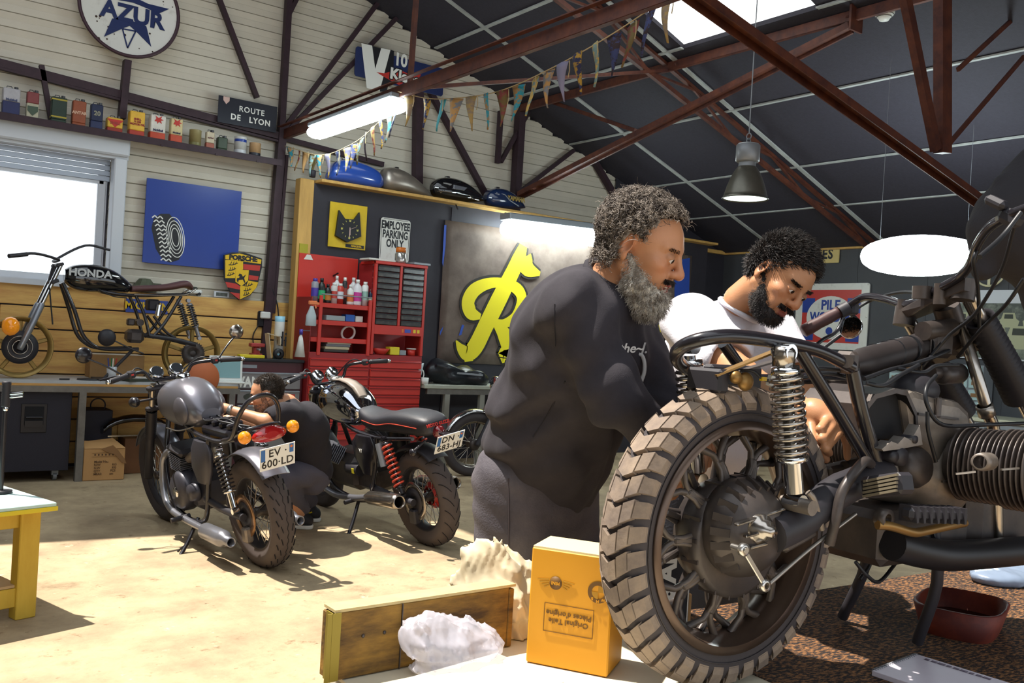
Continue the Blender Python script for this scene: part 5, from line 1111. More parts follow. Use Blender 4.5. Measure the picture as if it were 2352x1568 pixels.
pipe(bm, 'far_diagonal_tube', [K(1832, 797, -.105)*A([1, -1, 1]), K(2008, 1085, -.095)*A([1, -1, 1])], .0145, M_fblk); pipe(bm, 'far_upright_tube', [K(1958, 850, -.1)*A([1, -1, 1]), K(2022, 1092, -.1)*A([1, -1, 1])], .0165, M_fblk)
bbp = [K(1955, 838, -.05), K(2000, 826, -.02), K(2100, 798, 0), K(2190, 772, 0)]; bb_ = MB().tube(smooth(bbp, 6), [.02, .024, .028, .032, .034, .034]+[.034]*13, 16).build('backbone_tube', mat('worn_black_paint', '#2b2626', .45, var=.2, vs=8), bm)
for px in (2010, 2035, 2052, 2088, 2118): MB().cyl(K(px-2, 823-(px-2010)*.26, -.005)-A([.003, 0, 0]), K(px-2, 823-(px-2010)*.26, -.005)+A([.003, 0, 0]), .0365, n=18).build('tape_band', M_cable, bb_)
hd0, hd1 = K(2172, 700, 0), K(2204, 800, 0); b = MB(); b.cyl(hd0, hd1, .034, n=20); b.box(K(2150, 790, -.02), (.09, .05, .07), bev=.012); b.cyl(K(2120, 760, -.03), K(2185, 752, -.03), .024); b.build('steering_head', M_castd, bm)
for sd in (-1, 1): pipe(bm, 'down_tube', [K(2207, 742, -.04)*A([1, -sd if sd > 0 else 1, 1]), K(2240, 850, -.08)*A([1, -sd if sd > 0 else 1, 1]), K(2268, 945, -.1)*A([1, -sd if sd > 0 else 1, 1]), K(2285, 1010, -.1)*A([1, -sd if sd > 0 else 1, 1]), K(2290, 1240, -.1)*A([1, -sd if sd > 0 else 1, 1])], .0155, M_chrd if sd < 0 else M_fblk, 12)
b = MB(); b.lathe([(.017, -.016), (.021, -.014), (.021, .014), (.017, .016)], K(2264, 942, -.1), ax=K(2268, 950, -.1)-K(2262, 930, -.1), n=18); b.build('tube_clamp', M_bolt, bm)
# yokes, fork, gaiter
fk_n, fk_f = K(2214, 662, -.10), K(2079, 722, .10)
yk = MB(); dv = fk_n-fk_f
for w_ in (0,): yk.loft([[fk_f-dv*.12+A([0, 0, -.016]), fk_f-dv*.12+A([0.03, 0, -.016]), fk_f-dv*.12+A([.03, 0, .014]), fk_f-dv*.12+A([-.02, 0, .014])], [(fk_f+fk_n)/2+A([-.04, 0, -.016]), (fk_f+fk_n)/2+A([.045, 0, -.016]), (fk_f+fk_n)/2+A([.045, 0, .016]), (fk_f+fk_n)/2+A([-.04, 0, .016])], [fk_n+dv*.12+A([-.03, 0, -.016]), fk_n+dv*.12+A([.03, 0, -.016]), fk_n+dv*.12+A([.03, 0, .016]), fk_n+dv*.12+A([-.03, 0, .016])]], sm=False)
for p in (fk_n, fk_f): yk.cyl(p+A([-.004, 0, -.03]), p+A([0.004, 0, .02]), .028, n=18)
yk.build('top_yoke', M_castd, bm, bev=.004)
fd_ = nrm(K(2269, 767, -.1)-fk_n)
for p, mt_ in ((fk_n, M_chrd), (fk_f, M_chrd)):
    e = p+fd_*.62; MB().cyl(p, e, .0185, n=18).build('fork_tube', mt_, bm); secs = []; b = MB(); pr_ = []
    for k in range(40): pr_.append((.030+.007*math.cos(k*PI)+k*.0002, .105+k*.0075))
    b.lathe(pr_, p, ax=fd_, n=20); b.build('fork_gaiter', M_mblk, bm)
lo = (fk_n+fk_f)/2+fd_*.17; b = MB(); b.bar(fk_n+fd_*.17, fk_f+fd_*.17, .05, .035, fd_, bev=.006); b.build('lower_yoke', M_castd, bm)
# handlebar with grips, levers, mirror
hbm = (fk_n+fk_f)/2
hb = [(1848, 758, .40), (1900, 732, .37), (1945, 705, .33), (1985, 682, .28), (2030, 686, .20), (2075, 698, .1), (2115, 690, .03), (2160, 662, -.05), (2205, 635, -.11), (2232, 600, -.16), (2246, 560, -.21), (2275, 520, -.27), (2320, 494, -.33), (2365, 476, -.38)]
HP = [K(*p) for p in hb]
# keep the bar close to the yoke and level-ish
pipe(bm, 'handlebar', HP, .0115, M_fblk, 12)
for p in (HP[5], HP[7]): MB().cyl(p+A([0, 0, -.04]), p+A([0, 0, .012]), .015, n=14).build('bar_clamp', M_castd, bm)
g0, g1 = K(1846, 760, .40), K(1928, 716, .345); gd = nrm(g1-g0); gl = np.linalg.norm(g1-g0)
b = MB(); b.lathe([(0, -.004), (.014, -.004), (.019, .0), (.0195, .02), (.0175, .05), (.0185, gl*.7), (.0165, gl*.9), (.019, gl), (0, gl)], g0, ax=gd, n=20); b.build('grip', mat('brown_leather_grip', '#4a2f2e', .55, bump=.1, bs=60), bm)
b = MB(); p = K(1938, 712, .335); b.cyl(p-gd*.015, p+gd*.015, .021, n=16); b.box(p+gd*.03+A([0, 0, -.01]), (.03, .03, .035), bev=.006); b.build('lever_clamp', M_mblk, bm)
pipe(bm, 'clutch_lever', [K(1945, 712, .33), K(1970, 742, .36), K(1930, 770, .40), K(1890, 800, .42)], .006, M_cable); pipe(bm, 'mirror_stem', [K(1940, 722, .33), K(1922, 760, .33), K(1890, 780, .33), K(1868, 798, .33)], .0055, M_fblk)
mc = K(1954, 752, .30); tn = nrm(nrm(BM.L(CO)-mc)*1.5+nrm(A([-.5, .62, .74]))); mr = .0285*1.15
b = MB(); b.lathe([(0, .022), (mr*.7, .018), (mr*1.04, .004), (mr*1.04, -.002), (mr, -.003)], mc, ax=-tn, n=32); mo = b.build('mirror', M_chr, bm); b = MB(); b.lathe([(0, 0), (mr, 0)], mc+tn*.0015, ax=tn, n=32); b.build('mirror_glass', mat('mirror_glass', '#c8ccd0', .02, 1), mo)
pipe(bm, 'clutch_cable', [K(1958, 715, .33), K(2000, 690, .3), K(2060, 672, .18), K(2110, 672, .05), K(2130, 680, 0)], .0045, M_cable)
p = K(2118, 668, 0); b = MB(); b.cyl(p+A([0, 0, -.02]), p+A([0, 0, .012]), .024, n=18); b.build('steering_damper_knob', M_castd, bm)
# right end: switch block, brake master cylinder and lever
p = K(2322, 500, -.33); b = MB(); b.box(p, (.036, .05, .034), rot('X', .5), bev=.01); b.box(p+A([-.015, .025, .032]), (.03, .05, .022), rot('X', .5), bev=.008); b.build('switch_block', M_mblk, bm)
b = MB(); b.bar(K(2288, 504, -.3), K(2316, 488, -.33), .006, .01); b.build('bright_cap', M_chr, bm); pipe(bm, 'front_brake_lever', [K(2345, 488, -.38), K(2300, 545, -.37), K(2250, 590, -.4)], .005, M_cable)
for i, pts in enumerate(([(2250, 560, -.2), (2236, 600, -.2), (2246, 660, -.16), (2250, 760, -.12)], [(2330, 520, -.33), (2300, 620, -.25), (2240, 720, -.16), (2180, 770, -.08), (2120, 840, -.03)], [(2352, 640, -.3), (2310, 700, -.25), (2250, 760, -.15), (2200, 820, -.06)])): pipe(bm, 'control_cable', [K(*q_) for q_ in pts], .0045, M_cable)
# engine: crankcase, gearbox, air box, right cylinder
def face_prism(b, pts, off, d0, d1):
    poly = [tuple(K(px, py, off)[[0, 2]]) for px, py in pts]; return b.prism(poly, (0, 0, 0), A([1., 0, 0]), A([0, 0, 1.]), -d0, -d1) if 0 else b.prism(poly, (0, off, 0), A([1., 0, 0]), A([0, 0, 1.]), d0, d1)
gc = K(2132, 1085, -.05)*A([1, 0, 1]); b = MB(); b.lathe([(0, -.17), (.06, -.17), (.068, -.155), (.076, -.10), (.084, -.045), (.10, -.035), (.116, -.01), (.124, .02), (.128, .045), (.134, .048), (.134, .062), (.12, .064), (0, .064)], gc, ax=(1, 0, 0), n=48); gb = b.build('gearbox', M_cast, bm)
b = MB(); b.bar(gc+A([-.05, -.118, -.01]), gc+A([.04, -.131, -.01]), .006, .005); b.build('casting_ridge', M_bolt, gb); MB().lathe([(0, 0), (.05, 0), (.052, .02), (.04, .04), (0, .042)], gc+A([-.10, -.06, .02]), ax=(0, -1, .1), n=24).build('clutch_cover', M_castd, gb)
b = MB(); face_prism(b, [(2018, 1030), (2040, 1012), (2055, 1018), (2070, 1002), (2085, 1010), (2105, 975), (2112, 1020), (2060, 1030), (2022, 1035)], -.125, -.02, .008); b.build('bright_casting', mat('bare_bright_alloy', '#9c948c', .4, .75, var=.2, vs=25), gb)
for (px, py, r_) in ((2047, 1048, .012), (2064, 1048, .02), (2025, 1095, .01), (2093, 1008, .009)): MB().lathe([(0, -.012), (r_, -.012), (r_*1.1, .0), (r_*1.1, .02)], K(px, py, -.125), ax=YA, n=16).build('filler_plug', M_mblk, gb)
# air box shell; black inner faces and sheet paint its mouth's shade
b = MB(); face_prism(b, [(2095, 1010), (2080, 905), (2100, 895), (2150, 910), (2205, 920), (2230, 945), (2240, 1000), (2240, 1090), (2180, 1110), (2130, 1040)], -.095, -.19, 0); ab = b.build('engine_casing', M_cast, bm, bev=.018)
b = MB(); outer = [(1985, 1005), (1990, 930), (2010, 905), (2060, 892), (2085, 898), (2108, 950), (2110, 985)]; P0 = [K(px, py, -.10) for px, py in outer]; P1 = [p*A([1, 0, 1])+A([0, .08, 0]) for p in P0]
inn = [p*A([.0, 1, 0])+A([1, 0, 0])*(P0[3][0]+(p[0]-P0[3][0])*.9)+A([0, 0, 1])*((p[2]-P0[0][2])*.9+P0[0][2]) for p in P0]
m_ = len(P0); V = P0+P1+inn+[p*A([1, 0, 1])+A([0, .08, 0]) for p in inn]
Fc = []
for i in range(m_-1): Fc += [[i, i+1, m_+i+1, m_+i], [i, 2*m_+i, 2*m_+i+1, i+1]]
b.add(V, Fc); b.build('air_box_mouth', M_castd, ab); b = MB(); b.add(V, [[2*m_+i, 3*m_+i, 3*m_+i+1, 2*m_+i+1] for i in range(m_-1)]+[list(range(3*m_, 4*m_))]); b.build('mouth_inner_shade', mat('cavity_shade_black', '#0c0b0f', .7), ab)
b = MB(); face_prism(b, [(1988, 1008), (1993, 932), (2012, 908), (2060, 896), (2084, 902), (2106, 952), (2108, 1010)], -.072, -.01, 0); b.build('cavity_shade', mat('cavity_shade_black', '#0c0b0f', .7), ab)
b = MB(); b.ell(K(2095, 895, -.03), (.075, .06, .045)); b.build('air_hose', M_mblk, ab)
b = MB(); b.bar(K(2108, 950, -.10), K(2200, 962, -.10), .005, .006); b.box(K(2155, 935, -.1), (.018, .01, .05), bev=.003); b.build('cover_ridge', M_castd, ab)
cy = MB(); cc = K(2285, 1075, -.2); cdir = A([.12, -1, .02]); cdir = nrm(cdir)
for k in range(15):
    c_ = A([cc[0], -.12, cc[2]])+cdir*(.012*k); s_ = 1 if k < 9 else 1.06
    cy.lathe([(.05, 0), (.088*s_, 0), (.09*s_, .002), (.088*s_, .0042), (.05, .0042)], c_, ax=cdir, n=40)
cy.cyl(A([cc[0], -.10, cc[2]]), A([cc[0], -.12, cc[2]])+cdir*.18, .066, n=32); cyl_o = cy.build('cylinder', M_castd, bm)
b = MB(); p = A([cc[0], -.12, cc[2]])+cdir*.19; b.lathe([(0, .05), (.05, .045), (.075, .02), (.08, 0), (0, 0)], p, ax=cdir, n=32); b.build('rocker_cover', M_cast, cyl_o)
b = MB(); p = K(2262, 1060, -.26); b.lathe([(.014, -.045), (.019, -.045), (.021, -.02), (.02, .04)], p, ax=A([1, .3, -.05]), n=20); b.build('intake_stub', M_cast, cyl_o)
b = MB(); b.bar(K(2195, 1088, -.26), K(2240, 1083, -.28), .004, .004); b.bar(K(2300, 1078, -.3), K(2340, 1075, -.3), .004, .004); b.build('push_rod_tubes', M_bolt, cyl_o)
cl2 = cyl_o.copy(); COL.objects.link(cl2); cl2.parent = bm; cl2.scale = (1, -1, 1)
# foot peg, levers, pipes underneath
b = MB(); p0, p1 = K(1992, 1120, -.16), K(2085, 1108, -.27); b.bar(p0, p1, .045, .045, bev=.008); pg = b.build('foot_peg', M_mblk, bm); b = MB()
for k in range(5): b.bar(p0+A([-.024, -.008, .016-.008*k]), p1+A([-.024, .008, .016-.008*k]), .005, .005)
b.build('peg_ribs', mat('dusty_rubber', '#6b6250', .85), pg)
pipe(bm, 'shift_rod', [K(2015, 1205, -.14), K(2045, 1208, -.15), K(2095, 1222, -.16), K(2120, 1220, -.16), K(2175, 1208, -.16), K(2215, 1200, -.15)], .0105, M_brass); MB().lathe([(.012, -.012), (.022, -.012), (.022, .012), (.012, .012), (.012, -.012)], K(2030, 1190, -.14), ax=YA, n=20).build('shift_ring', M_castd, bm)
b = MB(); p0, p1 = K(2080, 1178, -.17), K(2205, 1182, -.2); b.bar(p0, p1, .035, .03, bev=.008)
for k in range(8): q_ = p0+(p1-p0)*(k+.5)/8; b.box(q_, (.008, .045, .036))
b.build('gear_pedal_rubber', M_mblk, bm)
for sd in (-1, 1): pipe(bm, 'silencer', [K(2050, 1250, -.12)*A([1, -sd, 1]), K(2120, 1268, -.13)*A([1, -sd, 1]), K(2200, 1275, -.14)*A([1, -sd, 1]), K(2380, 1262, -.14)*A([1, -sd, 1])], .037, mat('sooty_black', '#19181b', .45), 18)
b = MB(); b.box(K(2050, 1212, 0), (.36, .2, .13), bev=.02); b.box(K(2230, 1180, 0), (.3, .2, .2), bev=.03); b.build('sump', M_castd, bm)
b = MB()
for sd in (-1, 1): b.tube(smooth([K(2060, 1200, 0)+A([0, sd*.10, 0]), K(2070, 1270, 0)+A([0, sd*.10, -.05]), A([K(2075, 1300, 0)[0], sd*.11+.06, .012])], 4), .014, 10)
b.cyl(K(2060, 1200, 0)+A([0, -.11, 0]), K(2060, 1200, 0)+A([0, .11, 0]), .016); b.build('centre_stand', M_mblk, bm)
b = MB(); p = K(2185, 858, -.04); b.lathe([(0, -.06), (.022, -.06), (.026, -.05), (.026, .04), (.02, .05), (.0, .05)], p, ax=A([1, .1, .05]), n=22); b.cyl(p+A([-.09, 0, .0]), p+A([-.05, 0, 0]), .016); b.build('coil_canister', M_castd, bm)
for pts in ([(1985, 870, -.09), (2040, 850, -.07), (2080, 840, -.05), (2130, 825, -.05), (2180, 805, -.05)], [(1990, 880, -.08), (2030, 885, -.1), (2070, 860, -.09), (2110, 838, -.07)], [(2150, 862, -.1), (2128, 890, -.12), (2130, 930, -.13), (2165, 975, -.14), (2260, 975, -.15), (2352, 972, -.16)], [(2060, 846, -.06), (2120, 855, -.08), (2150, 840, -.08), (2200, 838, -.08)], [(1830, 870, -.06), (1900, 858, -.07), (1960, 868, -.07), (2010, 862, -.06)], [(1780, 860, -.03), (1820, 855, -.06), (1880, 846, -.08), (1935, 850, -.08)]): pipe(bm, 'wiring', [K(*q_) for q_ in pts], .005, M_cable)
for i, pts in enumerate(([(2130, 945, -.13), (2132, 990, -.13), (2150, 1060, -.13)], [(1965, 1290, -.05), (1990, 1320, -.06), (2020, 1335, -.05), (2060, 1290, -.02)], [(1990, 1230, 0), (2000, 1290, 0), (1975, 1330, 0)])): pipe(bm, 'hanging_lead', [K(*q_) for q_ in pts], .0045, M_cable)
# tail bracket
b = MB(); b.bar(K(1622, 868, 0), K(1740, 872, 0), .03, .06, bev=.006); b.box(K(1625, 872, 0), (.03, .1, .05), bev=.006); tb = b.build('tail_bracket', M_mblk, bm); b = MB(); b.ell(K(1690, 866, -.06), (.014, .012, .014)); b.ell(K(1712, 876, -.06), (.02, .014, .02)); b.build('tail_bolt', M_brass, tb); b = MB(); b.box(K(1770, 874, -.08), (.012, .01, .022), rot('Y', .3)); b.build('white_connector', M_white, tb); b = MB(); b.box(K(1753, 870, -.08), (.014, .008, .008)); b.build('yellow_connector', mat('connector_yellow', '#d8b21c', .4), tb); pipe(bm, 'tail_wiring', [K(1700, 850, -.05), K(1730, 852, -.07), K(1752, 870, -.08), K(1772, 872, -.08), K(1800, 850, -.08)], .003, M_cable)
MB().bar(K(1618, 868, .02), K(1616, 905, .02), .012, .02).build('pale_tab', M_white, tb)
b = MB(); b.prism([tuple(K(px, py, .02)[[0, 2]]) for px, py in ((1700, 895), (1730, 868), (1790, 872), (1800, 935), (1760, 905))], (0, .02, 0), A([1., 0, 0]), A([0, 0, 1.]), 0, .006); b.build('mudguard_liner', mat('brown_liner', '#8a6a50', .7), bm)
# shock-side lever near the hand
b = MB(); b.bar(K(1895, 1085, .0), K(1985, 1062, .0), .035, .03, bev=.006); b.cyl(K(1940, 1073, -.02), K(2000, 1058, -.02), .015); b.build('drive_shaft_cover', M_castd, bm)
# ring spanner hung on the brake arm
sp0, sp1 = BM.R@K(1708, 1262, -.16)+BM.o, BM.R@K(1757, 1344, -.16)+BM.o
t = thing('ring_spanner', 'bright double ring spanner hanging on the rear wheel hub', 'spanner', sp0); d = sp1-sp0; b = MB(); yl = BM.R[:, 1]
for p in (A([0, 0, 0.]), d): b.lathe([(.0065, -.005), (.0125, -.005), (.0125, .005), (.0065, .005), (.0065, -.005)], p, ax=yl, n=20)
b.bar(nrm(d)*.011, d-nrm(d)*.011, .011, .005, yl, bev=.0015); b.cyl(A([0, 0, 0])-yl*.008, A([0, 0, 0])+yl*.03, .006); b.build('spanner', mat('satin_steel', '#c4c0ba', .25, .9), t)
# ================================================================ lift table and what lies on it
def TP(px, py, z=None): return on(px, py, 'z', TZ if z is None else z)
M_carpet = mat('mottled_carpet', '#1e1614', .95, vs=60, col2='#8a5f38', thr=(.46, .62), bump=.5, bs=120, stretch=(1, 2.2, 1))
tx0, tx1, ty0, ty1 = .83, 4.3, .55, 1.66
t = thing('lift_table', 'low carpet topped lift table carrying the stripped foreground motorcycle', 'lift table', ((tx0+tx1)/2, (ty0+ty1)/2, 0), TH)
w, h = tx1-tx0, ty1-ty0
MB().box((0, 0, TZ-.06), (w, h, .10), bev=.006).build('platform', mat('pale_platform', '#c9c4b4', .7, var=.08, vs=3), t)
xs = 1.66-(tx0+tx1)/2; b = MB(); b.box(((xs+w/2)/2, 0, TZ-.005), (w/2-xs, h, .010)); b.build('carpet', M_carpet, t)
MB().box(((xs-w/2)/2, 0, TZ-.006), (w/2+xs, h, .008)).build('pale_sheet', mat('pale_hardboard', '#cfc6ae', .7, var=.08, vs=3), t)
for sx in (-1, 1):
    for sy in (-1, 1): MB().box((sx*(w/2-.12), sy*(h/2-.1), (TZ-.11)/2), (.07, .07, TZ-.11)).build('leg', MATS['raw_steel'], t)
# yellow parts carton
M_yc = mat('yellow_carton', '#d8961c', .55, var=.03, vs=4); M_ycp = mat('carton_print', '#6b4a1c', .6); M_ycl = mat('carton_print_light', '#b0801c', .6)
a0, a1 = TP(1207, 1519), TP(1394, 1556); xw = nrm(a1-a0); wdt = np.linalg.norm(a1-a0); yb = A([-xw[1], xw[0], 0]); hgt = .255
t = thing('yellow_parts_carton', 'upright yellow parts carton with dark emblems beside the rear tyre', 'carton', (a0+a1)/2, math.atan2(xw[1], xw[0]))
b = MB(); b.box((0, .06, hgt/2), (wdt, .12, hgt), bev=.003); b.build('carton_body', M_yc, t)
MB().box((0, .06, hgt+.001), (wdt-.004, .116, .004)).build('carton_top_sunlight', mat('carton_sunlight_cream', '#e0cf9a', .6), t)  # cream top puts the sunlight into the carton's colour
fy = -.0012; q_ = lambda u, v: ((u-.5)*wdt, v*hgt)
def up(name, s, sz, mt, u, v, **kw):  # printing is upside down on the carton
    p = q_(u, v); return text(name, s, sz, mt, t, (p[0], fy, p[1]), -X1, -Z1, .0004, .0004, **kw)
text('printing', 'Original Teile\nPièces d\'origine', .0165, M_ycp, t, (0, fy-.0004, hgt*.43), A([-1., 0, 0]), A([0, 0, -1.]), .0003, .0002)
b = MB()
for (u0, v0, u1, v1) in ((.2, .3, .8, .3), (.8, .3, .8, .54), (.8, .54, .2, .54), (.2, .54, .2, .3)): p, r_ = q_(u0, v0), q_(u1, v1); b.bar((p[0], fy, p[1]), (r_[0], fy, r_[1]), .0012, .001, (0, 1, 0))
b.build('printed_frame', M_ycp, t)
c1 = q_(.32, .72); b = MB(); b.lathe([(0, .0), (.0145, 0), (.0145, -.001)], (c1[0], fy-.0008, c1[1]), ax=(0, -1, 0), n=28); b.build('round_badge', M_ycp, t)
b = MB()
for s_ in (-1, 1):
    for k in range(4): b.bar((c1[0]+s_*.016, fy, c1[1]-.007+.0045*k), (c1[0]+s_*(.026+.0055*k if 1 else 0), fy, c1[1]-.009+.0052*k-.003), .0022, .001, (0, 1, 0))
b.build('badge_wings', M_ycl, t); text('badge_lettering', 'MINI', .0095, M_yc, t, (c1[0], fy-.002, c1[1]), A([-1., 0, 0]), A([0, 0, -1.]), .0003, .0003)
c1 = q_(.84, .70); b = MB(); b.lathe([(.0145, 0), (.0235, 0)], (c1[0], fy-.0008, c1[1]), ax=(0, -1, 0), n=40); b.build('roundel_ring', M_ycp, t); b = MB()
for k in (0, 2): b.prism([(c1[0], c1[1])]+[(c1[0]+.0145*math.cos(u), c1[1]+.0145*math.sin(u)) for u in np.linspace(k*PI/2, k*PI/2+PI/2, 8)], (0, fy-.0006, 0), X1, Z1, 0, .0004)
b.build('roundel_quarters', M_ycl, t)
for k, ch in enumerate('BMW'):
    an = math.radians(-130+40*k); text('roundel_letter', ch, .0085, M_yc, t, (c1[0]+.019*math.cos(an), fy-.002, c1[1]+.019*math.sin(an)), A([-1., 0, 0]), A([0, 0, -1.]), .0003, .0003)
# wooden crate
c0, c1_ = TP(757, 1566), TP(1090, 1500); xw = nrm(c1_-c0); L_ = .46
t = thing('wooden_tray_crate', 'weathered wooden crate board with a steel corner at the lift table end', 'crate', c0, math.atan2(xw[1], xw[0])); hh = .138; M_cr = mat('weathered_crate', '#3d2912', .75, vs=9, col2='#96702a', thr=(.36, .66), bump=.3, bs=25, stretch=(.5, 2, 2))
MB().box((L_/2, .022, hh/2), (L_-.03, .044, hh), bev=.002).build('front_board', M_cr, t)
for x in (.0075, L_-.0075): MB().box((x, .024, hh/2-.002), (.0145, .05, hh-.004), bev=.002).build('end_cleat', M_cr, t)
b = MB(); b.box((.002, -.001, hh*.5), (.03, .003, hh)); b.box((-.001, .012, hh*.5), (.003, .03, hh)); b.build('corner_strap', mat('strap_olive', '#8a7a2e', .5, .4), t); MB().box((L_/2+.004, .026, hh+.003), (L_, .05, .006)).build('sunlit_top_edge', mat('crate_sunlight', '#bba777', .7, var=.1), t)  # pale top strip paints the sunlit upper edge of the board
b = MB()
for x in (.07, .12, .33): b.ell((x, -.001, hh*.6), (.004, .002, .004), n=8, m=6)
b.bar((.16, -.001, .0), (.16, -.001, hh), .006, .002); b.build('nails', M_castd, t)
# crumpled cloth, clear bag, white card
def cloud(x, y, z, f=1.0):
    o = 0; a = 1.0; r_ = np.random.RandomState(5)
    for k in range(6):
        d = r_.randn(3); d /= np.linalg.norm(d); e = r_.randn(3); e /= np.linalg.norm(e); w = 14*f*1.45**k
        o = o+a*(np.abs(np.sin(w*(x*d[0]+y*d[1]+z*d[2])+1.2*np.sin(.6*w*(x*e[0]+y*e[1]+z*e[2])+k)))-.6); a *= .72
    return o
pc = A([*TP(1140, 1462)[:2], TZ])+CF*.06*A([1, 1, 0]); V, Q = sdf([el((0, 0, .08), (.10, .08, .11)), el((-.035, .02, .16), (.065, .055, .07)), el((.07, -.02, .07), (.07, .07, .09)), rc((-.04, -.05, .1), (.02, -.08, .02), .04, .03), rc((.05, -.05, .08), (.10, -.06, .02), .03, .03)], .0055, lambda x, y, z: .020*cloud(x, y, z, 1.7)); V[:, 2] = np.maximum(V[:, 2], .001)
t = thing('crumpled_cloth', 'crumpled cream cloth heaped between the crate and yellow carton', 'cloth', pc); npmesh('cloth_folds', V, Q, mat('cream_cloth', '#cdc0a2', .85, var=.06, vs=8), t)
pc = A([*TP(1035, 1540)[:2], TZ]); V, Q = sdf([el((0, 0, .05), (.10, .06, .065)), el((-.05, .01, .08), (.06, .045, .05)), el((.06, 0, .04), (.06, .05, .05))], .005, lambda x, y, z: .015*cloud(x, y, z, 2.4)); V[:, 2] = np.maximum(V[:, 2], .001)
M_bag = mat('clear_bag', '#dcd9e2', .18, alpha=.42); t = thing('clear_plastic_bag', 'crumpled clear plastic bag in front of the wooden crate', 'bag', pc); npmesh('bag_folds', V, Q, M_bag, t)
p0 = A([*TP(1080, 1585)[:2], TZ]); t = thing('white_card', 'flat white card carton lying at the photo bottom beside crate', 'carton', p0, .15); MB().box((0, -.02, .012), (.3, .2, .024), bev=.003).build('card', mat('card_white', '#d9d6cf', .6), t)
# black number board behind the wheel
p = dp(1533, 1350, 2.32); t = thing('black_number_board', 'small black board with large white characters seen through the wheel', 'board', (p[0], p[1], TZ+.0), -.35); MB().box((0, 0, .12), (.12, .012, .24), bev=.002).build('board', M_inkblk, t)
b = MB()
for (x0, z0, x1, z1) in ((-.056, .236, .056, .236), (.056, .236, .056, .006), (.056, .006, -.056, .006), (-.056, .006, -.056, .236)): b.bar((x0, -.0065, z0), (x1, -.0065, z1), .003, .001, (0, 1, 0))
b.build('white_border', M_letter, t); text('lettering', 'AP', .07, M_letter, t, (-.005, -.007, .16), Z1, -X1, .0004, .003); text('lettering', '8', .07, M_letter, t, (-.005, -.007, .09), Z1, -X1, .0004, .004); text('lettering', '1', .07, M_letter, t, (-.005, -.007, .035), Z1, -X1, .0004, .004)
p = dp(1548, 1420, 2.33); t = thing('brown_carton', 'small brown carton under the black number board', 'carton', (p[0]+.01, p[1]+.06, TZ), -.35); MB().box((0, 0, .04), (.14, .08, .08), bev=.003).build('carton', M_card, t)
# spiral notebook
n0, n1, n2 = TP(2105, 1507, TZ+.006), TP(1930, 1572, TZ+.006), TP(2270, 1580, TZ+.006); xw = nrm(n1-n0); yw = nrm(n2-n0); L_ = .21
t = thing('spiral_notebook', 'white spiral notebook lying at the bottom right of photo', 'notebook', n0, math.atan2(xw[1], xw[0])); sgn = 1 if np.cross(xw, yw)[2] > 0 else -1
MB().box((L_/2, sgn*.15, 0), (L_, .3, .012), bev=.001).build('pages', mat('notebook_page', '#c4bcc6', .6, var=.04, vs=12), t); b = MB()
for k in range(22): b.torus((.006+k*.0093, sgn*.002, .002), (1, 0, 0), .0065, .0011, 10, 4)
b.build('spiral_wire', M_greymetal, t); b = MB(); [b.box((.02, sgn*(.035+.017*k), .0072), (.010, .010+.003*(k*7 % 3), .0006)) for k in range(9)]; b.build('printed_heading', mat('ink_violet', '#5a4a5e', .6), t)
# orange drain bowl
bc = TP(2205, 1445); t = thing('oil_drain_tub', 'dirty orange red drain tub on the carpet under the engine', 'tub', bc, .3); M_tub = mat('dirty_orange', '#54201a', .6, vs=6, col2='#8a3820', thr=(.4, .7)); secs = []
for (z, k) in ((0, .105), (.01, .11), (.075, .13), (.078, .123), (.012, .1)): secs.append([(k*1.1*math.copysign(abs(math.cos(u))**.6, math.cos(u)), k*.85*math.copysign(abs(math.sin(u))**.6, math.sin(u)), z) for u in np.linspace(0, 2*PI, 25)[:-1]])
b = MB(); b.loft(secs, cap=False); b.add(secs[0], [list(range(24))]); b.build('tub', M_tub, t); MB().add([(x*.95, y*.95, .03) for x, y, z in secs[4]], [list(range(24))]).build('old_oil', mat('old_oil', '#0b0908', .15), t)
p = on(2310, 1318, 'z', TZ+.02); t = thing('plastic_sheet', 'crumpled clear blue plastic sheet behind the orange tub', 'plastic sheet', (p[0], p[1], TZ)); V, Q = sdf([el((0, 0, .02), (.16, .09, .03)), el((.08, .02, .03), (.1, .08, .035))], .008, lambda x, y, z: .008*cloud(x, y, z)); V[:, 2] = np.maximum(V[:, 2], .001); npmesh('sheet_folds', V, Q, mat('blue_plastic', '#8f9fb5', .2, trans=.3), t)
# ================================================================ grey covered thing at the right edge and steering wheel badge on the wall
pc = dp(2345, 520, 3.4); V, Q = sdf([el((0, 0, 0), (.17, .17, .2), k=.1), rc(-CR*.02+A([0, 0, .12]), -CR*.09+A([0, 0, .17]), .06, .02, k=.05), rc(-CR*.12+A([0, 0, -.03]), -CR*.13+A([0, 0, -.16]), .07, .05, k=.05), rc(CR*.1+A([0, 0, .18]), CR*.15+A([0, 0, -.25]), .15, .12, k=.1)], .010, lambda x, y, z: .014*cloud(x, y, z, .32))
t = thing('charcoal_work_jacket', 'charcoal work jacket hanging from the truss at the right edge', 'jacket', pc); npmesh('jacket_cloth', V, Q, mat('charcoal_cloth', '#2b292d', .9, var=.08, vs=10, bump=.2, bs=90), t); MB().tube([(0, 0, .26), (.02, 0, .55), (.0, 0, zroof(pc[0])-pc[2]-.12)], .006, 6).build('hanging_cord', M_cable, t)
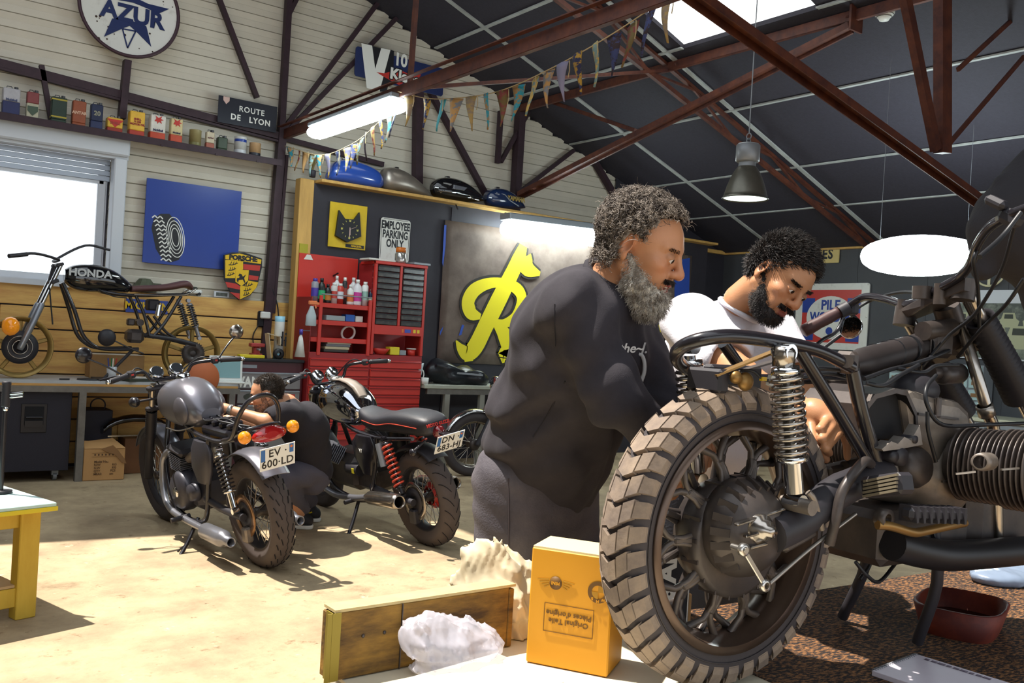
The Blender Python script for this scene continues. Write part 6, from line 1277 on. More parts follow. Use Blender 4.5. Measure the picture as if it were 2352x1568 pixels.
p = Xp(2276, 622); t = thing('steering_wheel', 'pale three spoke steering wheel hung on the grey right wall', 'steering wheel', (XR-.05, p[1], p[2])); M_ivory = mat('ivory_paint', '#c9c3a0', .5); MB().torus((0, 0, 0), (1, 0, 0), .17, .012, 36, 8, arc=(math.radians(200), math.radians(340)) if 0 else None).build('wheel_rim', M_ivory, t); MB().lathe([(.03, -.01), (.05, -.01), (.05, .01), (.03, .01)], (0, 0, .03), ax=(1, 0, 0), n=20).build('hub', M_ivory, t)
for an in (-90, 30, 150): MB().bar((0, .04*math.cos(math.radians(an)), .03+.04*math.sin(math.radians(an))), (0, .165*math.cos(math.radians(an)), .165*math.sin(math.radians(an))), .03, .008, (1, 0, 0)).build('spoke', M_ivory, t)
# ================================================================ roadsters on the floor
M_greyt = mat('satin_grey_tank', '#6f6e76', .28, .55); M_seat = mat('black_seat', '#232329', .5, bump=.1, bs=150); M_redl = mat('tail_lens_red', '#a11a1c', .12, coat=1, var=.1, vs=30); M_amb = mat('amber_lens', '#e08a1a', .15, coat=.5, emit='#ff9a20', es=.12, var=.15, vs=60); M_redsp = mat('red_spring', '#b5402c', .35); M_pipe = mat('grey_pipe', '#8a8b92', .3, .7); M_gold = mat('gold_cast_wheel', '#8d7542', .4, .6, var=.1)
def sup(cx, z0, z1, w, x, n=20, e=.7):
    out = []
    for k in range(n):
        an = 2*PI*k/n; c, s = math.cos(an), math.sin(an); out.append((x, cx+w/2*math.copysign(abs(c)**e, c), (z0+z1)/2+(z1-z0)/2*math.copysign(abs(s)**e, s)))
    return out
def hull(t, name, mt, secs, e=.7, sub=True):
    o = MB().loft([sup(0, z0, z1, w, x, 20, e) for (x, z0, z1, w) in secs]).build(name, mt, t)
    if sub: s_ = o.modifiers.new('sub', 'SUBSURF'); s_.levels = 1; s_.render_levels = 2
    return o
def plate(t, c, ang, l1, l2, lean=0):
    # French plate facing backwards
    p = thing('plate', '', '') if 0 else None; c = A(c); ux = A([0, -1., 0]); uz = A([-math.sin(ang), 0, math.cos(ang)]); n = np.cross(ux, uz)
    b = MB(); b.prism([(-.105, -.065), (.105, -.065), (.105, .065), (-.105, .065)], c, ux, uz, -.002, .002); o = b.build('number_plate', mat('plate_white', '#e4e6e4', .35), t)
    text('plate_number', l1, .062, M_inkblk, o, c+n*.0028+uz*.028+ux*.0, ux, uz, .0004, .001, spc=1.1); text('plate_number', l2, .062, M_inkblk, o, c+n*.0028-uz*.032, ux, uz, .0004, .001, spc=1.05)
    b = MB(); b.prism([(-.1, -.01), (-.075, -.01), (-.075, .058), (-.1, .058)], c+n*.0025, ux, uz, 0, .0006); b.prism([(.07, .01), (.095, .01), (.095, .06), (.07, .06)], c+n*.0025, ux, uz, 0, .0006); b.build('blue_band', mat('plate_blue', '#2f6ab0', .4), o); b = MB(); b.lathe([(0, 0), (.008, 0)], c+n*.0034+ux*.082+uz*.045, ax=n, n=12); b.build('region_mark', mat('plate_orange', '#d8793a', .4), o)
    return o
def knob_tread(wo, R, w, n=26, zig=True):
    b = MB()
    for i in range(n):
        a0 = 2*PI*i/n
        for s_ in (-1, 1):
            for (y, da, ln) in ((.22*w, 0, .5), (.36*w, .5, .45)):
                an = a0+da*2*PI/n; pts = []
                for k in range(4):
                    f_ = k/3-.5; yy = s_*(y+w*.07*f_); u = min(.98, abs(yy)/(w/2)); r = (R*.72)+(R-R*.72)*(math.sin(math.acos(u))**.55)+.0006; q = an+ln*f_*2*PI/n; pts.append((r*math.sin(q), yy, r*math.cos(q)))
                b.tube(pts, .0028, 4)
    pts = [((R+.0004)*math.sin(q), .004*math.sin(40*q), (R+.0004)*math.cos(q)) for q in np.linspace(0, 2*PI, 160)[:-1]]
    b.tube(pts, .0022, 4, closed=True); b.build('tread_grooves', mat('groove_black', '#141216', .9), wo)
def handlebar(t, c, w, rise, back, gm, mirror=None):
    c = A(c); pts = [c+A([-back, w/2, rise-.01]), c+A([-back*.7, w*.36, rise]), c+A([-.02, w*.2, rise*.9]), c+A([0, .1, .0]), c+A([0, -.1, .0]), c+A([-.02, -w*.2, rise*.9]), c+A([-back*.7, -w*.36, rise]), c+A([-back, -w/2, rise-.01])]
    MB().tube(smooth(pts, 6), .0115, 10).build('handlebar', M_fblk, t)
    for s_ in (1, -1):
        p0, p1 = (pts[0], pts[1]) if s_ > 0 else (pts[-1], pts[-2]); d = nrm(p1-p0); g = MB().lathe([(0, -.004), (.016, -.004), (.0175, 0), (.0165, .05), (.0165, .11), (.019, .125), (0, .125)], p0, ax=d, n=16).build('grip', gm, t)
        MB().lathe([(0, -.03), (.013, -.03), (.015, -.004), (0, -.004)], p0, ax=d, n=14).build('bar_end', M_chr, g)
        q_ = p0+d*.16; MB().box(q_, (.05, .05, .045), rot('Z', .3*s_), bev=.01).build('switch_gear', M_mblk, t); MB().box(q_+A([-.027, 0, 0]), (.004, .016, .01)).build('red_switch', M_tred, g)
        MB().tube(smooth([q_+A([.03, 0, 0]), q_+A([.07, s_*.06, -.005]), q_+A([.055, s_*.17, -.01])], 5), .006, 8).build('lever', M_fblk, t); pipe(t, 'control_cable', [q_+A([.02, 0, 0]), q_+A([.08, -s_*.08, .02]), A([c[0]+.06, s_*.05, c[2]-.04]), A([c[0]+.0, s_*.04, c[2]-.2])], .0045, M_cable)
def fork(t, head, axle, wd, mu, ml, gaiter=None, name='fork_leg'):
    head, axle = A(head), A(axle); d = axle-head
    for s_ in (-1, 1):
        o = A([0, s_*wd/2, 0]); MB().cyl(head+o-d*.04, head+o+d*.62, .0195, n=16).build('fork_tube', mu, t); MB().lathe([(0, 0), (.027, 0), (.028, .02), (.027, np.linalg.norm(d)*.46), (.02, np.linalg.norm(d)*.5)], axle+o, ax=-d, n=18).build(name, ml, t)
        if gaiter:
            L = np.linalg.norm(d); MB().lathe([(.032+.005*math.cos(k*PI), L*.24+k*.008) for k in range(int(L*.32/.008))], head+o, ax=d, n=16).build('fork_gaiter', gaiter, t)
    b = MB(); b.box(head, (.06, wd+.07, .03), bev=.008); b.box(head+d*.22, (.06, wd+.07, .03), bev=.008); b.build('fork_yokes', M_mblk, t)
def mudguard(t, c, r, w, a0, a1, mt, name='mudguard', n=14):
    secs = []
    for k in range(n+1):
        an = a0+(a1-a0)*k/n; d = A([math.cos(an), 0, math.sin(an)]); sec = []
        for j in range(9): u = -1+2*j/8; sec.append(A(c)+d*(r-.02*u*u)+A([0, u*w/2, 0]))
        for j in range(8, -1, -1): u = -1+2*j/8; sec.append(A(c)+d*(r-.02*u*u-.004)+A([0, u*(w/2-.003), 0]))
        secs.append(sec)
    return MB().loft(secs).build(name, mt, t)
def vertical_twin(t, x, z, mt, mfin):
    b = MB()
    for k in range(9): b.box((x, 0, z+.012*k), (.17 if k < 6 else .2, .26, .0045), rot('Y', -.12), bev=.002)
    b.box((x-.005, 0, z+.05), (.11, .2, .12)); b.build('finned_cylinders', mfin, t)
    b = MB(); b.box((x-.01, 0, z+.13), (.22, .28, .05), rot('Y', -.12), bev=.02); b.build('cylinder_head_cover', M_mblk, t)
    b = MB(); b.box((x-.08, 0, z-.12), (.40, .22, .22), bev=.04); b.build('crankcase', mt, t)
    for s_ in (-1, 1):
        b = MB(); b.lathe([(0, .05), (.1, .045), (.125, .02), (.13, -.03), (.12, -.06)], (x-.06, s_*.12, z-.12), ax=(0, s_, 0), n=28); b.lathe([(0, .05), (.05, .045), (.06, 0)], (x-.24, s_*.11, z-.1), ax=(0, s_, 0), n=20); o = b.build('engine_cover', M_greyd, t); b = MB(); b.lathe([(0, .056), (.03, .056), (.035, .04)], (x-.06, s_*.12, z-.12), ax=(0, s_, 0), n=20); b.build('cover_badge', M_chr, o)
        b = MB(); b.cyl((x-.16, s_*.14, z-.26), (x-.16, s_*.26, z-.26), .016); b.build('foot_peg', M_mblk, t)
M_greyd = mat('dark_grey_engine', '#3c3b42', .38, .3)
# ---------------- grey tank bike, without a seat
o1 = on(612, 1298, 'z', 0); h1 = math.radians(96); b1 = Bike(o1, h1, math.radians(11))
t = thing('grey_roadster', 'seatless roadster with a matt grey tank and plate EV 600 LD', 'motorcycle', o1, R=b1.R)
M_bronze = mat('bronze_disc', '#8a6a4c', .3, .8)
rw = wire_wheel(t, (0, 0, .325), .325, .145, .215, M_mblk, 'rear_wheel', 32, .045, None, tread=knob_tread, mt=mat('tyre_brown_black', '#4c4340', .8, var=.12, vs=9))
b = MB(); disc_mesh(b, (0, 0, .325), .085, .125, .092); b.build('brake_disc', M_bronze, t); b = MB(); disc_mesh(b, (0, 0, .325), .02, .085, .088, .008); b.build('disc_carrier', M_mblk, t); b = MB(); b.box((-.02, .1, .22), (.06, .05, .09), bev=.01); b.build('brake_caliper', M_cast, t)
wire_wheel(t, (1.42, 0, .33), .33, .11, .235, M_mblk, 'front_wheel', 32)
hull(t, 'tank', M_greyt, [(.50, .80, .88, .12), (.53, .765, .95, .22), (.62, .75, 1.02, .27), (.76, .74, 1.055, .31), (.9, .75, 1.045, .32), (1.0, .78, 1.0, .27), (1.05, .83, .94, .16)], .8)
b = MB(); b.lathe([(0, .02), (.04, .018), (.045, 0)], (.85, 0, 1.05), n=24); b.build('filler_cap', M_chr, t)
for s_ in (1, -1):
    b = MB(); b.prism([(.60, .80), (.66, .79), (.72, .88), (.70, .93), (.62, .95), (.57, .88)], (0, s_*.148, 0), X1, Z1, -.004, .004); 
[MB().ell((.66, s_*.118, .875), (.105, .03, .085), rot('Y', -.2)).build('knee_pad', mat('knee_grey', '#5b5960', .4, .4), t) for s_ in (1, -1)]
pipe(t, 'tank_seam', [(.5, .11, .79), (.65, .15, .755), (.8, .165, .76)], .004, M_chrd)
for s_ in (1, -1):
    shock(t, (.16, s_*.13, .70), (.02, s_*.135, .36), .034, 9, M_fblk, M_chr)
    pipe(t, 'frame_rail', [(.95, s_*.05, .85), (.6, s_*.1, .76), (.2, s_*.12, .74), (-.06, s_*.115, .78)], .014, M_fblk); pipe(t, 'frame_tube', [(1.06, s_*.04, .8), (1.02, s_*.12, .45), (.85, s_*.14, .22), (.45, s_*.15, .22), (.36, s_*.13, .45), (.3, s_*.12, .74)], .016, M_fblk); pipe(t, 'swing_arm', [(.42, s_*.13, .36), (.2, s_*.12, .33), (-.03, s_*.115, .325)], .022, M_mblk)
    b = MB(); secs = []
    for (z, x0, x1, d) in ((.46, .34, .5, .02), (.55, .28, .55, .035), (.66, .26, .53, .035), (.72, .3, .48, .02)): secs.append([(x0+(x1-x0)*(.5+.5*math.cos(u)), s_*(.13+d*math.sin(u)), z) for u in np.linspace(0, 2*PI, 17)[:-1]])
    MB().loft(secs).build('side_cover', M_greyd, t)
    pipe(t, 'exhaust_header', [(.92, s_*.09, .60), (1.04, s_*.12, .52), (1.03, s_*.15, .32), (.9, s_*.17, .22), (.6, s_*.18, .2), (.36, s_*.19, .2)], .021, M_pipe)
    MB().lathe([(.022, 0), (.048, .05), (.05, .3), (.045, .33), (.028, .36), (.028, .43), (.022, .43), (.022, .36)], (.37, s_*.195, .2), ax=(-1, s_*.05, .04), n=24).build('silencer', M_pipe, t)
    pipe(t, 'indicator_stalk', [(-.2, s_*.02, .82), (-.22, s_*.13, .82)], .008, M_mblk); MB().ell((-.235, s_*.145, .82), (.036, .036, .036)).build('rear_indicator', M_amb, t); pipe(t, 'front_indicator', [(1.13, s_*.06, .9), (1.14, s_*.2, .9)], .008, M_mblk); MB().ell((1.14, s_*.22, .9), (.045, .034, .034)).build('indicator_shell', M_fblk, t)
b = MB()
for s_ in (1, -1): b.cyl((.74, s_*.07, .55), (.62, s_*.07, .60), .03, n=16)
b.box((.56, 0, .6), (.12, .2, .12), bev=.02); b.build('throttle_bodies', M_cast, t)
vertical_twin(t, .84, .47, M_greyd, M_pipe)
hoop = smooth([(.08, .13, .76), (-.06, .135, .80), (-.14, .12, .92), (-.18, .07, 1.0), (-.19, 0, 1.02), (-.18, -.07, 1.0), (-.14, -.12, .92), (-.06, -.135, .80), (.08, -.13, .76)], 6); MB().tube(hoop, .0135, 12).build('grab_hoop', M_fblk, t)
MB().tube(smooth([(-.04, .13, .79), (-.16, .1, .84), (-.19, 0, .85), (-.16, -.1, .84), (-.04, -.13, .79)], 6), .012, 10).build('tail_loop', M_fblk, t)
b = MB(); b.box((.3, 0, .77), (.34, .17, .05), bev=.01)
for k in range(7): b.box((.16+.05*k, (-1)**k*.03, .81), (.035, .06, .035), bev=.008)
b.build('electrics_tray', M_fblk, t)
for k in range(3): pipe(t, 'wiring', [(.1, .05-.05*k, .8), (.25, -.04+.05*k, .84), (.45, .06-.05*k, .82), (.58, 0, .85)], .006, M_cable)
mudguard(t, (0, 0, .325), .375, .17, math.radians(55), math.radians(136), M_greyt, 'rear_mudguard')
b = MB(); secs = []
for (x, k) in ((-.20, .6), (-.215, .9), (-.235, 1), (-.255, .85), (-.265, .4)): secs.append([(x-.02*math.sin(u)*0, .105*k*math.cos(u)*(1-.15*math.sin(u)), .81+.045*k*math.sin(u)) for u in np.linspace(0, 2*PI, 21)[:-1]])
MB().loft(secs).build('tail_lamp', M_redl, t)
plate(t, (-.30, 0, .69), math.radians(14), 'EV ·', '600·LD')
fork(t, (1.12, 0, .97), (1.42, 0, .33), .2, M_chrd, M_mblk, M_mblk)
handlebar(t, (1.08, 0, 1.03), .84, .07, .17, M_mblk)
for s_ in (1, -1):
    MB().lathe([(0, .0), (.042, 0), (.047, .012), (.047, .05), (.03, .07), (0, .07)], (1.10, s_*.065, 1.08), ax=(.75, 0, -.65), n=28).build('gauge', M_chr, t); MB().lathe([(0, -.003), (.036, -.003)], (1.10, s_*.065, 1.08), ax=(.75, 0, -.65), n=28).build('gauge_face', mat('gauge_face', '#22252a', .1), t)
    p0 = A([.95, s_*.40, 1.10]); p1 = A([.99, s_*.33, 1.20]) if s_ < 0 else A([1.02, .42, 1.16]); pipe(t, 'mirror_stalk', [A([1.0, s_*.3, 1.09]), (A([1.0, s_*.3, 1.09])+A([1.08, s_*.50, 1.24]))/2+A([0, 0, .01]), A([1.08, s_*.5, 1.24])], .006, M_fblk); MB().lathe([(0, -.012), (.035, -.012), (.05, 0), (.045, .022), (.02, .032), (0, .033)], (1.08, s_*.5, 1.255), ax=(1, 0, 0), n=28).build('mirror', M_chrd if s_ < 0 else M_fblk, t)
MB().lathe([(0, .0), (.08, .0), (.088, .01), (.085, .06), (.05, .12), (0, .13)], (1.27, 0, .9), ax=(-1, 0, 0), n=28).build('headlamp', M_fblk, t)
mudguard(t, (1.42, 0, .33), .355, .12, math.radians(30), math.radians(165), M_greyt, 'front_mudguard')
b = MB(); b.tube(smooth([(.55, .14, .22), (.50, .25, .1), (.46, .33, .035)], 5), .012, 8); b.box((.455, .345, .02), (.1, .035, .012), bev=.003); b.build('side_stand', M_fblk, t)
pipe(t, 'stand_spring', [(.5, .25, .1), (.53, .3, .06)], .006, M_fblk)
# ---------------- chrome tank bike with a quilted seat
o2 = on(990, 1250, 'z', 0); b2 = Bike(o2, math.radians(94), math.radians(12)); t = thing('chrome_tank_roadster', 'roadster with a chrome tank, black seat and plate DN 683 HJ', 'motorcycle', o2, R=b2.R)
def sweep_tread(wo, R, w):
    b = MB(); n = 22
    for i in range(n):
        for s_ in (-1, 1):
            pts = []
            for k in range(6):
                f_ = k/5; yy = s_*w*(.04+.40*f_); u = min(.98, abs(yy)/(w/2)); r = (R*.72)+(R-R*.72)*(math.sin(math.acos(u))**.55)+.0005; q = 2*PI*(i+(.5 if s_ > 0 else 0)+1.1*f_-.3*f_*f_)/n; pts.append((r*math.sin(q), yy, r*math.cos(q)))
            b.tube(pts, .0026, 4)
    b.build('tread_grooves', MATS['groove_black'], wo)
wire_wheel(t, (0, 0, .325), .325, .14, .222, M_mblk, 'rear_wheel', 32, .045, None, tread=sweep_tread, mt=mat('tyre_brown_black', '#4c4340'))
b = MB(); disc_mesh(b, (0, 0, .325), .09, .13, .09); b.build('brake_disc', M_chrd, t); b = MB(); disc_mesh(b, (0, 0, .325), .02, .09, .088, .008); b.build('disc_carrier', M_mblk, t); MB().box((.0, .1, .225), (.07, .05, .1), bev=.01).build('brake_caliper', M_mblk, t)
b = MB(); b.lathe([(0, .06), (.05, .05), (.085, .02), (.09, -.02), (.06, -.05)], (0, -.08, .325), ax=(0, -1, 0), n=28); b.build('red_final_drive', M_tred, t)
wire_wheel(t, (1.44, 0, .325), .325, .1, .235, M_mblk, 'front_wheel', 32)
hull(t, 'tank', mat('mirror_chrome', '#b9bcc4', .05, 1), [(.60, .80, .88, .12), (.63, .75, .93, .22), (.7, .73, 1.0, .26), (.85, .73, 1.04, .31), (.98, .75, 1.04, .33), (1.08, .79, .99, .27), (1.12, .84, .93, .14)], .78)
b = MB(); secs = []
for (x, z) in ((.64, .952), (.70, 1.012), (.78, 1.042), (.88, 1.056), (.98, 1.05)): secs.append([(x, .045, z-.003), (x, .015, z+.002), (x, -.015, z+.002), (x, -.045, z-.003), (x, 0, z-.02)])
b.loft(secs); b.build('tank_stripe', mat('beige_stripe', '#8a7f74', .5), t); b = MB(); b.lathe([(0, .025), (.05, .02), (.055, 0)], (1.0, 0, 1.04), n=28); b.build('filler_cap', M_chrd, t)
so_ = hull(t, 'seat', M_seat, [(-.24, .80, .87, .12), (-.22, .775, .895, .2), (-.12, .765, .915, .25), (.1, .76, .915, .26), (.24, .755, .885, .26), (.36, .74, .855, .25), (.5, .75, .86, .22), (.6, .77, .885, .17), (.64, .8, .88, .09)], .6)
b = MB()
for k in range(6):
    for s_ in (1, -1): b.tube([(.30+.045*k, -.07, .851-.001*k), (.345+.045*k, 0, .857-.001*k), (.39+.045*k, .07, .851-.001*k)] if s_ > 0 else [(.39+.045*k, -.07, .851-.001*k), (.345+.045*k, 0, .857-.001*k), (.30+.045*k, .07, .851-.001*k)], .0025, 4)
b.build('quilt_stitching', M_inkblk, so_)
text('seat_lettering', 'MOTO GUZZI', .028, M_tred, so_, (-.243, .0, .85), A([0, -1., 0]), A([.2, 0, 1.]), .002, .001)
pipe(t, 'seat_piping', [(-.18, .127, .84), (.1, .134, .84), (.3, .132, .81), (.5, .115, .815)], .003, M_redsp)
for s_ in (1, -1):
    shock(t, (.2, s_*.135, .73), (.05, s_*.14, .36), .033, 9, M_redsp, M_fblk, r_=.0075, low=.15); MB().cyl((.235, s_*.165, .70), (.19, s_*.17, .55), .022).build('damper_reservoir', M_greymetal, t)
    pipe(t, 'frame_rail', [(1.05, s_*.05, .85), (.7, s_*.1, .74), (.3, s_*.12, .72), (-.1, s_*.11, .76)], .014, M_fblk); pipe(t, 'frame_tube', [(1.1, s_*.04, .8), (1.08, s_*.12, .45), (.95, s_*.15, .28), (.5, s_*.16, .26), (.38, s_*.14, .45), (.32, s_*.12, .72)], .016, M_fblk); pipe(t, 'swing_arm', [(.45, s_*.13, .36), (.2, s_*.12, .33), (-.03, s_*.115, .325)], .024, M_mblk)
    b = MB(); d = nrm(A([-.05, s_*.75, .62])); c0 = A([.90, s_*.1, .50])
    for k in range(8): b.box(c0+d*(.03+.017*k), (.16, .13, .004), np.stack([A([1, 0, 0]), nrm(np.cross(d, A([1., 0, 0]))), d], 1), bev=.002)
    b.cyl(c0, c0+d*.16, .05, n=20); cyo = b.build('v_cylinder', M_pipe, t); b = MB(); b.box(c0+d*.19, (.15, .14, .075), np.stack([A([1, 0, 0]), nrm(np.cross(d, A([1., 0, 0]))), d], 1), bev=.03); b.build('rocker_cover', M_mblk, cyo)
    for q_ in (-.03, .03): MB().cyl(c0+d*.225+A([q_, 0, 0]), c0+d*.235+A([q_, 0, 0]), .014, n=12).build('cover_cap', M_castd, cyo)
    pipe(t, 'exhaust_header', [(1.0, s_*.2, .56), (1.1, s_*.2, .48), (1.08, s_*.18, .3), (.9, s_*.18, .24), (.6, s_*.19, .27), (.4, s_*.2, .31)], .022, M_pipe)
    MB().lathe([(.022, 0), (.046, .07), (.05, .42), (.042, .47), (.036, .47), (.036, .43)], (.42, s_*.2, .31), ax=(-1, s_*.06, .12), n=24).build('silencer', M_chrd, t)
    b = MB(); secs = []
    for (z, x0, x1, d_) in ((.45, .38, .52, .02), (.55, .34, .6, .03), (.66, .32, .62, .03), (.72, .36, .55, .02)): secs.append([(x0+(x1-x0)*(.5+.5*math.cos(u)), s_*(.14+d_*math.sin(u)), z) for u in np.linspace(0, 2*PI, 17)[:-1]])
    MB().loft(secs).build('side_panel', M_fblk, t)
    b = MB(); b.cyl((.62, s_*.15, .25), (.62, s_*.26, .25), .016); b.build('foot_peg', M_mblk, t)
text('panel_lettering', 'V7', .035, M_letter, t, (.46, .176, .62), A([-1., 0, 0]), Z1, .001, .001)
b = MB(); b.box((.88, 0, .4), (.42, .24, .26), bev=.05); b.box((.6, 0, .38), (.3, .18, .18), bev=.03); b.build('crankcase', M_castd, t); b = MB(); b.cyl((.78, .1, .44), (.62, .1, .44), .045, n=20); o = b.build('starter_motor', M_mblk, t); MB().box((.66, .143, .44), (.03, .006, .035)).build('yellow_sticker', MATS['tub_yellow'], o)
mudguard(t, (0, 0, .325), .37, .16, math.radians(50), math.radians(125), M_mblk, 'rear_mudguard')
MB().lathe([(0, .0), (.04, .0), (.045, .02), (.03, .05), (0, .06)], (-.22, 0, .80), ax=(-1, 0, .0), n=22).build('tail_lamp', mat('dark_red_lens', '#5a1418', .15, coat=1), t); MB().bar((-.2, .0, .80), (-.33, -.0, .79), .05, .01).build('plate_bracket', M_fblk, t); plate(t, (-.345, 0, .745), math.radians(28), 'DN ·', '683-HJ')
for s_ in (1, -1): pipe(t, 'indicator_stalk', [(-.15, s_*.05, .74), (-.17, s_*.16, .70)], .008, M_mblk); MB().ell((-.175, s_*.17, .695), (.03, .02, .025)).build('rear_indicator', M_fblk, t)
fork(t, (1.14, 0, .96), (1.44, 0, .33), .2, M_fblk, M_mblk); handlebar(t, (1.10, 0, 1.02), .80, .10, .18, M_mblk)
for s_ in (1, -1): MB().lathe([(0, .0), (.042, 0), (.047, .012), (.047, .05), (0, .06)], (1.14, s_*.06, 1.08), ax=(.75, 0, -.65), n=26).build('gauge', M_chr, t)
pipe(t, 'mirror_stalk', [(.94, .4, 1.1), (.99, .44, 1.05), (1.02, .46, .98)], .006, M_fblk); MB().lathe([(0, -.01), (.045, -.008), (.052, 0), (.045, .02), (0, .025)], (1.02, .46, .95), ax=(1, .2, 0), n=26).build('mirror', M_fblk, t)
MB().lathe([(0, .0), (.08, .0), (.088, .01), (.085, .06), (.05, .12), (0, .13)], (1.3, 0, .9), ax=(-1, 0, 0), n=28).build('headlamp', M_chr, t); mudguard(t, (1.44, 0, .325), .35, .12, math.radians(40), math.radians(160), M_mblk, 'front_mudguard')
b = MB(); b.tube(smooth([(.6, .15, .26), (.55, .25, .13), (.5, .34, .04)], 5), .013, 8); b.box((.49, .35, .025), (.12, .035, .012), bev=.003); b.build('side_stand', M_fblk, t)
# ---------------- orange tank bike behind the standing man
p = on(1078, 1092, 'z', 0); h3 = math.radians(172); b3 = Bike(p-A([math.cos(h3), math.sin(h3), 0])*1.42, h3, math.radians(6)); t = thing('orange_roadster', 'orange tank roadster with chrome mudguard standing behind the bearded man', 'motorcycle', b3.o, R=b3.R); M_or = mat('orange_tank', '#b5451c', .15, coat=1)
wire_wheel(t, (0, 0, .32), .32, .13, .23, M_chrd, 'rear_wheel', 28); wire_wheel(t, (1.42, 0, .325), .325, .1, .24, M_chrd, 'front_wheel', 28, .06)
hull(t, 'tank', M_or, [(.62, .8, .86, .1), (.65, .76, .92, .18), (.75, .73, .99, .24), (.9, .72, 1.02, .26), (1.05, .74, 1.0, .22), (1.12, .8, .93, .12)], .75); hull(t, 'seat', M_seat, [(-.1, .8, .86, .14), (0, .77, .88, .22), (.3, .76, .87, .24), (.55, .77, .87, .2), (.62, .8, .86, .1)], .6)
fork(t, (1.14, 0, .96), (1.42, 0, .325), .19, M_chrd, M_mblk); handlebar(t, (1.08, 0, 1.02), .82, .14, .2, M_mblk); MB().lathe([(0, .0), (.075, .0), (.082, .01), (.08, .05), (.05, .11), (0, .12)], (1.26, 0, .93), ax=(-1, 0, 0), n=28).build('headlamp', M_chr, t); mudguard(t, (1.42, 0, .325), .355, .11, math.radians(25), math.radians(150), M_chr, 'front_mudguard'); mudguard(t, (0, 0, .32), .36, .15, math.radians(20), math.radians(165), M_chr, 'rear_mudguard')
for s_ in (1, -1):
    shock(t, (.15, s_*.13, .74), (.02, s_*.135, .35), .03, 9, M_chrd, M_chr); pipe(t, 'frame_tube', [(1.08, s_*.04, .82), (1.02, s_*.12, .42), (.85, s_*.14, .24), (.4, s_*.15, .24), (.3, s_*.12, .74)], .015, M_fblk); pipe(t, 'exhaust_pipe', [(.95, s_*.1, .55), (1.05, s_*.13, .45), (.95, s_*.16, .24), (.5, s_*.18, .24), (.0, s_*.19, .28)], .022, M_chr); MB().ell((1.16, s_*.2, .88), (.035, .03, .03)).build('front_indicator', M_amb, t)
vertical_twin(t, .82, .46, M_castd, M_pipe); MB().tube(smooth([(.5, .16, .24), (.46, .32, .04)], 4), .012, 8).build('side_stand', M_fblk, t)
pipe(t, 'brake_cable', [(.95, .35, 1.15), (1.2, .2, 1.12), (1.25, .05, .95)], .005, M_cable)
# ---------------- bare motorcycle on the bench
HY = 8.36; hb_ = Bike(A([Y_(440, 800, HY)[0], HY, BZ+.004]), PI); K4 = hb_.K
t = thing('bare_motorcycle', 'bare black motorcycle with brown seat standing on the workbench', 'motorcycle', hb_.o, PI)
rr = .25; fx = hb_.L(Y_(45, 775, HY))[0]
def cast_wheel(x, name, nsp=5):
    b = MB(); b.lathe([(0, -.05), (.045, -.05), (.05, 0), (.045, .05), (0, .05)], ax=YA, n=22); wo = b.build(name, M_castd, t); wo.location = (x, 0, rr); b = MB(); b.lathe([(rr-.035, -.03), (rr-.005, -.042), (rr, -.042), (rr-.01, -.03), (rr-.02, 0), (rr-.01, .03), (rr, .042), (rr-.005, .042), (rr-.035, .03), (rr-.04, 0), (rr-.035, -.03)], ax=YA, n=56); b.build('rim', M_gold, wo)
    for k in range(nsp):
        an = 2*PI*k/nsp+.3
        MB().bar((.04*math.cos(an), 0, .04*math.sin(an)), ((rr-.03)*math.cos(an), 0, (rr-.03)*math.sin(an)), .034, .026, (0, 1, 0), bev=.006).build('spoke', M_gold, wo)
    return wo
fw_ = cast_wheel(fx, 'front_wheel'); rw_ = cast_wheel(0, 'rear_wheel')
b = MB(); disc_mesh(b, (0, 0, 0), .03, .135, .055, .007, 40); b.build('brake_disc', M_mblk, fw_); b = MB(); b.torus((0, .06, 0), YA, .09, .004, 36, 6); b.torus((0, .06, 0), YA, .055, .006, 30, 6); b.build('disc_ring', M_chrd, fw_)
b = MB(); disc_mesh(b, (0, 0, 0), .03, .10, .05, .006, 36)
for k in range(30): an = 2*PI*k/30; b.box((.103*math.cos(an), .05, .103*math.sin(an)), (.009, .006, .009), rot('Y', -an))
b.build('sprocket', M_castd, rw_)
hd = K4(128, 622, 0); ax4 = A([fx, 0, rr])
for s_ in (1, -1):
    o_ = A([0, s_*.085, 0]); top = hd+A([-.02, 0, .05]); d = ax4-top; MB().cyl(top+o_, top+o_+d*.6, .018, n=14).build('fork_tube', M_chr, t); MB().lathe([(0, -.02), (.022, -.02), (.026, 0), (.027, np.linalg.norm(d)*.5), (.021, np.linalg.norm(d)*.53)], ax4+o_, ax=-d, n=18).build('fork_leg', mat('silver_fork', '#8f949c', .3, .7), t)
b = MB(); b.box(hd+A([-.01, 0, .05]), (.06, .25, .025), rot('Y', .4), bev=.006); b.box(hd+A([.02, 0, -.09]), (.06, .25, .03), rot('Y', .4), bev=.006); b.cyl(hd+A([0, 0, .05]), hd+A([.03, 0, -.1]), .03); b.build('fork_yokes', M_mblk, t)
hull(t, 'tank', mat('black_gloss', '#101014'), [tuple(r) for r in [(K4(302, 655)[0], K4(302, 668)[2], K4(302, 655)[2], .06), (K4(292, 655)[0], K4(292, 674)[2], K4(292, 645)[2], .14), (K4(265, 650)[0], K4(265, 672)[2], K4(265, 622)[2], .21), (K4(230, 640)[0], K4(230, 672)[2], K4(230, 608)[2], .24), (K4(190, 640)[0], K4(190, 672)[2], K4(190, 604)[2], .24), (K4(160, 640)[0], K4(160, 662)[2], K4(160, 608)[2], .2), (K4(147, 640)[0], K4(147, 645)[2], K4(147, 618)[2], .1)]], .8)
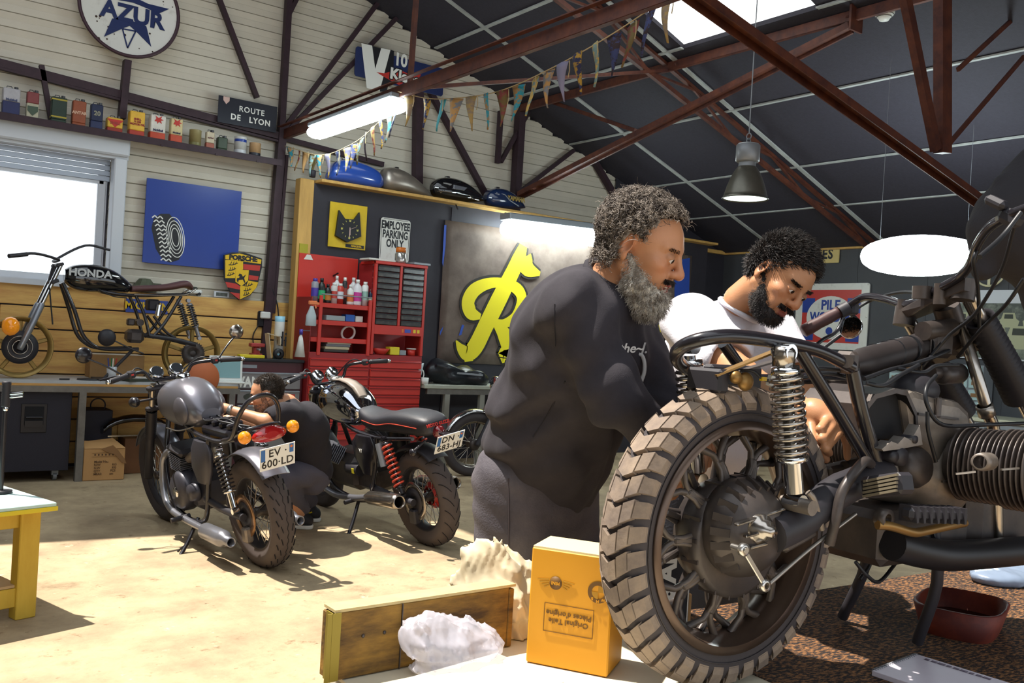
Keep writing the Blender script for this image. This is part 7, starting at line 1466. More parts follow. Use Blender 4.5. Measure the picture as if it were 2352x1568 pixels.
p = K4(208, 628, .125); text('tank_lettering', 'HONDA', .085, mat('letter_silver', '#b9bcbc', .4), t, p, A([-1., 0, 0]), Z1, .003, .003, sx=1.05)
pts = [(300, 662), (330, 660), (370, 660), (405, 655), (428, 650), (440, 658)]; secs = []
for i, (px, py) in enumerate(pts):
    c = K4(px, py); secs.append((c[0], c[2]-.035, c[2]+(.02, .022, .022, .03, .035, .012)[i], (.12, .2, .23, .23, .2, .1)[i]))
hull(t, 'seat', mat('brown_leather_seat', '#5a3a3a', .5, bump=.1, bs=60), secs, .7)
for s_ in (1, -1):
    def q4(L): return [K4(a, c, 0)*A([1, 0, 1])+A([0, s_*.12*m, 0]) for a, c, m in L]
    pipe(t, 'frame_tube', q4([(142, 650, .4), (165, 712, .9), (182, 765, 1), (205, 790, 1), (235, 800, 1), (310, 800, 1)]), .016, M_fblk); pipe(t, 'upper_frame_tube', q4([(150, 640, .3), (230, 668, .6), (300, 678, .9), (420, 676, .9)]), .014, M_fblk); pipe(t, 'seat_strut', q4([(305, 680, .9), (322, 720, 1), (335, 770, 1)]), .014, M_fblk); pipe(t, 'rear_strut', q4([(408, 680, .9), (370, 740, 1), (340, 775, 1)]), .014, M_fblk); pipe(t, 'swing_arm', q4([(335, 770, 1), (390, 778, 1), (440, 790, 1)]), .02, M_mblk); pipe(t, 'cross_strut', q4([(345, 725, .9), (372, 760, .9), (395, 775, .9)]), .012, M_fblk)
    shock(t, K4(421, 690)*A([1, 0, 1])+A([0, s_*.14, 0]), K4(446, 775)*A([1, 0, 1])+A([0, s_*.14, 0]), .028, 9, M_mblk, M_pipe); pipe(t, 'seat_chrome_edge', q4([(300, 676, 1), (370, 678, 1), (420, 676, 1), (442, 664, .8)]), .008, M_chrd)
    MB().lathe([(0, -.055), (.04, -.05), (.068, -.02), (.076, .01), (.068, .04), (.04, .065), (0, .07)], K4(20, 748)*A([1, 0, 1])+A([-.0, s_*.16, 0]), ax=(1, 0, 0), n=26).build('front_indicator', M_amb, t) if s_ > 0 else None
b = MB(); p = K4(310, 745, 0); b.box(p+A([0, 0, -.1]), (.14, .16, .12), bev=.03); b.cyl(p+A([-.02, .1, .02]), p+A([-.02, -.1, .02]), .03); b.box(p+A([.05, .05, .02]), (.06, .06, .06), bev=.01); b.build('gearbox_remains', M_castd, t)
MB().lathe([(0, .0), (.07, .0), (.072, .01), (.05, .03), (0, .035)], K4(245, 775, .2), ax=(0, 1, 0), n=28).build('front_mirror', M_mblk, t); pipe(t, 'mirror_arm', [K4(258, 780, .2), K4(300, 800, .25), K4(330, 812, .3)], .006, M_fblk)
hq = [K4(20, 588, .40), K4(80, 582, .3), K4(118, 590, .12), K4(150, 585, -.08), K4(195, 564, -.28), K4(252, 574, -.36)]; hq[2] = hd+A([-.0, .1, .09]); hq[3] = hd+A([-.0, -.1, .09]); pipe(t, 'bare_handlebar', hq, .011, M_mblk); MB().cyl(hq[0], hq[0]+(hq[1]-hq[0])*.7, .017, n=14).build('handlebar_grip', M_mblk, t); pipe(t, 'hanging_cable', [K4(113, 655, .1), K4(117, 700, .1), K4(121, 745, .1)], .006, M_cable); pipe(t, 'tank_hose', [K4(228, 665, .1), K4(260, 680, .1), K4(292, 684, .1)], .005, M_cable)
b = MB(); b.box(K4(350, 700, 0), (.1, .12, .1), bev=.015); b.build('battery_box', M_mblk, t); MB().cyl(K4(362, 725, .08), K4(366, 700, .08), .024).build('chrome_canister', M_chr, t); MB().box(A([.75, 0, .0]), (.1, .3, .02)).build('stand_foot', M_mblk, t); MB().cyl(A([.75, .1, .01]), K4(300, 800, 0)*A([1, 0, 1])+A([0, .1, 0]), .014).build('prop_stand', M_mblk, t)
# ================================================================ yellow low bench at the left edge
zc = .53; c1 = on(131, 1152, 'z', zc); e1 = on(0, 1166, 'z', zc); e2 = on(0, 1040, 'z', zc); ux = nrm(c1-e1)*A([1, 1, 0]); ux = nrm(ux); uy = A([-ux[1], ux[0], 0]); Rm = np.stack([ux, uy, Z1], 1)
t = thing('yellow_low_bench', 'low yellow timber bench with a pale blue top at the left edge', 'bench', c1*A([1, 1, 0]), R=Rm); M_yt = mat('yellow_timber', '#b8952a', .55, vs=4, col2='#d1b042', thr=(.3, .7), stretch=(2, 2, .5))
dpt = min(1.6, max(.7, float((e2-c1)@uy)*1.0)); dpt = .95
MB().box((-.65, dpt/2, zc-.012), (1.3, dpt, .018), bev=.003).build('bench_top', mat('pale_blue_paint', '#b9d3cf', .4, vs=3, col2='#6fb0b8', thr=(.6, .85)), t); MB().box((-.65, dpt/2, zc-.03), (1.31, dpt+.01, .02), bev=.002).build('top_edge', mat('bright_yellow_edge', '#d6c02a', .5), t)
for (x, y) in ((-.085, .09), (-.085, dpt-.09), (-1.2, .09), (-1.2, dpt-.09)): MB().box((x, y, (zc-.04)/2), (.09, .07, zc-.04), bev=.004).build('leg', M_yt, t)
for y in (.09, dpt-.09): MB().box((-.65, y, zc-.08), (1.05, .035, .07), bev=.003).build('apron', M_yt, t); MB().box((-.65, y, .10), (1.05, .04, .085), bev=.003).build('lower_rail', M_yt, t)
MB().box((-.65, dpt/2, .15), (1.08, dpt-.16, .012)).build('lower_shelf', mat('shelf_board_tan', '#b79a72', .7), t)
wp = lambda x, y, z: c1*A([1, 1, 0])+Rm@A([x, y, z])
t = thing('exhaust_set', 'glossy black and chrome exhaust pipes lying under the yellow bench', 'exhaust', wp(-.38, .3, .16), R=Rm); pipe(t, 'black_silencer', [(-.3, .0, .25), (-.05, .0, .17), (.13, .02, .06)], .055, MATS['black_gloss'], 18); pipe(t, 'chrome_pipe', [(-.35, -.08, .16), (-.1, -.08, .12), (.12, -.06, .05)], .022, M_chr, 14); pipe(t, 'lower_chrome_pipe', [(-.3, -.1, .03), (-.05, -.1, .025), (.06, -.06, .08)], .02, M_chrd, 14)
p = dp(14, 905, 4.3); t = thing('upright_grip', 'black ribbed grip with chrome lever tubes at the left edge', 'handlebar', (p[0], p[1], zc)); z_ = p[2]-zc; b = MB(); b.lathe([(0, z_-.06), (.018, z_-.06)]+[(.018+.002*(k % 2), z_-.055+.006*k) for k in range(18)]+[(.02, z_+.06), (0, z_+.06)], n=18); b.build('grip', M_mblk, t); b = MB(); dx = CR; b.tube([dx*.02+A([0, 0, z_-.0]), dx*.08+A([0, 0, z_+.006])], .006, 8); b.tube([dx*.02+A([0, 0, z_-.015]), dx*.08+A([0, 0, z_-.008])], .006, 8); b.build('chrome_tubes', M_chr, t); MB().cyl((0, 0, .0), (0, 0, z_-.05), .011).build('stem', M_fblk, t); MB().lathe([(0, 0), (.05, 0), (.05, .01), (0, .012)], n=20).build('foot', M_mblk, t); MB().ell((.0, -.012, z_-.068), .012).build('clamp_bolt', M_chr, t)
# ================================================================ people
def skinmat(name, col):
    M_ = mat(name, col, .45, sss=.12, bump=.06, bs=220); nt = M_.node_tree; at_ = nt.nodes.new('ShaderNodeAttribute'); at_.attribute_name = 'tone'; nt.links.new(at_.outputs['Color'], nt.nodes['Principled BSDF'].inputs['Base Color']); return M_
def paint(o, C):
    me = o.data; a = me.color_attributes.new('tone', 'FLOAT_COLOR', 'POINT'); C4 = np.ones((len(C), 4), np.float32); C4[:, :3] = C; a.data.foreach_set('color', C4.ravel())
def vnorm(V, Q):
    N = np.zeros_like(V); fn = np.cross(V[Q[:, 1]]-V[Q[:, 0]], V[Q[:, 2]]-V[Q[:, 0]])
    for k in range(Q.shape[1]): np.add.at(N, Q[:, k], fn)
    return N/(np.linalg.norm(N, axis=1, keepdims=True)+1e-12)
def strands(name, P, D, L, mt, parent, curl=.0, turns=1.5, seg=6, rad=.0006, grav=.0, comb=None, seed=1, rnd=.25):
    r = np.random.RandomState(seed); n = len(P); D = D+rnd*r.randn(n, 3); D /= np.linalg.norm(D, axis=1, keepdims=True)
    L = L*r.uniform(.7, 1.15, n); ph = r.uniform(0, 6.28, n); u = np.cross(D, r.randn(n, 3)); u /= np.linalg.norm(u, axis=1, keepdims=True); w = np.cross(D, u)
    pts = np.zeros((n, seg+1, 3)); c = r.uniform(.6, 1.3, n)*curl
    for k in range(seg+1):
        s = k/seg; d = D*(L*s)[:, None]
        if comb is not None: d = D*(L*(s-.45*s*s))[:, None]+comb*(L*.75*s**1.6)[:, None]
        a = ph+turns*6.28*s; e = min(1, 3*s); pts[:, k] = P+d+(u*np.cos(a)[:, None]+w*np.sin(a)[:, None]-u*np.cos(ph)[:, None]-w*np.sin(ph)[:, None])*(c*e)[:, None]+A([0, 0, -1.])*grav*s*s*L[:, None]
    T = np.gradient(pts, axis=1); T /= np.linalg.norm(T, axis=2, keepdims=True)+1e-9; X_ = np.cross(T, A([.3, .5, .81])); X_ /= np.linalg.norm(X_, axis=2, keepdims=True)+1e-9; Y2 = np.cross(T, X_)
    rr = rad*(1-.75*np.linspace(0, 1, seg+1)**2)[None, :, None]*r.uniform(.8, 1.25, (n, 1, 1)); ring = np.stack([pts+rr*(X_*math.cos(a)+Y2*math.sin(a)) for a in (0, 2.094, 4.189)], 2)
    V = ring.reshape(-1, 3); base = (np.arange(n)[:, None]*(seg+1)+np.arange(seg)[None, :]).reshape(-1)*3; Q = np.concatenate([np.stack([base+k, base+(k+1) % 3, base+3+(k+1) % 3, base+3+k], 1) for k in range(3)])
    return npmesh(name, V, Q, mt, parent)
def hairmat(name, c1, c2):
    return mat(name, c1, .6, vs=60, col2=c2, thr=(.42, .62))
def head_prims(smile=0, jaw=1.0):
    p = [el((-.018, 0, .038), (.094, .074, .083)), el((.022, 0, .022), (.072, .068, .07), k=.03), el((.034, 0, -.045), (.056, .055, .07), k=.03), el((.052, 0, -.088), (.035, .036*jaw, .024), k=.025), el((.078, 0, -.098), (.014, .02, .014), k=.02)]
    for s in (1, -1):
        p += [rc((-.005, s*.058, -.05), (.05, s*.03, -.092), .018, .014, k=.025), rc((.084, s*.012, .024), (.072, s*.045, .024), .0105, .008, k=.016), el((.064, s*.046, -.022), (.024, .02, .017), k=.022), el((.074, s*.026, -.05), (.02, .02, .02), k=.02)]
    p += [rc((.092, 0, .012), (.113, 0, -.024), .0075, .0105, k=.012), el((.112, 0, -.031), (.0125, .0125, .011), k=.01)]
    for s in (1, -1): p += [el((.101, s*.0135, -.033), (.011, .0075, .0085), k=.007), el((.096, s*.031, .001), (.017, .0165, .0115), k=.012, op='s'), el((.0825, s*.031, .0005), (.0155, .0165, .0145), k=.004)]
    p += [rc((.094, -.016, -.0625), (.094, .016, -.0625), .0058, k=.008), el((.099, 0, -.061), (.007, .01, .0055), k=.006), rc((.091, -.014, -.0745), (.091, .014, -.0745), .0068, k=.008)]
    if smile: p += [el((.099, 0, -.0685), (.014, .020, .0048), k=.004, op='s')]
    else: p += [el((.104, 0, -.0682), (.008, .022, .0016), k=.004, op='s')]
    for s in (1, -1): p += [el((.108, s*.008, -.041), (.005, .0035, .004), k=.003, op='s')]
    for s in (1, -1):   # ears
        R = rot('Y', .25)@rot('Z', s*.35)
        p += [el((-.012, s*.077, -.004), (.0195, .0075, .031), R, k=.008), el((-.006, s*.083, -.002), (.011, .006, .017), R, k=.005, op='s'), el((-.008, s*.079, -.032), (.009, .006, .009), R, k=.006)]
    for s in (1, -1): p += [el((.0955, s*.031, -.0035), (.0085, .0125, .0032), k=.003, op='s')]
    return p
class Person:
    def __init__(s, name, label, loc): s.t = thing('person', label, 'person', loc); s.o = A(loc, float); s.pr = []
    def loc(s, P): return P-s.o
def limb(pts, rad, k=.03): return [rc(pts[i], pts[i+1], rad[i], rad[i+1], k=k) for i in range(len(pts)-1)]
def hand_prims(W, f, n, th, curl=.6, sc=1.0, spread=.12):
    # wrist W, finger direction f, back-of-hand normal n, thumb side th
    f = nrm(f); n = nrm(n-f*(n@f)); th = nrm(th-f*(th@f)-n*(th@n)); p = []; q = lambda a, b_, c_: W+(f*a+th*b_+n*c_)*sc
    p += [rc(q(0, 0, 0), q(.03, 0, 0), .024*sc, .026*sc, k=.02), el(q(.055, 0, 0), A([.043, .038, .015])*sc, np.stack([f, th, n], 1), k=.02)]
    for i, (b_, L, r) in enumerate(((.030, (.042, .026, .02), .0092), (.010, (.046, .029, .022), .0095), (-.011, (.042, .027, .021), .009), (-.030, (.033, .021, .018), .008))):
        a0 = q(.088-.006*abs(i-1), b_, .002); ang = 0; P = a0; cl = curl*(1+.12*i); d0 = nrm(f+th*(spread*(1.5-i)/1.5))
        for j in range(3):
            ang += cl*(.75, 1.05, .7)[j]; d = d0*math.cos(ang)-n*math.sin(ang); E = P+d*L[j]*sc; p.append(rc(P, E, r*sc*(1, .93, .86)[j], r*sc*(.93, .86, .78)[j], k=.004 if j else .010)); P = E
    P = q(.022, .026, -.004); d = nrm(f*.6+th*.75-n*.25)
    for j, L in enumerate((.042, .032, .026)):
        E = P+d*L*sc; p.append(rc(P, E, (.0125, .0105, .0098)[j]*sc, (.0105, .0098, .0085)[j]*sc, k=.012 if j == 0 else .004)); P = E; d = nrm(d+f*.35-n*.25*curl-th*.25)
    return p
SK = {}
def tone_head(Vl, base, lip, N=None):
    C = np.tile(A(base), (len(Vl), 1)); x, y, z = Vl.T
    g = lambda cx, cy, cz, r: np.exp(-(((x-cx)**2+(np.abs(y)-cy)**2+(z-cz)**2)/r**2))[:, None]
    red = A([1.08, .82, .76]); C = C*(1+(red-1)*np.clip(g(.112, 0, -.03, .018)+.8*g(.075, .042, -.025, .025)+.8*g(-.01, .08, 0, .03), 0, 1)*.8)
    C = C*(1-.30*g(.088, .031, .006, .016)); L = np.clip((g(.096, .0, -.0625, .011)+g(.096, .011, -.0625, .009)+g(.093, 0, -.0745, .011)+g(.093, .011, -.074, .009))*1.2, 0, 1); C = C*(1-L)+A(lip)*L; return C
def make_head(P, pos, face, up, scale, skin, base, lip, smile, bodyV, bodyQ, gaze=-.25, hc=None):
    f = nrm(face); u = A(up, float); u = nrm(u-f*(u@f)); l = np.cross(u, f); R = np.stack([f, l, u], 1)*scale
    V, Q = sdf(head_prims(smile)+[rc((-.035, 0, -.05), (-.052, 0, -.13), .054, .052, k=.03)], .0030); Vw = V@R.T+pos; N = vnorm(V, Q)
    C = tone_head(V, base, lip)
    if hc is not None:
        x, y, z = V.T; k = (((z > .072+.5*np.maximum(x-.02, 0)) & (x < .078)) | ((x < .018) & (z > .02)) | ((x < -.032) & (z > -.05))) & ~((np.abs(y) > .0755) & (x > -.04) & (x < .02) & (z < .03)); C[k] = A(lin(hc)[:3])
    Vb = np.concatenate([bodyV, Vw]); Qb = np.concatenate([bodyQ, Q+len(bodyV)]); Cb = np.concatenate([np.tile(A(base), (len(bodyV), 1)), C])
    o = npmesh('body', Vb-P.o, Qb, skin, P.t); paint(o, Cb)
    T = lambda v: A(v)@R.T+pos-P.o
    for s in (1, -1):
        c = A([.0822, s*.031, .0005]); gd = nrm(A([1, s*.02, gaze])); b = MB(); b.ell(c+A([.0012, 0, 0]), .0141, n=20, m=14); b.v = [tuple(T(v)) for v in b.v]; eo = b.build('eye', mat('eye_white', '#d9cfc6', .2), P.t)
        b = MB(); b.lathe([(0, .0146), (.003, .0144), (.0062, .0128)], c+A([.0012, 0, 0]), ax=gd, n=18); b.v = [tuple(T(v)) for v in b.v]; b.build('iris', mat('iris_brown', '#1f130d', .1), eo)
        # eyelids: shells over the ball with a narrow opening
        V2, Q2 = sdf([el(c, (.0154, .0158, .0150), k=.002), el(c+A([.012, 0, gaze*.012-.001]), (.014, .0125, .0030), k=.003, op='s'), el(c, (.0143, .0143, .0143), k=.001, op='s')], .0012); eo2 = npmesh('eyelid', V2@R.T+pos-P.o, Q2, skin, P.t); paint(eo2, np.tile(A(base)*.86, (len(V2), 1)))
    return V, Q, N, T, R
def hair_regions(V, N, kind):
    x, y, z = V.T
    return {'scalp': (z > .052+.35*(x-.03)*(x > .03)+.03*(x > .055)) & (x < .078) | (x < .005) & (z > -.02-.4*x*0) & (np.abs(y) < .072+0*x) & (z > .0+.25*(x+.06)) | (x < -.035) & (z > -.062) & (x > -.12)}[kind]
# ---------------------------------------------------------------- 1: bearded man in the dark sweatshirt
GF = lambda px, py, d: dp(px, py, d)
CRh = nrm(A([CR[0], CR[1], 0])); CFh = nrm(A([CF[0], CF[1], 0]))
s1 = skinmat('skin_tan', '#b07a56'); base1 = lin('#c08a66')[:3]; lip1 = lin('#8f4a42')[:3]
M1 = Person('person', 'man with a long grey beard and dark sweatshirt leaning over the wheel', A([*GF(1235, 1100, 2.42)[:2], 0]))
hip_r, hip_l = GF(1190, 1105, 2.47), GF(1275, 1110, 2.63); pel = (hip_r+hip_l)/2; chest = GF(1335, 800, 2.31); neck0 = GF(1388, 655, 2.22); sh_r, sh_l = GF(1322, 705, 2.14), GF(1430, 725, 2.38)
el_r, wr_r = GF(1408, 905, 2.10), GF(1505, 1012, 2.12); el_l, wr_l = GF(1492, 880, 2.34), GF(1568, 960, 2.22)
kn_r, kn_l = hip_r*A([1, 1, 0])+A([0, 0, .53])+CRh*.02, hip_l*A([1, 1, 0])+A([0, 0, .53])+CRh*.07; an_r, an_l = kn_r*A([1, 1, 0])+A([0, 0, .09])-CRh*.02, kn_l*A([1, 1, 0])+A([0, 0, .09])-CRh*.02
hp1 = GF(1474, 570, 2.16)
body = limb([pel, (pel+chest)/2, chest, neck0+A([0, 0, -.04])], [.13, .125, .135, .06], .06)+limb([sh_r, chest, sh_l], [.055, .1, .055], .06)+limb([neck0-A([0, 0, .05]), neck0+(hp1-neck0)*.45], [.062, .052])+limb([sh_r, el_r, wr_r], [.048, .038, .026])+limb([sh_l, el_l, wr_l], [.048, .038, .026])+limb([hip_r, kn_r, an_r], [.085, .055, .04], .05)+limb([hip_l, kn_l, an_l], [.085, .055, .04], .05)
dn = nrm(wr_r-el_r); body += hand_prims(wr_r, dn, A([0, 0, 1.])-CRh*.2, CFh, .7)+hand_prims(wr_l, nrm(wr_l-el_l), A([0, 0, 1.]), -CFh, .6)
for a_ in (an_r, an_l): body += [rc(a_-A([0, 0, .04]), a_+CRh*.16-A([0, 0, .05]), .035, .03)]
bV, bQ = sdf(body, .008)
fdir = CRh*math.cos(.46)-CFh*math.sin(.46); fdir = fdir*math.cos(.34)-A([0, 0, 1.])*math.sin(.34); upv = A([0, 0, 1.])+CRh*.0
V, Q, N, T, R = make_head(M1, hp1, fdir, upv, .97, s1, base1, lip1, 1, bV, bQ, -.30, '#3a302a')
b = MB(); b.ell((.0905, 0, -.0655), (.006, .017, .0035)); b.v = [tuple(T(v)) for v in b.v]; b.build('teeth', mat('teeth', '#cfc4ae', .3), M1.t)
x, y, z = V.T; rs = np.random.RandomState(3)
def pick(mask, n, rs=rs): i = np.flatnonzero(mask); return rs.choice(i, n, replace=len(i) < n)
ear = (np.abs(y) > .0755) & (x > -.04) & (x < .02) & (z < .03)
scalp = (((z > .070+.55*np.maximum(x-.02, 0)) & (x < .082)) | ((x < .028-.25*np.maximum(.03-z, 0)) & (z > .022)) | ((x < -.022) & (z > -.055))) & ~ear & (z > -.075)
H1 = hairmat('hair_salt_pepper', '#3a302a', '#a09488')
Vc, Qc = sdf([el((-.018, 0, .043), (.099, .081, .09)), el((-.045, 0, .0), (.064, .074, .066), k=.03), el((.082, 0, -.012), (.085, .1, .094), k=.003, op='s'), el((.015, 0, -.045), (.06, .12, .062), k=.012, op='s'), el((-.02, 0, -.12), (.12, .12, .055), k=.01, op='s'), el((-.03, 0, .025), (.085, .068, .075), k=.004, op='s')], .0032, lambda X, Y, Z: .0016*np.sin(250*X+60*Z)*np.sin(240*Y+40*X)+.0012*np.sin(330*Z+90*Y)*np.sin(300*X))
Qc = Qc[(Vc[Qc][:, :, 0] < .040).all(1)]; npmesh('hair', T(Vc), Qc, H1, M1.t)
i = pick(scalp, 4600); hp_ = V[i]+N[i]*.011; strands('hair_curls', T(hp_), N[i]@(R/.97).T, .024, H1, M1.t, curl=.0052, turns=1.6, seg=9, rad=.0010, rnd=.55, comb=(np.cross(N[i], rs.randn(len(i), 3)))@R.T*.9)
jawm = (z < -.042-.25*np.maximum(x-.06, 0)+.0) & (x > -.005) & ~((np.abs(y) < .021) & (z > -.0815) & (z < -.056) & (x > .08)) & (z > -.118) & (z < -.022-.62*np.clip(x-.01, 0, .055)) & (np.abs(y) > .0)
side = (x > -.008) & (x < .03) & (np.abs(y) > .045) & (z < .0) & (z > -.07) & ~ear
mou = (z < -.046) & (z > -.055) & (np.abs(y) < .032) & (x > .08)
beard = (jawm | side) & ~ear
B1 = hairmat('beard_grey', '#958b80', '#efe9de'); dnv = (A([.25, 0, -1.])@R.T); dnv = dnv/np.linalg.norm(dnv)
Vb, Qb = sdf([el((.062, 0, -.105), (.047, .05, .045)), el((.03, 0, -.08), (.05, .064, .05), k=.02), rc((.0, .056, -.03), (.04, .048, -.08), .014, .018, k=.02), rc((.0, -.056, -.03), (.04, -.048, -.08), .014, .018, k=.02), el((.072, 0, -.122), (.028, .032, .026), k=.02), el((.108, 0, -.068), (.035, .034, .017), k=.008, op='s'), el((.082, 0, -.015), (.05, .058, .042), k=.012, op='s'), el((.02, 0, -.01), (.05, .053, .06), k=.01, op='s')], .003, lambda X, Y, Z: .003*np.sin(210*X+90*Y)*np.sin(180*Z+60*Y)+.002*np.sin(330*Y+110*Z))
npmesh('beard', T(Vb), Qb, B1, M1.t); nb = vnorm(Vb, Qb)
i = pick((Vb[:, 0] > -.01) & (nb[:, 0] > -.6), 4200); strands('beard_hairs', T(Vb[i]), nb[i]@(R/.97).T+.9*dnv, .017, B1, M1.t, curl=.0016, turns=1.3, seg=5, rad=.00062, rnd=.35)
DK = hairmat('moustache_dark', '#1e1714', '#4a3d35'); i = pick(mou, 420); dm = np.stack([.15+0*i, np.sign(y[i])*.8, -.55+0*i], 1); strands('moustache', T(V[i]), (N[i]*.35+dm)@(R/.97).T, .012, DK, M1.t, curl=.0005, seg=4, rad=.0008, rnd=.2)
br = (x > .062) & (z > .017) & (z < .026-.1*np.maximum(np.abs(y)-.03, 0)) & (np.abs(y) > .012) & (np.abs(y) < .05); i = pick(br, 170); strands('eyebrows', T(V[i]), (N[i]*.3+np.stack([0*x[i], np.sign(y[i]), .25+0*x[i]], 1))@(R/.97).T, .008, DK, M1.t, curl=.0003, seg=3, rad=.0006, rnd=.2)
# sweatshirt, jeans, shoes
def folds1(X, Y, Z):
    q = .0095*np.sin(46*Z+9*np.sin(9*X+4)+12*Y)*np.clip(1.25-np.abs(Z-1.17)*6, 0, 1)+.0055*np.sin(38*Z-30*X+16*Y+2*np.sin(12*X))*np.clip((Z-1.15)*4, 0, 1)+.002*np.sin(70*X+50*Y+20*Z); return q
sw = limb([pel+A([0, 0, .02])+CRh*.0, (pel+chest)/2-CRh*.01, chest, neck0+A([0, 0, -.05])], [.165, .16, .165, .085], .07)+limb([sh_r+A([0, 0, -.01]), chest+A([0, 0, .06]), sh_l], [.082, .12, .08], .07)+limb([sh_r, el_r, wr_r-nrm(wr_r-el_r)*.02], [.08, .066, .05], .035)+limb([sh_l, el_l, wr_l-nrm(wr_l-el_l)*.02], [.08, .064, .05], .035)+[el(pel+CRh*.05+A([0, 0, .10]), (.15, .14, .13), k=.07)]
sV, sQ = sdf(sw, .0065, folds1)
M_sw = mat('charcoal_sweatshirt', '#2b282e', .9, vs=26, col2='#353137', thr=(.3, .7), bump=.12, bs=500); swo = npmesh('sweatshirt', sV-M1.o, sQ, M_sw, M1.t)
nc = neck0+A([0, 0, .01]); na = nrm(hp1-neck0); b = MB(); b.torus(neck0+na*.012-M1.o, na, .064, .012, 36, 8); b.build('collar', mat('ribbed_collar', '#2c292f', .9), swo)
def surf(px, py):  # point of the sweatshirt front seen at a pixel
    d = ray(px, py); W_ = sV-CO; tt = W_@d/(d@d); e = np.linalg.norm(W_-tt[:, None]*d, axis=1); k = np.flatnonzero(e < .012); j = k[np.argmin(tt[k])] if len(k) else np.argmin(e); return sV[j]
MS = mat('shirt_print', '#c9c5c2', .8)
for (px, py, s_, tx_) in ((1450, 795, .03, '~the~'), ((1490), 800, .036, 'J.')):
    p = surf(px, py); nn = nrm(CO-p); text('chest_print', tx_, s_, MS, swo, p+nn*.012-M1.o, CR+CF*.1, CU, .0004, .0005, shear=.3)
p = surf(1482, 850); nn = nrm(CO-p); b = MB(); 
ux, uy = CR, CU; pts = [p+nn*.010-M1.o+ux*a+uy*c for a, c in ((-.02, .03), (0, .032), (.008, .015), (.008, -.01), (0, -.035))]; b.tube(smooth(pts, 4), .005, 6); b.build('curved_print', MS, swo)
def seam(pts, name='seam'): b = MB(); b.tube(smooth([surf(*q_)+nrm(CO-surf(*q_))*.001-M1.o for q_ in pts], 4), .0018, 5); b.build(name, mat('seam_dark', '#242126', .9), swo)
seam([(1268, 690), (1262, 740), (1265, 800)]); seam([(1290, 880), (1250, 950), (1218, 1010)])
je = limb([pel+A([0, 0, -.02]), pel+A([0, 0, -.06])], [.15, .145], .06)+limb([hip_r, kn_r, an_r+A([0, 0, .02])], [.125, .095, .08], .05)+limb([hip_l, kn_l, an_l+A([0, 0, .02])], [.125, .095, .08], .05)
jV, jQ = sdf(je, .008, lambda X, Y, Z: .0015*np.sin(75*Z+30*X)*np.sin(20*X+15*Y)+.0012*np.sin(90*Z-30*Y)); M_je = mat('grey_jeans', '#47434a', .85, vs=9, col2='#605b60', thr=(.3, .7), bump=.2, bs=200); jo = npmesh('jeans', jV-M1.o, jQ, M_je, M1.t)
def surfj(px, py, Vv=None):
    d = ray(px, py); W_ = jV-CO; tt = W_@d/(d@d); e = np.linalg.norm(W_-tt[:, None]*d, axis=1); k = np.flatnonzero(e < .012); j = k[np.argmin(tt[k])] if len(k) else np.argmin(e); return jV[j]
b = MB(); 
for L_ in ([(1162, 1090), (1165, 1180), (1160, 1300)],): b.tube(smooth([surfj(*q_)+nrm(CO-surfj(*q_))*.001-M1.o for q_ in L_], 4), .002, 5)
b.build('jeans_seams', mat('jeans_seam', '#453e42', .9), jo)
def shoes(P, ans, d, mt, msole):
    for a_ in ans:
        g = A([a_[0], a_[1], 0.]); V_, Q_ = sdf([rc(g+A([0, 0, .05])-d*.05, g+A([0, 0, .045])+d*.15, .045, .04, k=.03), rc(g+A([0, 0, .06]), g+A([0, 0, .11]), .048, .05, k=.03)], .008); V_[:, 2] = np.maximum(V_[:, 2], .02); so2 = npmesh('shoe', V_-P.o, Q_, mt, P.t); V_, Q_ = sdf([rc(g+A([0, 0, .02])-d*.05, g+A([0, 0, .02])+d*.15, .046, .042, k=.03)], .008); V_[:, 2] = np.clip(V_[:, 2], .002, .026); npmesh('sole', V_-P.o, Q_, msole, so2)
shoes(M1, (an_r, an_l), CRh, mat('brown_boot', '#3b2d25', .6), M_white)
# ---------------------------------------------------------------- 2: man in the white T-shirt
s2 = skinmat('skin_olive', '#b98460'); base2 = lin('#bb8660')[:3]; lip2 = lin('#96564c')[:3]
pel = GF(1620, 1130, 3.0); M2 = Person('person', 'young man with black hair and white T-shirt working behind the motorcycle', A([pel[0], pel[1], 0]))
chest = GF(1640, 850, 2.84); neck0 = GF(1690, 690, 2.74); sh_r, sh_l = GF(1588, 745, 2.62), GF(1765, 770, 2.86); el_r, wr_r = GF(1700, 868, 2.34), GF(1842, 938, 2.2); el_l, wr_l = GF(1840, 900, 2.7), GF(1850, 1010, 2.42); hp2 = GF(1791, 637, 2.6)
hip_r, hip_l = pel-CRh*.08-CFh*.03, pel+CRh*.08+CFh*.03; an_r, an_l = A([hip_r[0], hip_r[1], .09]), A([hip_l[0], hip_l[1], .09]); kn_r, kn_l = (hip_r+an_r)/2+CRh*.02-CFh*.0, (hip_l+an_l)/2+CRh*.02
hpx = lambda a, c, d: GF(a, c, d); body = limb([pel, (pel+chest)/2, chest, neck0+A([0, 0, -.05])], [.12, .115, .125, .055], .06)+limb([sh_r, chest+A([0, 0, .05]), sh_l], [.055, .09, .055], .06)+limb([neck0-A([0, 0, .05]), neck0+(hp2-neck0)*.5], [.06, .052])+limb([sh_r, el_r, wr_r], [.056, .046, .029])+limb([sh_l, el_l, wr_l], [.056, .045, .03])+limb([hip_r, kn_r, an_r], [.08, .055, .04], .05)+limb([hip_l, kn_l, an_l], [.08, .055, .04], .05)
body += hand_prims(wr_l, nrm(wr_l-el_l), CRh, -CFh, .7)
for a_ in (an_r, an_l): body += [rc(a_-A([0, 0, .04]), a_+CRh*.12-CFh*.08-A([0, 0, .05]), .035, .03)]
W_ = wr_r
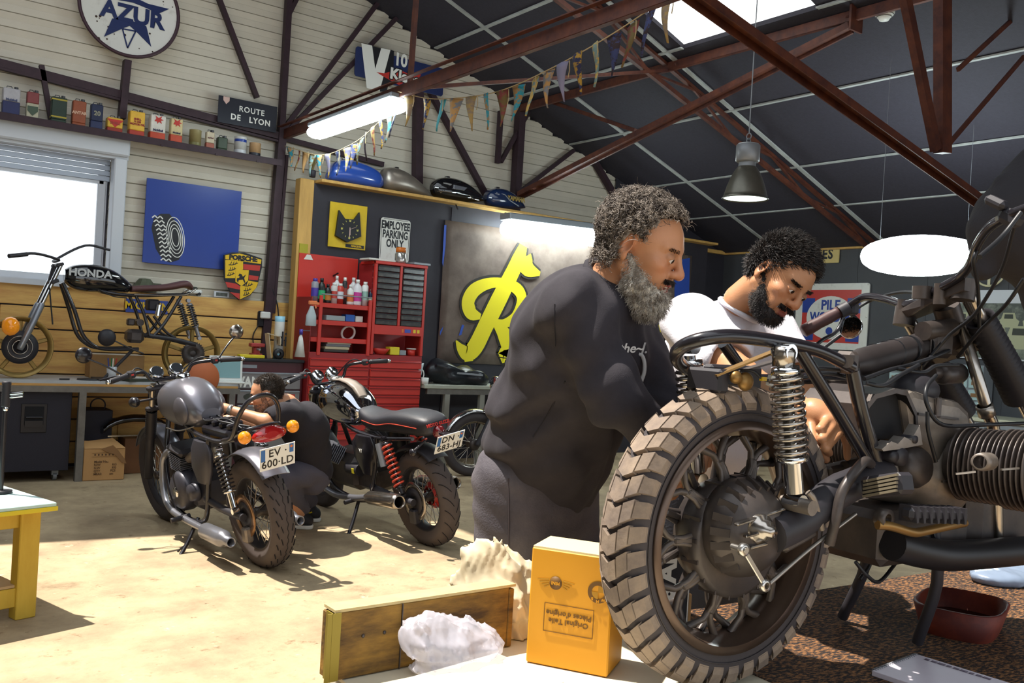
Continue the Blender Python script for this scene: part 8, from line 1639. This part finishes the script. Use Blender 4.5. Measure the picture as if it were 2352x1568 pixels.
fin = [rc(W_, GF(1868, 948, 2.16), .027, .030, k=.02), rc(GF(1868, 948, 2.16), GF(1905, 968, 2.13), .030, .024, k=.02), rc(GF(1880, 955, 2.15), GF(1920, 985, 2.13), .026, .02, k=.02)]
for L_, r_ in (([(1905, 957, 2.13), (1884, 985, 2.08), (1890, 1000, 2.10)], .0105), ([(1918, 971, 2.125), (1889, 1007, 2.07), (1896, 1020, 2.10)], .0112), ([(1930, 990, 2.12), (1896, 1028, 2.07), (1905, 1040, 2.10)], .011), ([(1930, 982, 2.14), (1945, 1015, 2.13), (1946, 1050, 2.14)], .0105), ([(1862, 968, 2.14), (1868, 1012, 2.10), (1897, 1054, 2.11)], .0125)):
    pts = [GF(*q_) for q_ in L_]; fin += [rc(pts[0], pts[1], r_, r_*.98, k=.006), rc(pts[1], pts[2], r_*.98, r_*.78, k=.003)]
fV, fQ = sdf(fin, .0028); bV, bQ = sdf(body, .008); bQ = np.concatenate([bQ, fQ+len(bV)]); bV = np.concatenate([bV, fV])
fdir = CRh*math.cos(1.06)-CFh*math.sin(1.06); fdir = fdir*math.cos(.60)-A([0, 0, 1.])*math.sin(.60); upv = A([0, 0, 1.])+CRh*.40
V, Q, N, T, R = make_head(M2, hp2, fdir, upv, .95, s2, base2, lip2, 0, bV, bQ, -.28, '#120e0d'); x, y, z = V.T; R1 = R/.95
ear = (np.abs(y) > .0755) & (x > -.04) & (x < .02) & (z < .03)
scalp = (((z > .062+.5*np.maximum(x-.02, 0)) & (x < .088)) | ((x < .026) & (z > .02)) | ((x < -.03) & (z > -.05))) & ~ear
H2 = hairmat('hair_black', '#120e0d', '#2f2622')
Vc, Qc = sdf([el((-.016, 0, .045), (.100, .079, .09)), el((-.045, 0, .0), (.062, .073, .066), k=.03), el((.088, 0, -.014), (.085, .1, .094), k=.003, op='s'), el((.02, 0, -.05), (.06, .12, .064), k=.01, op='s'), el((-.02, 0, -.115), (.12, .12, .055), k=.01, op='s'), el((-.03, 0, .025), (.085, .068, .075), k=.004, op='s')], .0032, lambda X, Y, Z: .001*np.sin(190*X+220*Y)+.001*np.sin(300*Y+50*Z))
npmesh('hair', T(Vc), Qc, H2, M2.t); nc2 = vnorm(Vc, Qc); jo2 = np.flatnonzero(np.sum(nc2*(Vc-A([-.016, 0, .03])), 1) > .02); V, N = np.concatenate([V, Vc[jo2]]), np.concatenate([N, nc2[jo2]]); n0 = len(x); i = np.concatenate([pick(scalp, 1800), n0+rs.choice(len(jo2), 5200)]); cb = np.stack([.35+0*i, .75*np.ones(len(i)), .15+.0*i], 1); cb = cb-N[i]*np.sum(cb*N[i], 1, keepdims=True); strands('hair_strands', T(V[i]+N[i]*.003), (N[i]*.25+cb)@R1.T, .020, H2, M2.t, curl=.0012, turns=.7, seg=6, rad=.0012, rnd=.16); V, N = V[:n0], N[:n0]
beard = (((z < -.05) & (x > .03) & (z < -.02-.62*np.clip(x-.01, 0, .055))) | ((x > -.006) & (x < .036) & (np.abs(y) > .045) & (z < .005) & (z > -.08))) & ~ear & ~((np.abs(y) < .021) & (z > -.081) & (z < -.057) & (x > .08)) & (z > -.118) & ((x > .0))
Vb, Qb = sdf([el((.06, 0, -.097), (.043, .045, .032)), el((.03, 0, -.075), (.048, .061, .045), k=.02), rc((.0, .056, -.02), (.035, .048, -.075), .012, .016, k=.02), rc((.0, -.056, -.02), (.035, -.048, -.075), .012, .016, k=.02), el((.105, 0, -.068), (.033, .026, .013), k=.006, op='s'), el((.085, 0, -.015), (.05, .058, .044), k=.01, op='s'), el((.02, 0, -.005), (.05, .053, .06), k=.01, op='s')], .003, lambda X, Y, Z: .0018*np.sin(240*X+90*Y)*np.sin(200*Z))
npmesh('beard', T(Vb), Qb, H2, M2.t); nb = vnorm(Vb, Qb); dnv = A([.25, 0, -1.])@R1.T; i = pick(Vb[:, 0] > -.01, 2600); strands('beard_hairs', T(Vb[i]), nb[i]@R1.T+.8*dnv, .011, H2, M2.t, curl=.0008, seg=4, rad=.0006, rnd=.3)
mou = (z < -.046) & (z > -.0575) & (np.abs(y) < .032) & (x > .08); i = pick(mou, 600); dm = np.stack([.15+0*i, np.sign(y[i])*.8, -.6+0*i], 1); strands('moustache', T(V[i]), (N[i]*.3+dm)@R1.T, .013, H2, M2.t, curl=.0004, seg=4, rad=.0008, rnd=.2)
br = (x > .062) & (z > .016) & (z < .027) & (np.abs(y) > .012) & (np.abs(y) < .05); i = pick(br, 200); strands('eyebrows', T(V[i]), (N[i]*.3+np.stack([0*x[i], np.sign(y[i]), .2+0*x[i]], 1))@R1.T, .012, H2, M2.t, curl=.0003, seg=3, rad=.0007, rnd=.2)
e_s = sh_r+(el_r-sh_r)*.62; e_s2 = sh_l+(el_l-sh_l)*.5
ts = limb([pel+A([0, 0, .0]), (pel+chest)/2, chest, neck0+A([0, 0, -.06])], [.155, .15, .155, .075], .07)+limb([sh_r, chest+A([0, 0, .07]), sh_l], [.078, .11, .078], .07)+limb([sh_r, e_s], [.08, .088], .04)+limb([sh_l, e_s2], [.08, .088], .04)
ts += [rc(e_s+nrm(el_r-sh_r)*.068, el_r, .064, .06, k=.012, op='s'), rc(e_s2+nrm(el_l-sh_l)*.068, el_l, .064, .06, k=.012, op='s')]
tV, tQ = sdf(ts, .007, lambda X, Y, Z: .004*np.sin(30*X-40*Z+14*Y)+.003*np.sin(60*Z+20*Y)*np.sin(20*X)); npmesh('t_shirt', tV-M2.o, tQ, mat('white_cotton', '#d9d6dc', .85, bump=.15, bs=200), M2.t)
na = nrm(hp2-neck0); b = MB(); ncc = GF(1698, 712, 2.70); na = nrm(CR*.45+CU*.8-CF*.25); b.torus(ncc-M2.o, na, .064, .008, 36, 8); b.build('collar', MATS['white_cotton'], M2.t); b = MB(); b.torus(ncc+na*.018-M2.o, na, .060, .0028, 60, 6); b.build('necklace', mat('bead_chain', '#8a7a6a', .4, .3, vs=220, col2='#2a2422', thr=(.45, .55)), M2.t)
je = limb([pel+A([0, 0, -.02]), pel+A([0, 0, -.06])], [.14, .135], .06)+limb([hip_r, kn_r, an_r+A([0, 0, .02])], [.11, .08, .07], .05)+limb([hip_l, kn_l, an_l+A([0, 0, .02])], [.11, .08, .07], .05); jV2, jQ2 = sdf(je, .01); npmesh('jeans', jV2-M2.o, jQ2, mat('dark_jeans', '#33353f', .85, bump=.2, bs=150), M2.t); shoes(M2, (an_r, an_l), nrm(CRh*.8-CFh*.5), mat('dark_shoe', '#26252a', .6), M_white)
# ---------------------------------------------------------------- 3: crouching man between the two roadsters
s3 = skinmat('skin_fair', '#c08a68'); base3 = lin('#c58f6c')[:3]; pel = GF(718, 1078, 6.12); M3 = Person('person', 'crouching man in a black T-shirt reaching to the grey tank', A([pel[0], pel[1], 0]))
chest = GF(700, 985, 5.95); neck0 = GF(662, 925, 5.86); hp3 = GF(614, 905, 5.80); sh_l, sh_r = GF(655, 952, 5.72), GF(705, 955, 6.02); el_l, wr_l = GF(612, 968, 5.62), GF(520, 938, 5.66); el_r, wr_r = GF(600, 985, 5.95), GF(540, 960, 5.9)
hip_l, hip_r = pel-CFh*.09, pel+CFh*.09; kn_l = GF(648, 1098, 5.78); kn_r = GF(640, 1110, 6.2); an_l = A([*on(688, 1196, 'z', 0.05)[:2], .09]); an_r = an_l+CFh*.25+CRh*.0; left = -CRh
body = limb([pel, (pel+chest)/2, chest, neck0], [.12, .115, .12, .055], .06)+limb([sh_l, chest, sh_r], [.055, .09, .055], .06)+limb([neck0-A([0, 0, .03]), neck0+(hp3-neck0)*.5], [.058, .05])+limb([sh_l, el_l, wr_l], [.05, .043, .027])+limb([sh_r, el_r, wr_r], [.05, .043, .027])+limb([hip_l, kn_l, an_l], [.08, .055, .042], .05)+limb([hip_r, kn_r, an_r], [.08, .055, .042], .05)+hand_prims(wr_l, left+A([0, 0, .25]), A([0, 0, 1.])-CFh*.6, A([0, 0, 1.]), .75)+hand_prims(wr_r, left, A([0, 0, 1.]), CFh, .6)
for a_ in (an_r, an_l): body += [rc(a_-A([0, 0, .04]), a_+left*.14-A([0, 0, .05]), .035, .03)]
bV, bQ = sdf(body, .007); fdir = left*math.cos(.12)+CFh*math.sin(.0); fdir = nrm(left-CFh*.12); fdir = fdir*math.cos(.30)-A([0, 0, 1.])*math.sin(.30)
V, Q, N, T, R = make_head(M3, hp3, fdir, A([0, 0, 1.]), 1.0, s3, base3, lin('#97584c')[:3], 0, bV, bQ, -.3, '#33291f'); x, y, z = V.T; ear = (np.abs(y) > .0755) & (x > -.04) & (x < .02) & (z < .03)
scalp = (((z > .070+.5*np.maximum(x-.02, 0)) & (x < .075)) | ((x < .02) & (z > .02)) | ((x < -.03) & (z > -.05))) & ~ear; H3 = hairmat('hair_short_brown', '#2d251f', '#5b5048')
i = pick(scalp, 3200); strands('hair', T(V[i]), N[i]@R.T+A([0, 0, .0]), .012, H3, M3.t, curl=.0004, seg=3, rad=.0014, rnd=.3)
beard = (((z < -.045) & (x > .03)) | ((x > -.006) & (x < .036) & (np.abs(y) > .045) & (z < -.01))) & ~ear & (z > -.118) & ~((np.abs(y) < .02) & (z > -.08) & (z < -.057) & (x > .08)); i = pick(beard, 1500); strands('beard', T(V[i]), N[i]@R.T-A([0, 0, .5]), .008, hairmat('beard_greyish', '#5b5148', '#a1968a'), M3.t, seg=3, rad=.0010, rnd=.3)
br = (x > .062) & (z > .016) & (z < .027) & (np.abs(y) > .012) & (np.abs(y) < .05); i = pick(br, 200); strands('eyebrows', T(V[i]), (N[i]*.3+np.stack([0*x[i], np.sign(y[i]), .2+0*x[i]], 1))@R.T, .010, H3, M3.t, seg=3, rad=.0009, rnd=.2)
e_s = sh_l+(el_l-sh_l)*.55; e_s2 = sh_r+(el_r-sh_r)*.55
tV, tQ = sdf(limb([pel+A([0, 0, .0]), (pel+chest)/2, chest, neck0+A([0, 0, -.03])], [.132, .13, .14, .068], .06)+limb([sh_l, chest+A([0, 0, .03]), sh_r], [.075, .11, .075], .07)+limb([sh_l, e_s], [.075, .075], .04)+limb([sh_r, e_s2], [.075, .075], .04)+[rc(e_s+nrm(el_l-sh_l)*.06, el_l, .058, k=.01, op='s')], .009, lambda X, Y, Z: .005*np.sin(30*X-26*Z+14*Y)); npmesh('t_shirt', tV-M3.o, tQ, mat('black_cotton', '#221f25', .9, bump=.15, bs=150), M3.t)
jV3, jQ3 = sdf(limb([pel+A([0, 0, -.04]), pel+A([0, 0, -.05])], [.125, .12], .05)+limb([hip_l, kn_l, an_l+A([0, 0, .05])], [.095, .078, .065], .03)+limb([hip_r, kn_r, an_r+A([0, 0, .05])], [.095, .078, .065], .03), .009, lambda X, Y, Z: .004*np.sin(50*Z+30*X)); npmesh('jeans', jV3-M3.o, jQ3, mat('slate_jeans', '#4a4854', .85, bump=.2, bs=150), M3.t)
for a_ in (an_l, an_r):
    g = A([a_[0], a_[1], 0.]); V_, Q_ = sdf([rc(g+A([0, 0, .055])+left*-.05, g+A([0, 0, .045])+left*.15, .045, .04, k=.03), rc(g+A([0, 0, .06]), g+A([0, 0, .11]), .048, .05, k=.03)], .008); V_[:, 2] = np.maximum(V_[:, 2], .022); so3 = npmesh('shoe', V_-M3.o, Q_, mat('black_canvas_shoe', '#1d1c1f', .7), M3.t); V_, Q_ = sdf([rc(g+A([0, 0, .02])-left*.05, g+A([0, 0, .02])+left*.15, .047, .043, k=.03)], .008); V_[:, 2] = np.clip(V_[:, 2], .002, .028); npmesh('sole', V_-M3.o, Q_, M_signwhite, so3)
    b = MB(); o_ = g-M3.o-CFh*.046; b.tube(smooth([o_+left*-.04+A([0, 0, .075]), o_+left*.02+A([0, 0, .055]), o_+left*.07+A([0, 0, .075])], 5), .006, 6); b.build('yellow_stripe', MATS['tub_yellow'], so3)
b = MB(); wd_ = nrm(wr_l-el_l); b.lathe([(.031, -.012), (.034, -.012), (.034, .012), (.031, .012), (.031, -.012)], wr_l-wd_*.03-M3.o, ax=wd_, n=24); b.build('wristwatch', mat('watch_steel', '#b5b3ae', .25, .8), M3.t)
